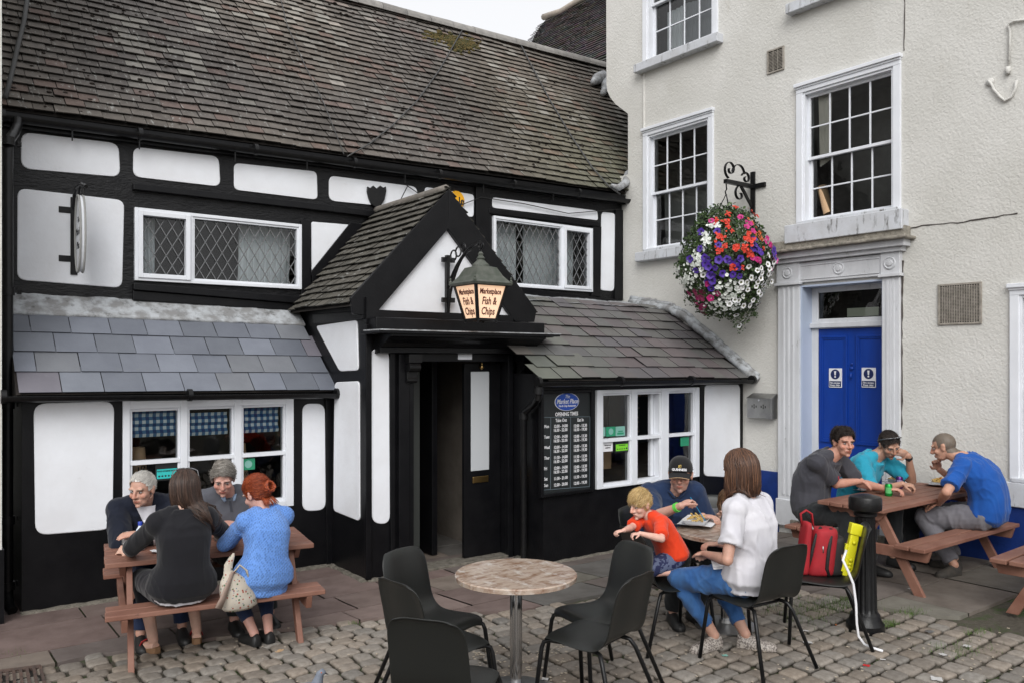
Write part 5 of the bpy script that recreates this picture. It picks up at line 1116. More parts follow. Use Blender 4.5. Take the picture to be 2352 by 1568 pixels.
# bollard
bc = V(5.83,3.32,0); bo_ = thing('bollard', 'black fluted cast iron bollard with a flat round cap', 'bollard', bc)
mb = MB(); rg = []
for z, r, fl_ in ((-.03,.135,0),(.03,.135,0),(.06,.115,0),(.10,.105,0),(.12,.088,0),(.15,.084,1),(.80,.070,1),(.83,.070,0),(.84,.082,0),(.86,.082,0)):
    rg.append([bc+V((r-(.006 if fl_ and k % 4 < 2 else 0))*math.cos(2*PI*k/64), (r-(.006 if fl_ and k % 4 < 2 else 0))*math.sin(2*PI*k/64), z) for k in range(64)])
mb.loft(rg, True); mb.build('shaft', MT['black_iron'], bo_, smooth=True, sharp=25)
mb = MB(); mb.lathe([(.07,.85),(.09,.872),(.115,.885),(.118,.90),(.118,.965),(.11,.982),(.06,.995),(0,1.0)], bc, 40); mb.build('cap', MT['black_iron'], bo_, smooth=True, sharp=40)
# ================================================================ SMALL THINGS
TZ1, TZ2, TZ3 = T1C.z+.7175, T2C.z+.7275, .7255
def can(px, py, tz, mbody, label, h=.118, r=.034, band=None):
    p = onZ(px, py, tz); t = thing('drink_can', label, 'can', p, group='drink cans on the tables')
    mb = MB(); mb.lathe([(r*.8,0),(r,.012),(r,h-.014),(r*.83,h-.002)], p, 24); mb.build('body', mbody, t, smooth=True, sharp=50)
    mb = MB(); mb.lathe([(r*.83,h-.002),(r*.84,h),(r*.78,h),(r*.76,h-.004),(.0,h-.004)], p, 24); mb.lathe([(.008,h-.004),(.008,h)], p+V(.006,0,0), 8); mb.build('lid', MT['steel'], t, smooth=True, sharp=50)
    d = (EYE-p); d.z = 0; d.normalize(); u_ = UP.cross(d)
    mb = MB()
    for k in range(-3, 3): a, b = k*.28, (k+1)*.28; q = lambda a: p+(d*math.cos(a)+u_*math.sin(a))*(r+.0008); mb.quad(q(a)+UP*.03, q(b)+UP*.03, q(b)+UP*.085, q(a)+UP*.085)
    mb.build('print', band or MT['paper'], t); return t
gcan = mat('can_green', (.01,.30,.05), .25, .6); pcan = mat('can_purple', (.09,.02,.16), .25, .6); lgreen = mat('can_green_light', (.10,.42,.14), .4); lpur = mat('can_lilac', (.30,.24,.36), .4); gprint = mat('can_grey_print', (.25,.25,.26), .5, col2=(.5,.5,.5), vs=80)
can(2041, 1138, TZ2, gcan, 'green drink can beside the nearest tray of chips', band=lgreen); can(2066, 1120, TZ2, pcan, 'purple drink can in the middle of the right picnic table', band=lpur)
can(2163, 1106, TZ2, gcan, 'green drink can behind the plate of the man in the royal blue T-shirt', band=lgreen)
can(290, 1256, TZ1, MT['steel'], 'silver drink can held by the woman in black at the left end of the table', band=gprint); can(501, 1240, TZ1, MT['steel'], 'silver drink can between the two women on the left picnic table', band=gprint)
# bottle
p = onZ(322, 1262, TZ1); bt = thing('water_bottle', 'clear plastic water bottle with a blue cap on the left picnic table', 'bottle', p)
mb = MB(); mb.lathe([(.028,0),(.036,.01),(.036,.05),(.033,.055),(.036,.06),(.036,.13),(.028,.155),(.014,.178),(.014,.19)], p, 24); mb.build('bottle', mat('pet', (.62,.68,.76), .12, coat=.3), bt, smooth=True)
mb = MB(); mb.lathe([(.0365,.062),(.0368,.064),(.0368,.115),(.0365,.117)], p, 24); mb.build('label', MT['paper'], bt, smooth=True); mb = MB(); mb.lathe([(.0369,.064),(.037,.072)], p, 24); mb.build('label_band', sign_blue, bt)
mb = MB(); mb.lathe([(.0165,.188),(.0165,.212),(.014,.215)], p, 18); mb.build('cap', mat('cap_blue', (.01,.04,.35), .4), bt, smooth=True, sharp=40)
foam = mat('foam', (.70,.70,.70), .6); chipm = mat('chips', (.52,.32,.08), .6, col2=(.62,.44,.16), vs=30); batter = mat('batter', (.30,.12,.03), .6, col2=(.42,.20,.05), vs=20, bump=.6, bs=60)
def tray(px, py, tz, rz, label, w=.12, d=.085, paper=True, fish=True, nchip=60):
    p = onZ(px, py, tz); t = thing('chip_tray', label, 'food tray', p, group='trays of chips on the tables')
    M = Matrix.Rotation(rz, 3, 'Z'); q = lambda x, y, z: p+M @ V(x, y, z)
    if paper:
        mb = MB(); rows = []
        for j in range(7): rows.append([q(w*1.45*(-1+2*i/8)+.01*nz(i,j), d*1.5*(-1+2*j/6)+.01*nz(i,j,5), .003+.010*abs(nz(i*.7,j*.7,2))+(.02*abs(-1+2*i/8)**3)) for i in range(9)])
        mb.loft(rows, False, closed=False); mb.build('wrapping_paper', MT['paper'], t, smooth=True)
    mb = MB(); rg = []
    for s_, z in ((.80,.012),(.80,.010),(1,.042),(1.06,.044),(.98,.040),(.76,.016)): rg.append([q(x*w*s_, y*d*s_, z) for x, y in ((-1,-.85),(-.85,-1),(.85,-1),(1,-.85),(1,.85),(.85,1),(-.85,1),(-1,.85))])
    mb.loft(rg, True); mb.build('tray', foam, t, bevel=.002)
    if nchip:
        mb = MB()
        for _ in range(nchip):
            c = q(rnd(-.8,.8)*w*.85, rnd(-.8,.8)*d*.85, .03+rnd(0,.035)); a = Matrix.Rotation(rnd(0,PI),3,'Z') @ V(1,0,rnd(-.5,.5)); mb.beam(c-a*rnd(.015,.03), c+a*rnd(.015,.03), .011, .011)
        tag(mb.build('chips', chipm, t), None, None)
    if fish:
        mb = MB(); mb.tube([q(w*.35,-d*.4,.05),q(w*.42,0,.065),q(w*.4,d*.45,.05)], [.012,.026,.014], 10); mb.build('battered_fish', batter, t, smooth=True)
    return t
tray(2000, 1126, TZ2, .3, 'tray of chips in front of the man in the grey T-shirt'); tray(2062, 1106, TZ2, .2, 'tray of chips in front of the man in the turquoise shirt', .14, .08); tray(2158, 1114, TZ2, .1, 'plate of chips and fish in front of the man in the royal blue T-shirt', .10, .07)
tray(526, 1215, TZ1, -.1, 'white food tray between the man in the grey pullover and the red-haired woman', .11, .075, fish=False, nchip=25)
tray(1600, 1202, TZ3, .5, 'white tray and printed wrapping paper in front of the man in the cap', .13, .09, fish=False, nchip=14)
def paperbit(px, py, z0, s, label, m=None, name='napkin', cat='napkin', flat=.3, group=None):
    p = onZ(px, py, z0) if z0 is not None else ground(px, py); mb = MB(); a = rnd(0, 6.28); rows = []; ax = rnd(.5,1.)
    for j in range(6): rows.append([p+Matrix.Rotation(a,3,'Z') @ V(s*(-1+2*i/5)*(1+.2*nz(i,j,px)), s*ax*(-1+2*j/5)*(1+.2*nz(i,j,py)), .004+flat*s*(.5+nz(i*.8,j*.8,px*.1))) for i in range(6)])
    mb.loft(rows, False, closed=False); o = mb.build(name, m or MT['paper'], smooth=True); tag(o, label, cat, group); return o
paperbit(532, 1243, TZ1, .055, 'crumpled white and blue wrapper in front of the red-haired woman', flat=.9); paperbit(362, 1268, TZ1, .05, 'folded white napkin beside the arm of the woman in black', flat=.5)
litter = [(684,1440,.03,'white screwed up paper on the setts right of the left picnic table',None),(1849,1449,.035,'white scrap of paper on the setts between the backpack chair legs',None),(1855,1476,.045,'white torn paper behind the leg of the white-shirted woman\'s chair',None),(1665,1506,.03,'pale green scrap of paper by the woman\'s patterned shoes',mint),
    (2133,1451,.045,'flattened foil scrap right of the bollard',MT['steel']),(2221,1484,.035,'white scrap of paper lying furthest right on the setts',None),(2167,1504,.035,'small white litter pile on the setts at the right',None),(2088,1352,.018,'white crumb of litter under the right picnic table',None),(1990,1529,.03,'red and white wrapper on the setts near the strap',mat('red_wrapper', (.5,.02,.02), .5)),
    (2028,1515,.025,'small white wrapper near the end of the white strap',None),(2151,1560,.05,'white paper at the bottom right edge of the picture',None),(1920,1435,.02,'orange dead leaf between the setts by the bollard',mat('leaf_orange', (.45,.12,.03), .7)),(642,1496,.05,'pale wooden chip fork on the setts under the left picnic table',MT['card']),(1252,1560,.03,'scrap of blue and white paper by the foot of the chrome pole',None)]
old_paper = mat('old_paper', (.48,.47,.46), .8)
for px_, py_, s_, lab, m_ in litter: paperbit(px_, py_, None, s_*.7, lab, m_ or old_paper, 'litter', 'litter', .25, 'litter on the setts')
mb = MB()
for _ in range(420):   # crumbs and chips of litter
    x, y = rnd(500,2352), rnd(1440,1566)
    if random.random() < .55: x, y = rnd(950,1300), rnd(1480,1566)
    p = ground(x, y); s = rnd(.003,.008); mb.box(p.x-s, p.x+s, p.y-s*rnd(.5,2), p.y+s, p.z+.002, p.z+.005)
tag(mb.build('crumbs', mat('crumb', (.42,.36,.28), .9)), 'pale crumbs and grit scattered over the setts', 'crumbs', kind='stuff')
mb = MB()
for cx, cy, n_, sp in ((1900,1392,170,45),(1960,1378,120,30),(1860,1420,60,40),(2040,1432,90,14),(1470,1362,40,14),(1385,1440,50,30),(2250,1450,40,20),(815,1432,14,6),(30,1500,10,20),(2200,1490,60,45),(1800,1400,60,40),(1350,1410,50,40),(2090,1405,50,20)):
    for _ in range(n_*3):
        p = ground(cx+random.gauss(0,sp), cy+random.gauss(0,sp*.22)); a = rnd(0,6.28); h = rnd(.012,.042); d = V(math.cos(a),math.sin(a),0)*rnd(.004,.01); k = rnd(.6,1.3)
        mb.add([p-d*.4+UP*-.01, p+V(-d.y,d.x,0)*.4+UP*-.01, p+d*1.5+UP*h], [(0,1,2)], (.075*k,.13*k,.025*k))
tag(mb.build('grass', MT['leaf']), 'small tufts of grass and moss growing between the setts', 'grass', kind='stuff')
# handbag on the bench
hp = V(1.915, 5.79, .30); bg_ = thing('handbag', 'floral cream fabric handbag with tied handles on the bench between the two women', 'bag', hp)
mb = MB(); rg = []
for t, (w_, d_, z, ox) in enumerate([(.10,.055,-.055,.03),(.125,.075,-.03,.03),(.125,.080,.03,.02),(.105,.070,.10,.0),(.085,.055,.16,-.015),(.05,.035,.20,-.03),(.03,.022,.23,-.05),(.03,.02,.27,-.045),(.018,.012,.32,-.02),(.006,.004,.345,-.01)]):
    rg.append([hp+V(ox+w_*math.cos(2*PI*k/24)*(1+.10*nz(k*.6,t*.7,3)), d_*math.sin(2*PI*k/24)*(1+.15*nz(k*.5,t*.8,9)), z+.01*nz(k*.4,t)) for k in range(24)])
mb.loft(rg, True)
def floral():
    m = mat('floral', (.52,.47,.40), .85, col2=(.45,.40,.33), vs=8, bump=.4, bs=18, bdist=.01); nt = m.node_tree; N = nt.nodes; L = nt.links; b = N['Principled BSDF']; tc = [n for n in N if n.type == 'TEX_COORD'][0]
    src = b.inputs['Base Color'].links[0].from_socket; cur = src
    for sc, hi, c in ((34,.20,(.28,.05,.03)),(28,.17,(.07,.14,.07)),(41,.14,(.10,.15,.22))):
        v = N.new('ShaderNodeTexVoronoi'); v.inputs['Scale'].default_value = sc; mr = N.new('ShaderNodeMapRange'); mr.inputs['From Min'].default_value = hi; mr.inputs['From Max'].default_value = hi+.05; mr.inputs['To Min'].default_value = 1; mr.inputs['To Max'].default_value = 0
        mp = N.new('ShaderNodeMapping'); mp.inputs['Location'].default_value = (sc,sc*.3,1); L.new(tc.outputs['Object'], mp.inputs['Vector']); L.new(mp.outputs['Vector'], v.inputs['Vector']); L.new(v.outputs['Distance'], mr.inputs['Value'])
        x = N.new('ShaderNodeMix'); x.data_type = 'RGBA'; L.new(mr.outputs['Result'], x.inputs['Factor']); L.new(cur, x.inputs[6]); x.inputs[7].default_value = (*c,1); cur = x.outputs[2]
    L.new(cur, b.inputs['Base Color']); return m
flo = floral(); mb.build('bag_body', flo, bg_, smooth=True)
mb = MB(); mb.tube([hp+V(-.03,-.03,.20),hp+V(.02,-.04,.265),hp+V(.07,-.035,.22),hp+V(.085,-.03,.15)], .013, 8, ry=.006); mb.build('handle', flo, bg_, smooth=True)
mb = MB(); mb.tube([hp+V(-.03,-.04,.22),hp+V(-.07,-.07,.15),hp+V(-.11,-.08,.06),hp+V(-.14,-.08,.0)], [.016,.026,.034,.040], 10, ry=[.010,.012,.014,.016]); mb.build('scarf', mat('scarf', (.30,.22,.18), .9), bg_, smooth=True)
# backpack and yellow toy on the chair
bp0 = V(5.37,3.44,.455); red = mat('bag_red', (.36,.010,.018), .75, col2=(.28,.008,.015), vs=8, bump=.3, bs=60, bdist=.003); blk = mat('bag_black', (.012,.010,.010), .7); pk = thing('backpack', 'red and black child\'s backpack standing on a chair seat', 'backpack', bp0)
bu_ = RT.copy(); bf_ = -FW
def pillow(mb, c, w_, h_, d_, lean=0, n=28, pw=3.2, tw=.75, seg=11):
    rg = []
    for j in range(seg+1):
        t = -1+2*j/seg; zz = h_/2*math.copysign(abs(math.sin(t*PI/2))**.8, t); e = (1-abs(t)**4)**.5 if abs(t) < 1 else .0; e = max(e, .04); k_ = 1-(1-tw)*max(0, (t+1)/2)
        rg.append([c+bu_*(w_/2*k_*e**.4*math.copysign(abs(math.cos(a))**(2/pw), math.cos(a))+lean*zz)+bf_*(d_/2*e**.5*math.copysign(abs(math.sin(a))**(2/pw), math.sin(a)))+UP*zz for a in [2*PI*k/n for k in range(n)]])
    mb.loft(rg, True)
mb = MB(); pillow(mb, bp0+UP*.165+bu_*.03+bf_*.02, .22, .34, .20, .14); mb.build('main_compartment', red, pk, smooth=True)
mb = MB(); pillow(mb, bp0+UP*.135+bu_*.13+bf_*.01, .12, .28, .19, .10, tw=.7); mb.build('side_panel', blk, pk, smooth=True)
mb = MB(); pillow(mb, bp0+UP*.19-bu_*.095+bf_*.03, .085, .38, .15, .10, tw=.5); mb.build('back_panel', red, pk, smooth=True)
mb = MB(); mb.tube([bp0+bu_*(.045+.01)+UP*.0+bf_*.105, bp0+bu_*.035+UP*.06+bf_*.122, bp0+bu_*.045+UP*.18+bf_*.128, bp0+bu_*.07+UP*.29+bf_*.112, bp0+bu_*.085+UP*.335+bf_*.07], .013, 8, ry=.007, side=RT); mb.tube([bp0-bu_*.075+UP*.02+bf_*.075, bp0-bu_*.06+UP*.18+bf_*.095, bp0-bu_*.03+UP*.29+bf_*.09, bp0+bu_*.02+UP*.34+bf_*.05], .012, 8, ry=.008, side=RT); mb.build('zip', blk, pk, smooth=True)
mb = MB(); mb.tube([bp0+bu_*.145+UP*.02+bf_*.09, bp0+bu_*.15+UP*.15+bf_*.10, bp0+bu_*.165+UP*.25+bf_*.06], .006, 6); mb.build('piping', MT['card'], pk, smooth=True)
mb = MB(); mb.tube([bp0-bu_*.10+UP*.34, bp0-bu_*.11+UP*.43, bp0-bu_*.07+UP*.455, bp0-bu_*.03+UP*.43, bp0-bu_*.02+UP*.34], .016, 8, ry=.008); mb.build('handle', red, pk, smooth=True)
mb = MB(); mb.tube([bp0-bu_*.04+UP*.36, bp0-bu_*.02+UP*.30+bf_*.03, bp0-bu_*.045+UP*.2+bf_*.04], .008, 6); mb.lathe([(.006,0),(.006,.05)], bp0+bu_*.01+UP*.17+bf_*.115, 8); mb.build('trim', MT['steel'], pk, smooth=True)
yel = mat('toy_yellow', (.66,.62,.01), .45); ty = thing('yellow_toy', 'bright yellow plastic toy with round buttons and a white strap, beside the red backpack', 'toy', bp0+bu_*.27)
mb = MB(); a = bp0+bu_*.185+bf_*.09+UP*.005; b = bp0+bu_*.275+bf_*.05+UP*.36; ax_ = (b-a).normalized(); sd = ax_.cross(bf_).normalized()
mb.obox((a+b)/2, ax_*.19, bf_*.02, sd*.032); mb.obox(a+ax_*.335+bf_*.0, ax_*.04, bf_*.028, sd*.042); mb.obox(a+ax_*.12-sd*.04, ax_*.10, bf_*.015, sd*.012); mb.build('body', yel, ty, bevel=.006)
for k in (.06,.085,.115,.24): 
    mb = MB(); mb.lathe([(.014,0),(.014,.012),(.009,.018)], a+ax_*k+bf_*.018, 14, ax=bf_); mb.build('button', yel, ty, smooth=True)
mb = MB(); gp = ground(2000,1497)
sp = [onP(x, y, V(5.55,3.05,0)+V(0,0,0), FW) for x, y in ((1942,1258),(1938,1275),(1946,1310),(1956,1330))]
o1 = a+ax_*.2+bf_*.03; pts = [o1, o1+V(0,0,-.06)+bf_*.02, V(*(onP(1955,1325,V(5.35,3.15,0),FW)))]
d0 = FW.dot(V(5.35,3.10,0)); pl = lambda x, y, dd=0: EYE+ray(x,y)*(d0-dd)
pts = [pl(1944,1262,-.08), pl(1936,1285,-.02), pl(1948,1310), pl(1960,1340), pl(1966,1385), pl(1968,1430), pl(1972,1460), pl(1985,1478), ground(2000,1492)+UP*.02, ground(2028,1499)+UP*.015]
mb.tube(pts, .009, 6, ry=.003, side=RT); mb.build('strap', MT['paper'], ty, smooth=True)
# pigeon at the bottom edge
pp = onZ(706, 1640, 0); pg_ = thing('pigeon', 'grey pigeon at the bottom edge of the picture, only its head and neck showing', 'bird', pp); pd = (-RT*.3+FW*.6-FW*.9); pd = (RT*.9-FW*.1); pd.z = 0; pd.normalize()
mb = MB(); P_ = lambda f, z: pp+pd*f+UP*z
mb.tube([P_(-.20,.07),P_(-.12,.085),P_(-.04,.11),P_(.02,.125),P_(.055,.16),P_(.065,.205),P_(.075,.235),P_(.09,.245),P_(.105,.24)], [.008,.03,.058,.060,.040,.026,.022,.020,.008], 14); pb = mb.build('body', mat('feather', (.20,.22,.26), .6, col2=(.13,.15,.19), vs=18), pg_, smooth=True)
mb = MB(); mb.tube([P_(.103,.241),P_(.122,.233)], [.006,.002], 6); mb.build('beak', MT['ink'], pg_, smooth=True)
for s in (-1, 1):
    mb = MB(); mb.ell(P_(.088,.248)+pd.cross(UP)*s*.018, .004,.004,.004, u=8, w=6); mb.build('eye', mat('bird_eye', (.5,.1,.02), .3), pg_, smooth=True)
    mb = MB(); mb.tube([P_(.0,.07)+pd.cross(UP)*s*.02, P_(.0,.0)+pd.cross(UP)*s*.025, P_(.03,.002)+pd.cross(UP)*s*.025], .004, 5); mb.build('leg', mat('bird_leg', (.4,.12,.1), .6), pg_)
# drain grate
dg_ = thing('drain_grate', 'rusty iron drain grate in the paving at the bottom left corner', 'drain', ground(45,1560)+UP*.0)
q = [ground(*c) for c in ((-30,1548),(92,1532),(110,1600),(-40,1640))]; gx = [q[0].lerp(q[1],t) for t in [k/8 for k in range(9)]]; gy = [q[3].lerp(q[2],t) for t in [k/8 for k in range(9)]]
mb = MB()
for k in range(9): mb.beam(gx[k]+UP*.004, gy[k]+UP*.004, .018, .02)
mb.beam(q[0]+UP*.005, q[1]+UP*.005, .05, .02); mb.beam(q[3]+UP*.005, q[2]+UP*.005, .05, .02); mb.build('bars', mat('rust', (.10,.06,.045), .7, col2=(.05,.035,.03), vs=20, bump=.5), dg_)
mb = MB(); mb.quad(*[c-UP*.008 for c in q]); mb.build('pit', MT['vent_dark'], dg_)
# ================================================================ PEOPLE
def organic(mb, name, voxel, it=4, disp=None, fac=.5):
    me = mb.mesh(name); bm = bmesh.new(); bm.from_mesh(me); bmesh.ops.recalc_face_normals(bm, faces=bm.faces); bm.to_mesh(me); bm.free()
    o = bpy.data.objects.new('tmp', me); COL.objects.link(o)
    r = o.modifiers.new('r', 'REMESH'); r.mode = 'VOXEL'; r.voxel_size = voxel; r.use_smooth_shade = True
    s = o.modifiers.new('s', 'SMOOTH'); s.factor = fac; s.iterations = it
    dg = bpy.context.evaluated_depsgraph_get(); m2 = bpy.data.meshes.new_from_object(o.evaluated_get(dg)); bpy.data.objects.remove(o); bpy.data.meshes.remove(me); m2.name = name
    if disp:
        amp, fr, st = disp; ns = [v.normal.copy() for v in m2.vertices]
        for v, n in zip(m2.vertices, ns):
            p = v.co; q = V(p.x*fr*st[0], p.y*fr*st[1], p.z*fr*st[2]); w = noise.noise(p*3.1+V(7,3,1)); q2 = q+V(0,0,1)*w*1.5; q3 = V(q2.x+q2.z*.5, q2.y, q2.z*.45-q2.x*.3); d = max(0, 1-4.5*abs(noise.noise(q3*.9)))*.9+max(0, 1-5*abs(noise.noise(q3*1.7+V(3,1,9))))*.4+noise.noise(q*.8)*.5-.3; v.co = p+n*(d*amp)
    return m2
def ik(a, t, l1, l2, hint):
    d = t-a; D = d.length
    if D > (l1+l2)*.985: s = D/((l1+l2)*.985); l1 *= s; l2 *= s
    d.normalize(); x = (l1*l1-l2*l2+D*D)/(2*D); h = math.sqrt(max(0, l1*l1-x*x)); hp = hint-d*hint.dot(d)
    if hp.length < 1e-4: hp = d.orthogonal()
    return a+d*x+hp.normalized()*h
def hand(mb, w_, d, n, k, curl=.6, side=1, spread=.1):
    d = d.normalized(); n = (n-d*n.dot(d)).normalized(); s = d.cross(n)*side      # n: palm side; s: thumb side
    M = Matrix((s, d, n)).transposed(); mb.ell(w_+d*.045*k, .040*k, .052*k, .016*k, M, 12, 8)
    for i, (o_, L_, r_) in enumerate(((.029,.068,.0088),(.010,.076,.0092),(-.010,.070,.0088),(-.028,.056,.0078))):
        p = w_+d*.082*k+s*o_*k; c = curl*(1+.12*i); a = 0; pts = [w_+d*.05*k+s*o_*k*.9, p]; dr = (d+s*spread*(o_/.03)).normalized()
        for seg in (.45,.30,.25):
            a += c; dd = dr*math.cos(a)+n*math.sin(a); p = p+dd*L_*seg*k; pts.append(p)
        mb.tube(pts, [r_*k]*2+[r_*k,r_*.92*k,r_*.7*k], 8)
    p = w_+d*.02*k+s*.030*k; t1 = (s*.75+d*.6+n*.25).normalized(); t2 = (s*.3+d*.85+n*.45).normalized(); mb.tube([p-s*.015*k, p+t1*.030*k, p+t1*.030*k+t2*.030*k, p+t1*.030*k+t2*.052*k], [.013*k,.0115*k,.010*k,.007*k], 8)
HAIRC = {}
LIM = [(-.12,-.075),(-.09,-.068),(-.05,-.055),(-.025,-.045),(-.012,.018),(.012,.012),(.028,.0),(.040,.040),(.065,.070),(.09,.088),(.13,.10)]
def lim(y, rec=0):
    for a, b in zip(LIM, LIM[1:]):
        if y <= b[0]:
            t = max(0, (y-a[0])/(b[0]-a[0])); z = a[1]+(b[1]-a[1])*t; return z+(rec if y > .03 else 0)
    return .1
def person(label, P, Nk, Hc, face, bf, arms, legs, k=1.1, fem=False, skin=(.50,.27,.19), top=None, bottom=None, hair=None, brow=(.3,.25,.2), stub=0., eyes=True, shoe=(.02,.02,.02), sock=None, slouch=.05, belly=0., headk=1.0, scalp=None, roll=0., hem=0.0, wr=(.009,9), tone=1.0, smile=0):
    P, Nk, Hc = Vector(P), Vector(Nk), Vector(Hc); bf = Vector(bf).normalized(); br = bf.cross(UP).normalized()
    seatz = P.z-.12*k; t = thing('person', label, 'person', (P.x, P.y, gz(P.y)))
    hk = k*headk; f = Vector(face).normalized(); u = (UP-f*UP.dot(f)).normalized(); r = f.cross(u)
    if roll: Q = Matrix.Rotation(roll, 3, f); u = Q @ u; r = Q @ r
    HM = Matrix((r, f, u)).transposed(); hl = lambda x, y, z: Hc+HM @ (V(x, y, z)*hk)
    ax = (Nk-P); al = ax.length; an = ax/al
    sw = (.150 if fem else .172)*k; hw_ = (.160 if fem else .150)*k
    # spine and ring table: t, half width, half depth
    RT_ = ([(-.10,.130,.095),(.0,.172,.118),(.14,.165,.112),(.32,.128,.095),(.5,.135,.105),(.66,.148,.112),(.80,.145,.098),(.91,.120,.078),(1.0,.062,.058)] if fem else
           [(-.10,.125,.095),(.0,.160,.115),(.14,.156,.115),(.32,.150,.112),(.5,.162,.118),(.66,.172,.122),(.80,.172,.105),(.91,.135,.082),(1.0,.066,.062)])
    mid = (P+Nk)/2-bf*slouch*k*2-V(0,0,0)
    def sp(t_): return P*(1-t_)**2+mid*2*t_*(1-t_)+Nk*t_*t_
    def tor(off, t0=-.1, t1=1., bel=0., flare=0., extra=1.0):
        rg = []
        for i, (tt, a, b) in enumerate(RT_):
            if tt < t0-1e-6 or tt > t1+1e-6: continue
            c = sp(tt); tg = (sp(tt+.02)-sp(tt-.02)).normalized(); s = (br-tg*br.dot(tg)).normalized(); dpt = s.cross(tg)*-1
            dpt = dpt if dpt.dot(bf) > 0 else -dpt
            bb = bel*math.exp(-((tt-.25)/.25)**2)
            a2, b2 = (a*k+off+flare*max(0,.5-tt)), (b*k+off+bb*.5+flare*.5*max(0,.5-tt)); c = c+dpt*bb*.5
            rg.append([c+s*a2*math.copysign(abs(math.cos(x))**.85, math.cos(x))+dpt*b2*math.copysign(abs(math.sin(x))**.85, math.sin(x)) for x in [2*PI*q/24 for q in range(24)]])
        return rg
    shc = sp(.90); S = {}
    for sd in (1, -1): S[sd] = shc+br*sd*sw-UP*.005*k
    B_ = MB(); B_.loft(tor(-.012*k, bel=belly*.7), True)
    B_.tube([sp(.96), sp(1.0), Nk.lerp(hl(0,-.02,-.06), .5), hl(0,-.022,-.04)], [.072*k,.064*k,.058*k,.058*k] if not fem else [.064*k,.054*k,.048*k,.048*k], 16)
    E, Wr, Hd = {}, {}, {}
    uaL, faL = .30*k, .265*k
    if k < .9: uaL *= .95; faL *= .92
    for sd in (1, -1):
        B_.tube([sp(.92)+br*sd*.05*k, S[sd]+UP*.0], [.058*k,.050*k], 12); B_.ell(S[sd], .053*k, .053*k, .053*k); B_.tube([Nk.lerp(hl(0,-.02,-.06), .35), sp(.97)+br*sd*.055*k+UP*.012*k, S[sd]+UP*.012*k], [.035*k,.038*k,.034*k], 10)
        a = arms[sd]; w_ = Vector(a[0]); hint = Vector(a[1]); E[sd] = ik(S[sd], w_, uaL, faL, hint); e = E[sd]; Wr[sd] = w_
        q = .88 if fem else 1.0
        B_.tube([S[sd], S[sd].lerp(e,.25), S[sd].lerp(e,.6), e], [.051*k*q,.049*k*q,.043*k*q,.037*k*q], 14)
        B_.ell(e, .0395*k*q, .0395*k*q, .0395*k*q); B_.ell(w_, .025*k*q, .025*k*q, .025*k*q)
        B_.tube([e, e.lerp(w_,.25), e.lerp(w_,.6), w_], [.038*k*q,.041*k*q,.032*k*q,.024*k*q], 14)
        hd = Vector(a[2]) if len(a) > 2 and a[2] else (w_-e); hn = Vector(a[3]) if len(a) > 3 and a[3] else V(0,0,-1); hand(B_, w_, hd, hn, k*(.92 if fem else 1), a[4] if len(a) > 4 else .5, -sd)
    K, Fo = {}, {}
    thL, shL = .44*k, .42*k
    for sd in (1, -1):
        hp_ = P+br*sd*.085*k-UP*.02*k; g_ = legs[sd]; ft = Vector(g_[0]); an_ = ft+UP*.085*k; kn = ik(hp_, an_, thL, shL, Vector(g_[1])); K[sd] = kn; Fo[sd] = an_
        B_.tube([hp_, hp_.lerp(kn,.3), hp_.lerp(kn,.7), kn], [.088*k,.082*k,.066*k,.054*k], 14); B_.ell(kn, .055*k, .055*k, .055*k); B_.ell(an_, .034*k, .034*k, .034*k); B_.tube([kn, kn.lerp(an_,.28), kn.lerp(an_,.7), an_], [.052*k,.054*k,.040*k,.033*k], 14)
        fd = Vector(g_[2]).normalized() if len(g_) > 2 else (bf*1.0); fd = V(fd.x, fd.y, 0).normalized()
        B_.tube([an_-fd*.03*k-UP*.04*k, an_+fd*.02*k-UP*.045*k, an_+fd*.10*k-UP*.062*k, an_+fd*.165*k-UP*.072*k], [.030*k,.034*k,.032*k,.014*k], 12); g_ = list(g_)+[fd] if len(g_) < 3 else g_
        S[('f',sd)] = fd
    # head
    def he(c, rx, ry, rz, a=14, b=10): B_.ell(hl(*c), rx*hk, ry*hk, rz*hk, HM, a, b)
    jw = .050 if not fem else .045
    he((0,-.012,.030), .073,.092,.086, 24, 16); he((0,.022,-.028), .061,.060,.076, 20, 14); he((0,.034,-.072), jw,.044,.036, 16, 12); he((0,.070,-.098), .019,.015,.014)
    B_.tube([hl(0,.080,.020), hl(0,.096,-.006), hl(0,.106,-.026), hl(0,.092,-.038)], [.009*hk,.0105*hk,.0145*hk,.010*hk], 10)
    for sx in (-1, 1):
        he((sx*.012,.090,-.031), .0095,.011,.009); he((sx*.030,.074,.026), .026,.015,.0105); he((sx*.040,.050,-.026), .024,.027,.024); B_.ell(hl(sx*.0765,-.010,-.004), .0095*hk, .019*hk, .032*hk, HM, 12, 10)
        B_.ell(hl(sx*.079,-.016,.012), .012*hk, .014*hk, .016*hk, HM, 10, 8)
    he((0,.081,-.057), .023,.0115,.0065); he((0,.080,-.0675), .019,.0115,.0078); he((0,.074,-.062), .032,.012,.016)
    vox = .0062 if k > .9 else .0048
    me = organic(B_, 'body', vox, 3, None, .45)
    inv = HM.transposed(); ca = me.color_attributes.new('Col', 'FLOAT_COLOR', 'POINT'); buf = []
    bc = Vector(brow)
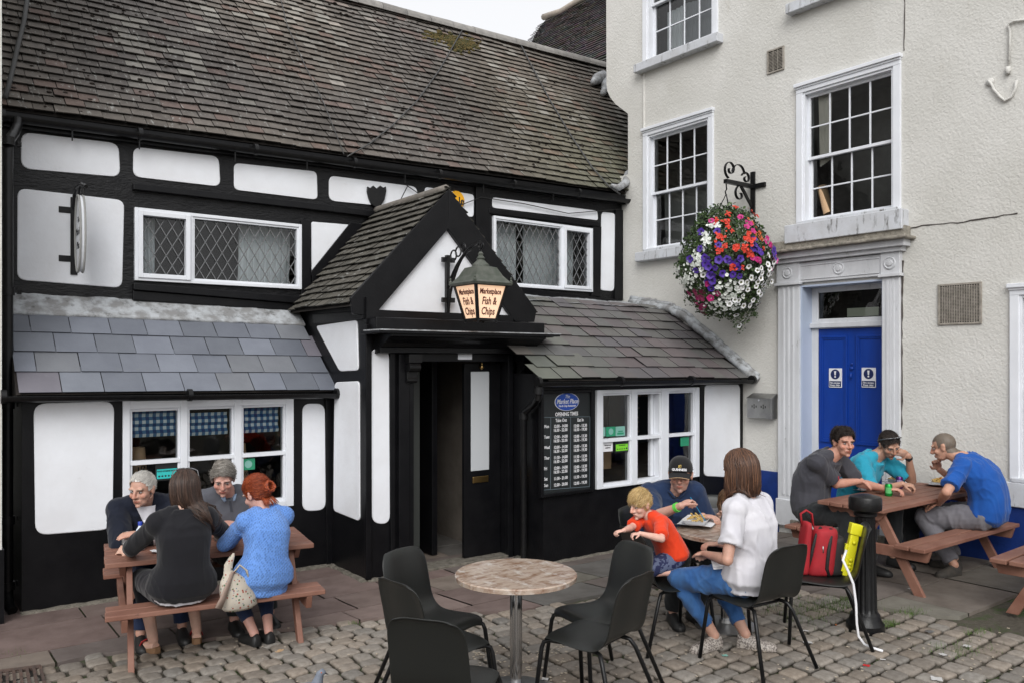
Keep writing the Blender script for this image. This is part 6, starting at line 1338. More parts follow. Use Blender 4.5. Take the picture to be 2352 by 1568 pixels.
    for v in me.vertices:
        L_ = (inv @ (v.co-Hc))/hk; c = [1.0, 1.0, 1.0]
        if L_.length < .16 and L_.z > -.13:
            x, y, z = abs(L_.x), L_.y, L_.z
            if y > .02:
                d = V(x-.032, (y-.080)*.6, z-.004).length
                if d < .024: w_ = 1-d/.024; v.co -= f*(.0085*w_*hk); c = [1-.16*w_, 1-.20*w_, 1-.20*w_]
                if eyes and abs(x-.031) < .017 and abs(z-.011+.10*abs(x-.031)) < .0030: c = [.55,.46,.44]
                if abs(x-.033) < .021 and abs(z-.0245-.10*(x-.033)+6*(x-.033)**2) < .0052 and y > .05: c = [.35+.65*min(1, bc[i]/skin[i]) for i in range(3)]
                if x < .0245 and abs(z+.062+.0*x) < .0085*(1-(x/.026)**2)+.0008 and y > .068: c = [.80,.50,.48] if not stub else [.72,.46,.44]
                if x < .024 and abs(z+.0625) < .0016 and y > .07: c = [.35,.22,.20]
                if x < .016 and y > .085 and -.04 < z < .0: c = [1.02,.86,.82]
                if (x-.042)**2+(z+.022)**2 < .018**2 and y > .045: c = [1.02,.87,.83]
                if .006 < x < .014 and abs(z+.0365) < .003 and y > .08: c = [.35,.25,.22]
                if stub and ((z < -.040 and not (x < .022 and abs(z+.062) < .008)) ) and y > .012 and z > -.125: s_ = stub*min(1, max(0, (-.036-z)/.012)); c = [c[i]*(1-s_*(.55,.55,.5)[i]) for i in range(3)]
            if scalp is not None and (L_.z > lim(L_.y, .0)-.004) and L_.z > -.06 and abs(L_.x) < .0745 and not (L_.y > .03 and L_.z < .06):
                n_ = .5+.5*noise.noise(L_*90); c = [min(1.2, (scalp[i]/skin[i])*(.85+.3*n_)) for i in range(3)]
        else:
            n_ = noise.noise(v.co*14)*.08; c = [1+n_, 1+n_*.5-.02, 1+n_*.5-.02]
        buf += [c[0]*tone, c[1]*tone, c[2]*tone, 1]
    ca.data.foreach_set('color', buf)
    skin = tuple(min(.8, x*y) for x, y in zip(skin, (1.12,1.22,1.28))); nm = 'skin%.3f%.3f' % (skin[0], skin[1]); sm = MT.get(nm) or mat(nm, skin, .52, attr=True, col2=tuple(x*.9 for x in skin), vs=30, bump=.12, bs=160, bdist=.002, spec=.4)
    if nm+'s' not in MT:
        MT[nm+'s'] = 1; b = sm.node_tree.nodes['Principled BSDF']; b.inputs['Subsurface Weight'].default_value = .12; b.inputs['Subsurface Radius'].default_value = (.012,.005,.003); b.inputs['Subsurface Scale'].default_value = 1
    o = bpy.data.objects.new('body', me); link(o, me, sm, t)
    if eyes:
        for sx in (-1, 1):
            m = MB(); c = hl(sx*.0315,.0705,.003); m.ell(c, .0120*hk,.0120*hk,.0052*hk, HM, 14, 10, col=(.34,.31,.30)); d = (f+r*eyes_dir.get(label,(0,0))[0]+u*eyes_dir.get(label,(0,0))[1]).normalized(); m.ell(c+d*.0070*hk, .0058*hk,.0058*hk,.0054*hk, None, 12, 8, col=(.02,.015,.012)); m.build('eye', eyem, t, smooth=True)
    # clothes
    def vm(off, m_=None): return off*k
    if bottom:
        bmat, to, loose = bottom; G = MB(); G.loft(tor(.006*k, t1=.34 if belly == 0 else .34, bel=belly*.6), True)
        for sd in (1, -1):
            hp_ = P+br*sd*.085*k-UP*.02*k; kn, an_ = K[sd], Fo[sd]
            G.ell(hp_, .10*k, .10*k, .09*k, None, 16, 12)
            if to <= 1: e_ = hp_.lerp(kn, to); G.tube([hp_, hp_.lerp(e_,.4), e_], [(.098+loose)*k,(.094+loose)*k,(.080+loose*1.6)*k], 16)
            else:
                e_ = kn.lerp(an_, to-1); G.tube([hp_, hp_.lerp(kn,.35), hp_.lerp(kn,.75), kn], [(.098+loose*.5)*k,(.092+loose*.6)*k,(.074+loose)*k,(.062+loose)*k], 16); G.ell(kn, (.063+loose)*k, (.063+loose)*k, (.063+loose)*k); G.tube([kn, kn.lerp(e_,.3), kn.lerp(e_,.75), e_], [(.061+loose)*k,(.060+loose)*k,(.047+loose*1.3)*k,(.040+loose*1.3)*k], 16)
        me = organic(G, 'trousers', .010, 3, (wr[0]*.8, wr[1]*1.2, (1,1,1))); o = bpy.data.objects.new('trousers' if to > 1 else 'shorts', me); link(o, me, bmat, t)
    def top_mesh(tm, off, sleeve, flare=0., t0=-.1, low=0., name='shirt', open_=None, vx=.0095, am=1.0, collar=0):
        G = MB(); rg = tor(off*k, t0=t0, bel=belly, flare=flare)
        if low: rg = [[p-UP*low*(1 if j == 0 else 0) for p in ring] for j, ring in enumerate(rg[:1])]+rg
        rg = rg[:-1]+[[(p-sp(1.0))*(1.0+off*6)+sp(.985) for p in rg[-1]]]
        G.loft(rg, True)
        for sd in (1, -1):
            e = E[sd]; w_ = Wr[sd]; q = .9 if fem else 1.
            G.tube([sp(.90)+br*sd*.045*k, S[sd]], [(.062+off*.8)*k,(.056+off*.8)*k], 14); G.ell(S[sd], (.058+off)*k, (.058+off)*k, (.058+off)*k); G.tube([Nk+br*sd*.035*k-UP*.005*k, sp(.97)+br*sd*.065*k+UP*.012*k, S[sd]+UP*.010*k], [(.034+off)*k,(.038+off)*k,(.036+off)*k], 12)
            if sleeve <= 1: en = S[sd].lerp(e, sleeve); G.tube([S[sd]-(e-S[sd])*.05, S[sd].lerp(en,.5), en], [(.054+off)*k*q,(.053+off)*k*q,(.048+off*1.35)*k*q], 16)
            else:
                en = e.lerp(w_, min(sleeve-1, .97)); G.tube([S[sd], S[sd].lerp(e,.3), S[sd].lerp(e,.75), e], [(.054+off)*k*q,(.051+off)*k*q,(.045+off)*k*q,(.042+off)*k*q], 16); G.ell(e, (.043+off)*k*q, (.043+off)*k*q, (.043+off)*k*q); G.tube([e, e.lerp(en,.35), e.lerp(en,.8), en], [(.042+off)*k*q,(.043+off*.9)*k*q,(.035+off*.8)*k*q,(.028+off*.7)*k*q], 16)
        me = organic(G, name, vx, 3, (wr[0]*am, wr[1], (1,1,.6))); o = bpy.data.objects.new(name, me); return link(o, me, tm, t)
    info = dict(t=t, P=P, N=Nk, H=Hc, hl=hl, HM=HM, hk=hk, k=k, S=S, E=E, W=Wr, K=K, F=Fo, sp=sp, br=br, bf=bf, tor=tor, f=f, u=u, r=r, top=top_mesh)
    for tp_ in (top or []): info[tp_.get('name','shirt')] = top_mesh(**tp_)
    if shoe:
        for sd in (1, -1):
            an_ = Fo[sd]; fd = S[('f',sd)]; m = MB(); sp_ = fd.cross(UP); rg = []
            for q, w2, h2, z0 in ((-.055,.026,.030,0),(-.045,.036,.075,0),(-.01,.038,.085,0),(.04,.040,.068,0),(.09,.046,.052,0),(.14,.046,.042,0),(.175,.034,.032,0),(.192,.014,.018,0)):
                base = V(an_.x, an_.y, an_.z-.085*k)+fd*q*k; rg.append([base+sp_*w2*k*math.cos(x)+UP*(max(-.2, math.sin(x))*h2*k+.008*k*1.6 if math.sin(x) > -.15 else .001) for x in [2*PI*i/16 for i in range(16)]])
            m.loft(rg, True); m.build('shoe', shoe, t, smooth=True, sharp=60, fixn=True)
    if hair: hair(info)
    return info
eyem = mat('eyeball', (1,1,1), .15, attr=True)
eyes_dir = {}
def hmat(name, c, c2): 
    return mat(name, (1,1,1), .42, attr=True, spec=.4)
hm = hmat('hair', 0, 0)
def hcol(c, v=.25):
    k = rnd(1-v, 1+v); return tuple(x*k for x in c)
def skull(i, d, off=0.):   # point on the hair ellipsoid in head coordinates
    d = d.normalized(); return V(0,-.012,.030)+V(d.x*(.074+off), d.y*(.093+off), d.z*(.087+off))
def rdir(): 
    while True:
        d = V(rnd(-1,1), rnd(-1,1), rnd(-1,1))
        if .1 < d.length < 1: return d.normalized()
def cap(i, m, cols, rec=0., off=.004, name='hair', mask=None, vol=0.):
    U, W_ = 40, 28; vs = []
    for a in range(W_+1):
        t_ = -PI/2+PI*a/W_
        for b in range(U): d = V(math.cos(t_)*math.cos(2*PI*b/U), math.cos(t_)*math.sin(2*PI*b/U), math.sin(t_)); vs.append(skull(i, d, off+vol*max(0, d.z)+.002*noise.noise(d*9)))
    o = len(m.v); m.v += [i['hl'](*p) for p in vs]
    for a in range(W_):
        for b in range(U):
            q = (a*U+b, a*U+(b+1)%U, (a+1)*U+(b+1)%U, (a+1)*U+b); c = sum((vs[x] for x in q), V(0,0,0))/4
            ok = mask(c) if mask else (c.z > lim(c.y, rec)+.004*noise.noise(c*60))
            if ok: m.f.append([x+o for x in q]); m.c.append(hcol(random.choice(cols), .08)); m.m.append(0)
def short_hair(cols, length=.03, n=900, comb=V(0,1,0), rec=0., lift=.006, rr=.0026, vol=.004, curl=0., mask=None, name='hair'):
    def f(i):
        m = MB(); cap(i, m, cols, rec, mask=mask, vol=vol)
        c_ = 0
        while c_ < n*3:
            d = rdir(); p = skull(i, d)
            if not (mask(p) if mask else p.z > lim(p.y, rec)-.001): continue
            c_ += 1; cb = comb(p) if callable(comb) else comb; cb = cb+V(rnd(-1,1),rnd(-1,1),rnd(-1,1))*.25; cb = (cb-d*cb.dot(d)).normalized(); L_ = length*rnd(.6,1.15); pts = []
            for s_ in range(5):
                tt = s_/4; dd = (p-V(0,-.012,.03)); q = p+cb*L_*tt; dn = V((q.x)/.074, (q.y+.012)/.093, (q.z-.03)/.087); q2 = skull(i, dn, .003+lift*(1.5*tt if c_ % 6 == 0 else .55*math.sin(PI*tt))*rnd(.5,1.5)+vol*max(0,dn.normalized().z)+lift*.3)
                if curl: q2 += V(math.sin(tt*6+c_), math.cos(tt*5+c_), math.sin(tt*7+2*c_))*curl
                pts.append(i['hl'](*q2))
            r_ = rr*.48*i['hk']; m.tube(pts, [r_,r_*1.1,r_,r_*.8,r_*.3], 3, col=hcol(random.choice(cols)))
        m.build(name, hm, i['t'], smooth=True)
    return f
def long_hair(cols, n=420, drop=.22, width=.085, back=True, part=0., rr=.0042, inward=0., wave=.006, front=.02, sweep=V(0,0,0), taper=1.0, dshape=None):
    def f(i):
        m = MB(); cap(i, m, cols, -.005, off=.006, vol=.006); dn = -UP
        from mathutils.bvhtree import BVHTree
        bvs = [BVHTree.FromPolygons([v.co for v in i[q].data.vertices], [tuple(p.vertices) for p in i[q].data.polygons]) for q in ('cardigan','tee_shirt') if q in i]
        for c_ in range(n):
            a = rnd(-PI*.93, PI*.93); y_, x_ = -math.cos(a), math.sin(a)     # a = 0 is the back of the head
            if y_ > front*10+.55: continue
            st_ = V(part+rnd(-.012,.012), rnd(-.3,.35), 1).normalized(); en = V(x_, y_, -.12).normalized(); pts = []; lay = rnd(0, .016)
            for s_ in range(6):
                tt = s_/5; d = st_.lerp(en, tt).normalized(); pts.append(i['hl'](*skull(i, d, .008+lay)))
            last = pts[-1]; out = (last-i['hl'](0,-.012,0)); out = out-UP*out.dot(UP); dr = drop*rnd(.8,1.06)*i['hk']*(dshape(x_) if dshape else 1)
            for s_ in range(1, 7):
                tt = s_/6; q = last+dn*dr*tt+sweep*tt*tt-out*(inward*tt*tt-.12*math.sin(PI*tt)*.5)+V(math.sin(c_+tt*5),math.cos(c_*1.3+tt*4),0)*wave*tt*(2.5 if c_ % 23 == 0 else 1)
                for bv in bvs:
                    h_ = bv.find_nearest(q)
                    if h_[0] and (q-h_[0]).dot(h_[1]) < .012: q = h_[0]+h_[1]*(.012+lay)
                pts.append(q)
            r_ = rr*i['hk']; r_ *= .72; m.tube(pts, [r_*.6]+[r_]*(len(pts)-3)+[r_*.8*taper,r_*.25], 5, col=hcol(random.choice(cols), .3))
        m.build('hair', hm, i['t'], smooth=True)
    return f
def cloth(name, c, c2=None, rough=.85, bs=260, bump=.25, **kw): return mat(name, c, rough, col2=c2 or tuple(x*.8 for x in c), vs=6, bump=bump, bs=bs, bdist=.002, sheen=.15, spec=.2, **kw)
navy = cloth('navy_jacket', (.008,.011,.022)); whitet = cloth('white_tee', (.62,.61,.64), (.55,.54,.58)); grey_p = cloth('grey_polo', (.10,.105,.125), (.085,.09,.105)); blackk = cloth('black_cardigan', (.010,.010,.013)); blackt = cloth('black_trousers', (.006,.006,.010))
jeans_n = cloth('navy_jeans', (.012,.020,.050), (.02,.032,.075)); jeans_b = cloth('blue_jeans', (.025,.085,.24), (.05,.14,.33)); jeans_g = cloth('grey_jeans', (.03,.04,.055)); greyt = cloth('grey_trousers', (.17,.165,.18), (.13,.125,.14)); darkt = cloth('dark_trousers', (.022,.024,.026))
orange = cloth('orange_tee', (.72,.055,.014), (.66,.045,.012)); fleece = cloth('navy_fleece', (.016,.034,.085), (.010,.022,.06), bs=120); teeg = cloth('charcoal_tee', (.055,.055,.065), (.045,.045,.055)); turq = cloth('turquoise_tee', (.025,.30,.42), (.02,.26,.37)); royal = cloth('royal_blue_tee', (.012,.085,.34), (.010,.07,.30))
def knit():
    m = cloth('blue_cardigan', (.13,.27,.62), (.105,.23,.56)); nt = m.node_tree; N = nt.nodes; L = nt.links; b = N['Principled BSDF']; tc = [n for n in N if n.type == 'TEX_COORD'][0]
    v = N.new('ShaderNodeTexVoronoi'); v.inputs['Scale'].default_value = 75; v.inputs['Randomness'].default_value = .35; mp = N.new('ShaderNodeMapping'); mp.inputs['Rotation'].default_value = (.4,.5,.6); mp.inputs['Scale'].default_value = (1,1,.7)
    bp = N.new('ShaderNodeBump'); bp.inputs['Strength'].default_value = .9; bp.inputs['Distance'].default_value = .008; bp.invert = True
    L.new(tc.outputs['Object'], mp.inputs['Vector']); L.new(mp.outputs['Vector'], v.inputs['Vector']); L.new(v.outputs['Distance'], bp.inputs['Height']); L.new(bp.outputs['Normal'], b.inputs['Normal'])
    mr = N.new('ShaderNodeMapRange'); mr.inputs['From Max'].default_value = .55; mr.inputs['To Min'].default_value = .62; mr.inputs['To Max'].default_value = 1.1; mr.inputs['From Min'].default_value = .05
    src = b.inputs['Base Color'].links[0].from_socket; x = N.new('ShaderNodeMix'); x.data_type = 'RGBA'; x.blend_type = 'MULTIPLY'; x.inputs['Factor'].default_value = 1; L.new(v.outputs['Distance'], mr.inputs['Value']); L.new(src, x.inputs[6]); L.new(mr.outputs['Result'], x.inputs[7]); L.new(x.outputs[2], b.inputs['Base Color']); return m
cardi = knit()
camo = mat('camo', (.015,.02,.07), .9, col2=(.10,.12,.20), vs=22, vdet=2, vlo=.5, vhi=.54)
shb = mat('shoe_black', (.012,.012,.012), .5); shbr = mat('shoe_brown', (.06,.05,.04), .8, col2=(.03,.028,.025), vs=20); shg = mat('shoe_glitter', (.40,.36,.32), .5, col2=(.12,.10,.09), vs=90, vlo=.45, vhi=.55); shr = mat('sandal', (.22,.12,.06), .7)
G = lambda x, y: ground(x, y)
# 1 man in navy jacket
mg = V(0,0,.01)
man1 = person('white-haired man in a navy jacket, arms folded on the left picnic table', (1.70,7.20,.42), (1.60,7.04,.865), (1.56,6.93,.985), (-.62,-.60,-.16), (-.12,-1,0),
    {1: (V(1.66,6.76,.625), V(-1,.1,-.5), V(1,.15,0), V(0,.6,-1), .35), -1: (V(1.50,6.71,.68), V(1,.1,-.5), V(-1,.05,.05), V(0,.3,-1), .2)},
    {1: (V(1.48,6.62,-.15), V(0,-1,1)), -1: (V(1.78,6.62,-.15), V(0,-1,1))}, 1.12, skin=(.47,.25,.18), belly=.05,
    top=[dict(tm=whitet, off=.010, sleeve=.5, name='tee_shirt'), dict(tm=navy, off=.030, sleeve=1.9, name='jacket', t0=-.1)], bottom=(jeans_n, 1.95, .012), brow=(.30,.26,.22), shoe=shb, wr=(.008,8),
    hair=short_hair([(.56,.54,.50),(.62,.60,.56),(.50,.48,.45)], .035, 900, lambda p: V(p.x*2,-.6,.25), rec=.012, vol=.004))
# 2 man in grey polo
man2 = person('man with swept grey hair in a grey pullover looking down at his food', (2.32,7.08,.42), (2.24,6.98,.895), (2.17,6.86,1.02), (-.30,-.86,-.36), (-.1,-1,0),
    {1: (onZ(512,1200,.65)+V(-.02,0,0), V(-1,.2,-.6), V(.9,-.2,0), V(0,.1,-1), .5), -1: (onZ(532,1202,.64), V(1,.2,-.6), V(-.9,-.3,0), V(0,.1,-1), .5)},
    {1: (V(2.16,6.55,-.15), V(0,-1,1)), -1: (V(2.45,6.55,-.15), V(0,-1,1))}, 1.12, skin=(.50,.26,.20), belly=.06,
    top=[dict(tm=grey_p, off=.018, sleeve=1.25, name='pullover')], bottom=(darkt, 1.95, .012), brow=(.22,.18,.15), shoe=shb, wr=(.006,8),
    hair=short_hair([(.22,.20,.175),(.29,.265,.235),(.17,.155,.135),(.36,.34,.31)], .055, 1000, lambda p: V(-.8,.2,.0) if p.z > .07 else V(0,-1,-.5), rec=-.006, lift=.012, vol=.012))
# 3 woman in black, from behind
wom1 = person('brown-haired woman in a black cardigan seen from behind, sunglasses on her head', (1.60,5.97,.43), (1.62,6.03,.93), (1.66,6.10,1.075), (.30,.93,-.22), (.02,1,0),
    {1: (onZ(508,1222,.625), V(1,-.2,-.8), V(-.6,.6,.0), V(-.3,-.2,-1), .7), -1: (onZ(300,1264,.60), V(-1,-.3,-.6), V(-.75,.60,.12), V(.3,.5,-.5), .8)},
    {1: (G(452,1474), V(.15,1,.25), V(.25,1,0)), -1: (G(352,1497), V(-.15,1,.25), V(-.3,1,0))}, 1.08, True, skin=(.52,.30,.22),
    top=[dict(tm=whitet, off=.016, sleeve=.3, flare=.05, low=.022, name='white_blouse', am=.8), dict(tm=blackk, off=.022, sleeve=1.85, flare=.06, low=-.012, name='cardigan')], bottom=(blackt, 1.55, .010), shoe=None, wr=(.007,7), eyes=False,
    hair=long_hair([(.035,.020,.015),(.05,.028,.020),(.026,.016,.012),(.07,.040,.028)], 1500, .30, part=.0, sweep=RT*.12, inward=.45, wave=.01, front=0.0))
# 4 woman in blue cardigan, from behind
def bun_hair(i):
    cols = [(.24,.045,.016),(.30,.06,.02),(.19,.035,.014),(.36,.08,.025)]; short_hair(cols, .075, 1100, lambda p: V(-p.x*3+.3,-.8-p.y*4,-.1), rec=-.01, lift=.010, vol=.012, rr=.003)(i)
    m = MB()
    for c_ in range(170):
        a = rnd(0, 6.28); c = V(.012,-.118,.012); q = [c+V((.034+.008*rnd(-1,1))*math.cos(a+.5*s_), .022*math.sin(s_*.8+c_)+rnd(-.003,.003), (.036+.008*rnd(-1,1))*math.sin(a+.5*s_)) for s_ in range(6)]
        m.tube([i['hl'](*p) for p in q], .0042, 5, col=hcol(random.choice(cols)))
    for c_ in range(40): x = rnd(-.045,.06); m.tube([i['hl'](x,-.075,-.045), i['hl'](x*1.15,-.088,-.075), i['hl'](x*1.3+.01,-.09,-.10-rnd(0,.02))], [.003,.003,.001], 4, col=hcol(random.choice(cols)))
    m.build('bun', hm, i['t'], smooth=True)
wom2 = person('red-haired woman with a bun in a light blue knitted cardigan seen from behind', (2.15,5.88,.43), (2.19,5.97,.88), (2.16,6.04,1.0), (-.38,.82,-.42), (-.12,1,0),
    {1: (onZ(562,1215,.64), V(1,-.2,-.7), V(-.6,.7,.1), V(0,0,-1), .7), -1: (onZ(541,1234,.63), V(-1,-.3,-.6), V(.05,.9,.25), V(.3,0,-1), .7)},
    {1: (G(617,1474), V(.2,1,.2), V(-.05,1,0)), -1: (G(584,1480), V(-.1,1,.2), V(-.2,1,0))}, 1.0, True, skin=(.52,.27,.21), headk=1.08,
    top=[dict(tm=cardi, off=.022, sleeve=1.9, flare=.07, low=.05, name='cardigan', am=.9)], bottom=(jeans_n, 1.72, .006), shoe=shb, wr=(.006,6), eyes=False, hair=bun_hair)
# 5 boy
boy = person('blond little boy in an orange T-shirt leaning over the back of a chair', (4.42,3.97,.62), (4.25,4.04,.912), (4.19,4.06,.99), (-.95,.10,-.28), (-1,.25,0),
    {1: (onZ(1433,1217,.845), V(-.3,.4,-1), V(-.8,.3,-.1), V(0,0,-1), .9), -1: (onZ(1470,1224,.845), V(.3,-.9,-.6), V(-.9,.35,-.05), V(0,0,-1), .9)},
    {1: (V(4.56,4.10,.47), V(-1,.3,-.1), V(.9,.2,0)), -1: (V(4.38,3.87,.465), V(-1,.55,0), V(.8,-.5,0))}, .66, skin=(.60,.34,.26), headk=1.28,
    top=[dict(tm=orange, off=.020, sleeve=.85, name='tee_shirt', vx=.008, flare=.05)], bottom=(camo, 1.0, .014), brow=(.45,.32,.18), shoe=shb, wr=(.005,12), slouch=.04, 
    hair=short_hair([(.50,.34,.14),(.60,.43,.20),(.40,.26,.10),(.66,.50,.26)], .050, 1000, lambda p: V(p.x*2,.9,-.2-p.z*2) , rec=-.012, lift=.010, vol=.010, rr=.0028))
# 6 man in the cap
dad = person('bearded man in a black cap and navy fleece eating with a blue fork', (4.98,4.62,.56), (5.03,4.50,.965), (5.02,4.42,1.085), (-.80,-.60,-.10), (-.42,-.90,0),
    {1: (V(4.66,4.10,.925), V(-.7,.3,-.9), V(.75,.0,.25), V(.3,-.2,-1), .9), -1: (onZ(1614,1184,.77), V(.8,.3,-.7), V(.3,-.9,.0), V(0,0,-1), .6)},
    {1: (G(1546,1430), V(-.3,-.8,1), V(-.5,-.8,0)), -1: (G(1592,1424), V(.1,-.9,1), V(-.3,-.9,0))}, 1.13, skin=(.50,.27,.20), stub=.5,
    top=[dict(tm=fleece, off=.030, sleeve=1.12, name='fleece')], bottom=(darkt, 1.95, .015), brow=(.08,.05,.03), shoe=shb, wr=(.007,8), 
    hair=short_hair([(.05,.03,.02),(.07,.045,.03)], .02, 350, V(0,-1,-.3), mask=lambda p: p.z > lim(p.y)-.001 and p.z < .05, vol=0))
# 7 woman in white
wom3 = person('brown-haired woman in a white T-shirt and blue jeans seen from behind', (4.57,3.40,.57), (4.54,3.42,1.085), (4.52,3.46,1.26), (-.10,.96,-.22), (-.10,1,0),
    {1: (V(4.60,3.70,.72), V(.8,-.6,-.9), V(-.7,.5,0), V(0,0,-1), .6), -1: (V(4.36,3.62,.70), V(-.7,-.9,-.8), V(.4,.6,-.1), V(0,0,-1), .6)},
    {1: (G(1712,1486), V(.1,.9,.6), V(.2,-.3,0)), -1: (G(1640,1488), V(-.5,.8,.7), V(-.75,.10,0))}, 1.10, True, skin=(.45,.24,.17),
    top=[dict(tm=whitet, off=.020, sleeve=.72, flare=.05, name='tee_shirt', low=.03)], bottom=(jeans_b, 1.80, .004), shoe=shg, wr=(.014,7), eyes=False, slouch=.02,
    hair=long_hair([(.060,.028,.016),(.085,.040,.022),(.045,.021,.013),(.11,.052,.028)], 1500, .20, part=.02, inward=.10, wave=.008, front=.0, rr=.0048))
# 8 small child behind
kid = person('small long-haired child almost hidden behind the woman in white', (5.64,4.5,.56), (5.57,4.40,.72), (5.50,4.33,.83), (-.7,-.6,-.45), (-.8,-.6,0),
    {1: (V(5.35,4.3,.74), V(0,.4,-1)), -1: (V(5.45,4.2,.74), V(.5,0,-1))}, {1: (V(5.35,4.45,.15), V(-1,-1,.5)), -1: (V(5.5,4.25,.15), V(-1,-1,.5))}, .70, True, skin=(.55,.32,.24), headk=1.2,
    top=[dict(tm=greyt, off=.02, sleeve=.9, name='top')], bottom=(darkt, 1.9, .01), brow=(.2,.1,.05), shoe=shb, hair=long_hair([(.12,.065,.035),(.17,.10,.055),(.08,.045,.025)], 300, .10, inward=.2, wave=.012, front=0))
# 9 man in charcoal tee
man3 = person('dark-haired man in a charcoal T-shirt looking towards the camera at the right picnic table', (7.15,4.63,.56), (7.20,4.43,1.095), (7.225,4.335,1.222), (-.42,-.88,-.06), (.10,-1,0),
    {1: (onZ(1978,1103,.83), V(-.6,.4,-1), V(.7,-.6,-.35), V(.0,.2,-1), .8), -1: (V(7.56,4.08,.78), V(.8,.3,-.8), V(.4,-.9,0), V(0,0,-1), .5)},
    {1: (V(7.0,4.15,0), V(-.2,-1,.8)), -1: (V(7.35,4.15,0), V(.1,-1,.8))}, 1.14, skin=(.48,.23,.16), belly=.03,
    top=[dict(tm=teeg, off=.022, sleeve=.80, name='tee_shirt')], bottom=(darkt, 1.95, .015), brow=(.05,.03,.02), shoe=shb, wr=(.013,7), stub=.15, slouch=.09,
    hair=short_hair([(.020,.013,.010),(.030,.020,.015),(.014,.010,.008)], .028, 1000, lambda p: V(math.sin(p.x*90),math.cos(p.y*80),.4), rec=-.004, lift=.012, vol=.010, curl=.003, rr=.0034))
# 10 man in turquoise
man4 = person('man in a turquoise shirt with sunglasses on his head, resting his cheek on his hand', (7.93,4.63,.56), (7.97,4.42,1.03), (8.0,4.30,1.155), (-.42,-.78,-.50), (0,-1,0),
    {1: (V(7.72,4.02,.82), V(-.6,.4,-1), V(.3,-.9,-.1), V(.1,.2,-1), .8), -1: (V(8.13,4.17,1.05), V(.5,-.6,-1), V(-.75,.45,.35), V(-.4,.9,.3), .6)},
    {1: (V(7.8,4.15,0), V(-.1,-1,.8)), -1: (V(8.15,4.15,0), V(.1,-1,.8))}, 1.13, skin=(.40,.21,.14), stub=.6, roll=.12,
    top=[dict(tm=turq, off=.022, sleeve=.85, name='polo_shirt')], bottom=(darkt, 1.95, .015), brow=(.05,.03,.02), shoe=shb, wr=(.012,8), 
    hair=short_hair([(.030,.022,.018),(.045,.034,.028)], .028, 900, lambda p: V(.3,.8,.1), rec=.006, lift=.008, vol=.004))
# 11 man in royal blue
man5 = person('crop-haired man in a royal blue T-shirt and grey trousers hunched over his plate', (8.17,3.44,.57), (8.11,3.64,1.075), (8.08,3.80,1.17), (-.22,.92,-.28), (-.12,1,0),
    {1: (V(8.24,3.92,.93), V(.9,-.3,-1), V(-.45,.15,.85), V(-.5,-.5,.1), .8), -1: (V(7.86,3.74,.66), V(-1,-.6,.35), V(.1,.9,-.3), V(.2,0,-1), .5)},
    {1: (V(8.12,3.72,0), V(.1,1,.3), V(-.2,1,0)), -1: (V(7.90,3.62,0), V(-.25,1,.3), V(-.9,.25,0))}, 1.15, skin=(.47,.24,.16),
    top=[dict(tm=royal, off=.018, sleeve=.80, name='tee_shirt', flare=.02)], bottom=(greyt, 1.92, .018), brow=(.12,.09,.06), shoe=shbr, wr=(.013,7), slouch=.085, scalp=(.13,.095,.07), belly=.02)
# ---- accessories
def hb_(i, m, pts, r, **kw): m.tube([i['hl'](*p) for p in pts], r, 8, **kw)
i = dad; m = MB(); U, W_ = 32, 10; rg = []
for a in range(W_+1):
    t_ = PI/2*a/W_; rg.append([i['hl'](*(V(0,-.012,.038)+V(.086*math.cos(t_)**.8*math.cos(2*PI*b/U), .104*math.cos(t_)**.8*math.sin(2*PI*b/U), .098*math.sin(t_)))) for b in range(U)])
m.loft(rg, True); capm = cloth('cap_black', (.010,.010,.011)); ct = thing('baseball_cap', 'black baseball cap with white lettering and a gold harp emblem on the bearded man', 'cap', i['hl'](0,0,.04)); m.build('crown', capm, ct, smooth=True)
m = MB(); rows = []
for a in range(9):
    x = -1+2*a/8; rows.append([i['hl'](x*.078*(1-.10*s_), .080*(1-.5*x*x)**.5+s_*.082*(1-.45*x*x), .044-.022*s_-.020*x*x-.004*s_*s_) for s_ in (0,.35,.7,1.)])
rows2 = [[p-i['u']*.004 for p in r_] for r_ in rows]
m.loft(rows, False, closed=False); m.loft(rows2, False, closed=False); m.build('peak', capm, ct, smooth=True)
m = MB(); hb_(i, m, [(x*.076, .162*(1-.42*x*x)**.5*.985+0.0, .021-.020*x*x) for x in [-.9+.2*q for q in range(10)]], .0022); m.build('peak_edge', MT['card'], ct)
m = MB(); fr_ = i['r']*-1*-1; text(m, 'GUINNESS', i['hl'](0,.0985,.062), -i['r'], (i['u']*.93-i['f']*.30).normalized(), .023*i['hk']*1.0, xs=.95, bold=.0008, ext=.012); m.build('lettering', MT['paper'], ct)
m = MB()
for pts in ([(-.010,.098,.078),(-.012,.092,.096)], [(.008,.095,.092),(-.012,.092,.097),(.010,.098,.078),(-.010,.098,.078)], [(.0,.097,.079),(.0,.094,.094)], [(.005,.098,.079),(.004,.094,.093)]): hb_(i, m, pts, .0018)
m.build('harp_emblem', mat('gold', (.55,.40,.10), .4), ct)
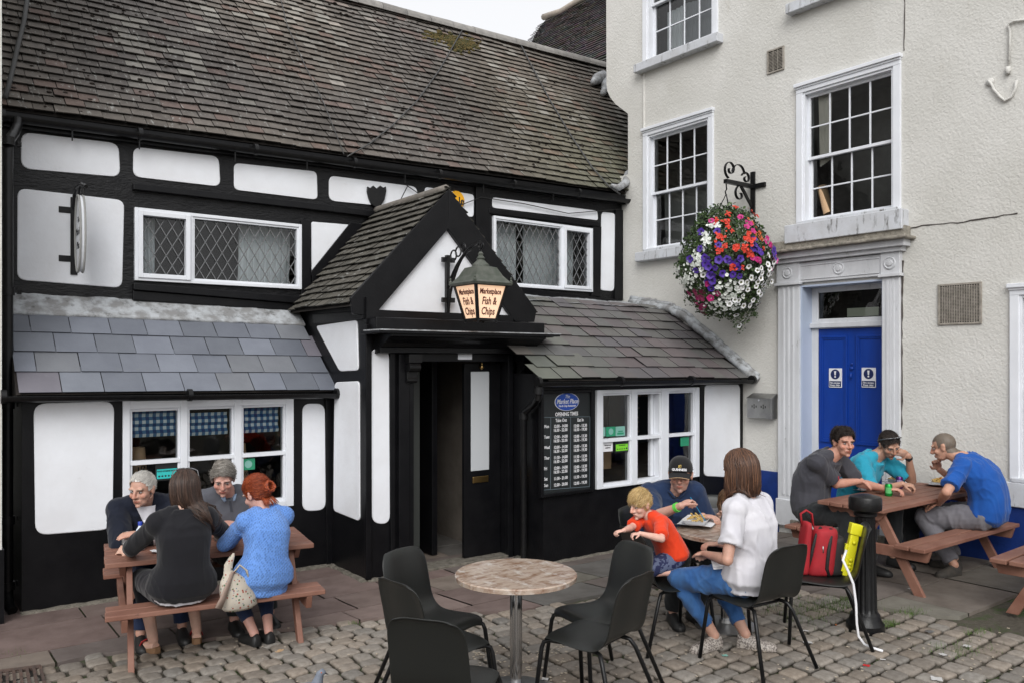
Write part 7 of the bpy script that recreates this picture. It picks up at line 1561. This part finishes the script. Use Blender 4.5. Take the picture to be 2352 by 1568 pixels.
for info_, nm, sky_ in ((man4, 'dark sunglasses pushed up on the head of the man in turquoise', 0), (wom1, 'sunglasses pushed up on the head of the woman in black', 0)):
    i = info_; t = thing('sunglasses', nm, 'sunglasses', i['hl'](0,.03,.11)); m = MB()
    gz_ = .034 if i is wom1 else 0
    for sx in (-1, 1): hb_(i, m, [(sx*.012,.062,.118+gz_),(sx*.045,.052,.112+gz_),(sx*.076,.03,.095+gz_),(sx*.090,-.01,.06),(sx*.092,-.05,.03)], .0036)
    hb_(i, m, [(-.014,.062,.118+gz_),(.014,.062,.118+gz_)], .003); m.build('frame', mat('glasses_frame', (.25,.25,.26), .2, .7), t, smooth=True)
    for sx in (-1, 1): m = MB(); m.ell(i['hl'](sx*.036,.056,.108+gz_), .026*i['hk'], .007, .019*i['hk'], i['HM'] @ Matrix.Rotation(-.9,3,'X'), 14, 8); m.build('lens', mat('lens', (.01,.01,.012), .08), t, smooth=True)
def bracelet(p, d, r, w_, m, name, label, cat='watch', face=None):
    t = thing(name, label, cat, p); d = d.normalized(); mb = MB(); mb.lathe([(r,-w_/2),(r+.002,-w_/2),(r+.002,w_/2),(r,w_/2)], p, 20, ax=d); mb.build('band', m, t, smooth=True, sharp=40)
    if face is not None: mb = MB(); n = face.normalized(); n = (n-d*n.dot(d)).normalized(); mb.lathe([(.017,0),(.017,.008),(.013,.010)], p+n*(r-.002), 18, ax=n); mb.build('dial', m, t, smooth=True, sharp=40)
    return t
W_ = dad['W'][1]; D_ = (W_-dad['E'][1]); bracelet(W_-D_*.14, D_, .034, .026, mat('wrist_green', (.12,.60,.08), .5), 'wristband', 'lime green paper wristband on the forearm of the man in the cap', 'wristband')
W_ = man2['W'][-1]; D_ = W_-man2['E'][-1]; bracelet(W_-D_*.12, D_, .034, .016, MT['chrome'], 'wrist_watch', 'silver wrist watch on the man in the grey pullover', face=V(-.3,-.7,.7))
W_ = man4['W'][-1]; D_ = W_-man4['E'][-1]; bracelet(W_-D_*.10, D_, .034, .018, MT['ink'], 'wrist_watch', 'black wrist watch on the man in the turquoise shirt', face=V(-1,-.5,.3))
W_ = wom1['W'][-1]; D_ = W_-wom1['E'][-1]; bracelet(W_-D_*.06, D_, .031, .010, MT['chrome'], 'bracelet', 'silver bracelet on the left wrist of the woman in black', 'bracelet')
hd = dad['W'][1]+V(.75,0,.25).normalized()*.11; mb = MB(); mb.beam(hd+V(-.01,-.01,.02), hd+V(.10,-.04,-.14), .008, .004); mb.beam(hd+V(.10,-.04,-.14), hd+V(.115,-.045,-.165), .014, .004); tag(mb.build('plastic_fork', mat('fork_blue', (.02,.30,.60), .4)), 'bright blue plastic fork in the hand of the man in the cap', 'fork')
# book in the lap of the woman in white
p = onZ(1652,1290,.66); t = thing('folded_menu', 'folded printed paper in the lap of the woman in white', 'paper', p); mb = MB(); 
for s_, dz in ((1,.0),(1,.015)): mb.obox(p+UP*dz, (RT*.055+FW*.02)*s_, FW*.05+UP*.03, UP*.0015)
mb.build('pages', MT['paper'], t)
# collar of the grey pullover, open jacket front of the navy man, shirt graphics
i = man2; m = MB(); N_ = i['N']; bl = mat('collar_blue', (.22,.30,.42), .8)
for sd in (-1, 1): m.tube([i['sp'](.99)-i['bf']*.05+i['br']*sd*.045+UP*.02, i['sp'](.98)+i['br']*sd*.075+UP*.005, i['sp'](.95)+i['bf']*.07+i['br']*sd*.045-UP*.01, i['sp'](.92)+i['bf']*.105+i['br']*sd*.035-UP*.03], [.020,.022,.022,.012], 8, ry=.008)
m.build('collar', bl, i['t'], smooth=True)
i = dad; m = MB()
for sd in (-1, 1): m.tube([i['sp'](.99)-i['bf']*.06+i['br']*sd*.03+UP*.03, i['sp'](.99)+i['br']*sd*.085+UP*.025, i['sp'](.96)+i['bf']*.09+i['br']*sd*.055, i['sp'](.86)+i['bf']*.135+i['br']*sd*.02], [.026,.028,.024,.012], 8, ry=.010)
m.build('collar', fleece, i['t'], smooth=True)
def decal(i, pts, m, name, off=.155):
    # patch pressed on the chest: points in (side, t along spine)
    mb = MB(); mb.prism([i['sp'](tt)+i['br']*s_+i['bf']*off for s_, tt in pts], i['bf']*.02); return mb.build(name, m, i['t'], fixn=True)
i = man1; mb = MB()   # white T-shirt showing in the open jacket
rows = []
for q in range(9):
    tt = .40+.56*q/8; h_ = .020+.050*(q/8)**1.3; c = i['sp'](tt); rows.append([c+i['br']*h_*x+i['bf']*((.150 if tt < .75 else .150-(tt-.75)*.28)*i['k']+.020-.02*abs(x)**2) for x in (-1,-.5,0,.5,1)])
mb.loft(rows, False, closed=False); o = mb.build('shirt_front', whitet, i['t'], smooth=True)
i = man3; m = MB(); redp = mat('print_red', (.35,.02,.04), .8)
rows = []
for q in range(7):
    tt = .50+.22*q/6; c = i['sp'](tt); rows.append([c+i['br']*(-.02-.10*x)+i['bf']*(.150*i['k']+.012) for x in (0,.5,1)])
def onshirt(i, shirt, pts, m, name, inset=.004):   # drop points onto the shirt surface along the body's forward axis
    from mathutils.bvhtree import BVHTree
    me = shirt.data; bv = BVHTree.FromPolygons([v.co for v in me.vertices], [tuple(p.vertices) for p in me.polygons]); out = []
    for row in pts:
        rr = []
        for s_, tt in row:
            o_ = i['sp'](tt)+i['br']*s_+i['bf']*.6; h = bv.ray_cast(o_, -i['bf']); rr.append((h[0] if h[0] else i['sp'](tt)+i['br']*s_+i['bf']*.15)+i['bf']*inset)
        out.append(rr)
    mb = MB(); mb.loft(out, False, closed=False); return mb.build(name, m, i['t'], smooth=True)
for a_, b_, w2 in ((-.02,.0,.014),(.02,.035,.010),(.05,.055,.016)):
    onshirt(man3, man3['tee_shirt'], [[(-.0-a_-w2*1.3*x, .50+.02*q+.0) for x in (0,.5,1)] for q in range(8)], redp, 'shirt_print')
tt = [(.66,.012),(.70,.012),(.78,.015),(.86,.03),(.93,.05),(.98,.062)]
onshirt(man1, man1['jacket'], [[(x*(.018+.055*max(0,(q-2)/8)), .34+.62*q/10) for x in (-1,-.6,-.2,.2,.6,1)] for q in range(11)], whitet, 'shirt_front_lower', .006)
for q in range(3): 
    c = man4['sp'](.80-.05*q)
onshirt(man4, man4['polo_shirt'], [[(x*.012, .70+.26*q/6) for x in (-1,0,1)] for q in range(7)], cloth('turq_dark', (.015,.20,.30)), 'placket', .004)
onshirt(man2, man2['pullover'], [[(x*.010, .66+.28*q/6) for x in (-1,0,1)] for q in range(7)], cloth('grey_dark', (.06,.065,.08)), 'placket', .003)
onshirt(dad, dad['fleece'], [[(x*.006, .30+.62*q/9) for x in (-1,0,1)] for q in range(10)], mat('zip_dark', (.01,.012,.02), .5), 'zip', .004)
# sandals of the woman in black
i = wom1
for sd in (1, -1):
    an = i['F'][sd]; fd = i['S'][('f',sd)]; b0 = V(an.x, an.y, an.z-.085*i['k']); mb = MB(); rg = []; s_ = fd.cross(UP)
    for q, w2, h2 in ((-.06,.022,.045),(-.03,.036,.045),(.04,.034,.030),(.12,.044,.018),(.17,.036,.015),(.19,.012,.012)): rg.append([b0+fd*q+s_*w2*x+UP*(h2 if z else .001) for x, z in ((-1,0),(1,0),(1,1),(-1,1))])
    mb.loft(rg, True); o = mb.build('sandal', shr, i['t'], fixn=True, bevel=.004)
    mb = MB(); mb.tube([b0+fd*.11+s_*-.045+UP*.02, b0+fd*.10-s_*.03+UP*.065, b0+fd*.09+UP*.078, b0+fd*.10+s_*.03+UP*.065, b0+fd*.11+s_*.045+UP*.02], .016, 8, ry=.006); mb.build('strap', mat('strap_red', (.35,.02,.02), .6), o, smooth=True)
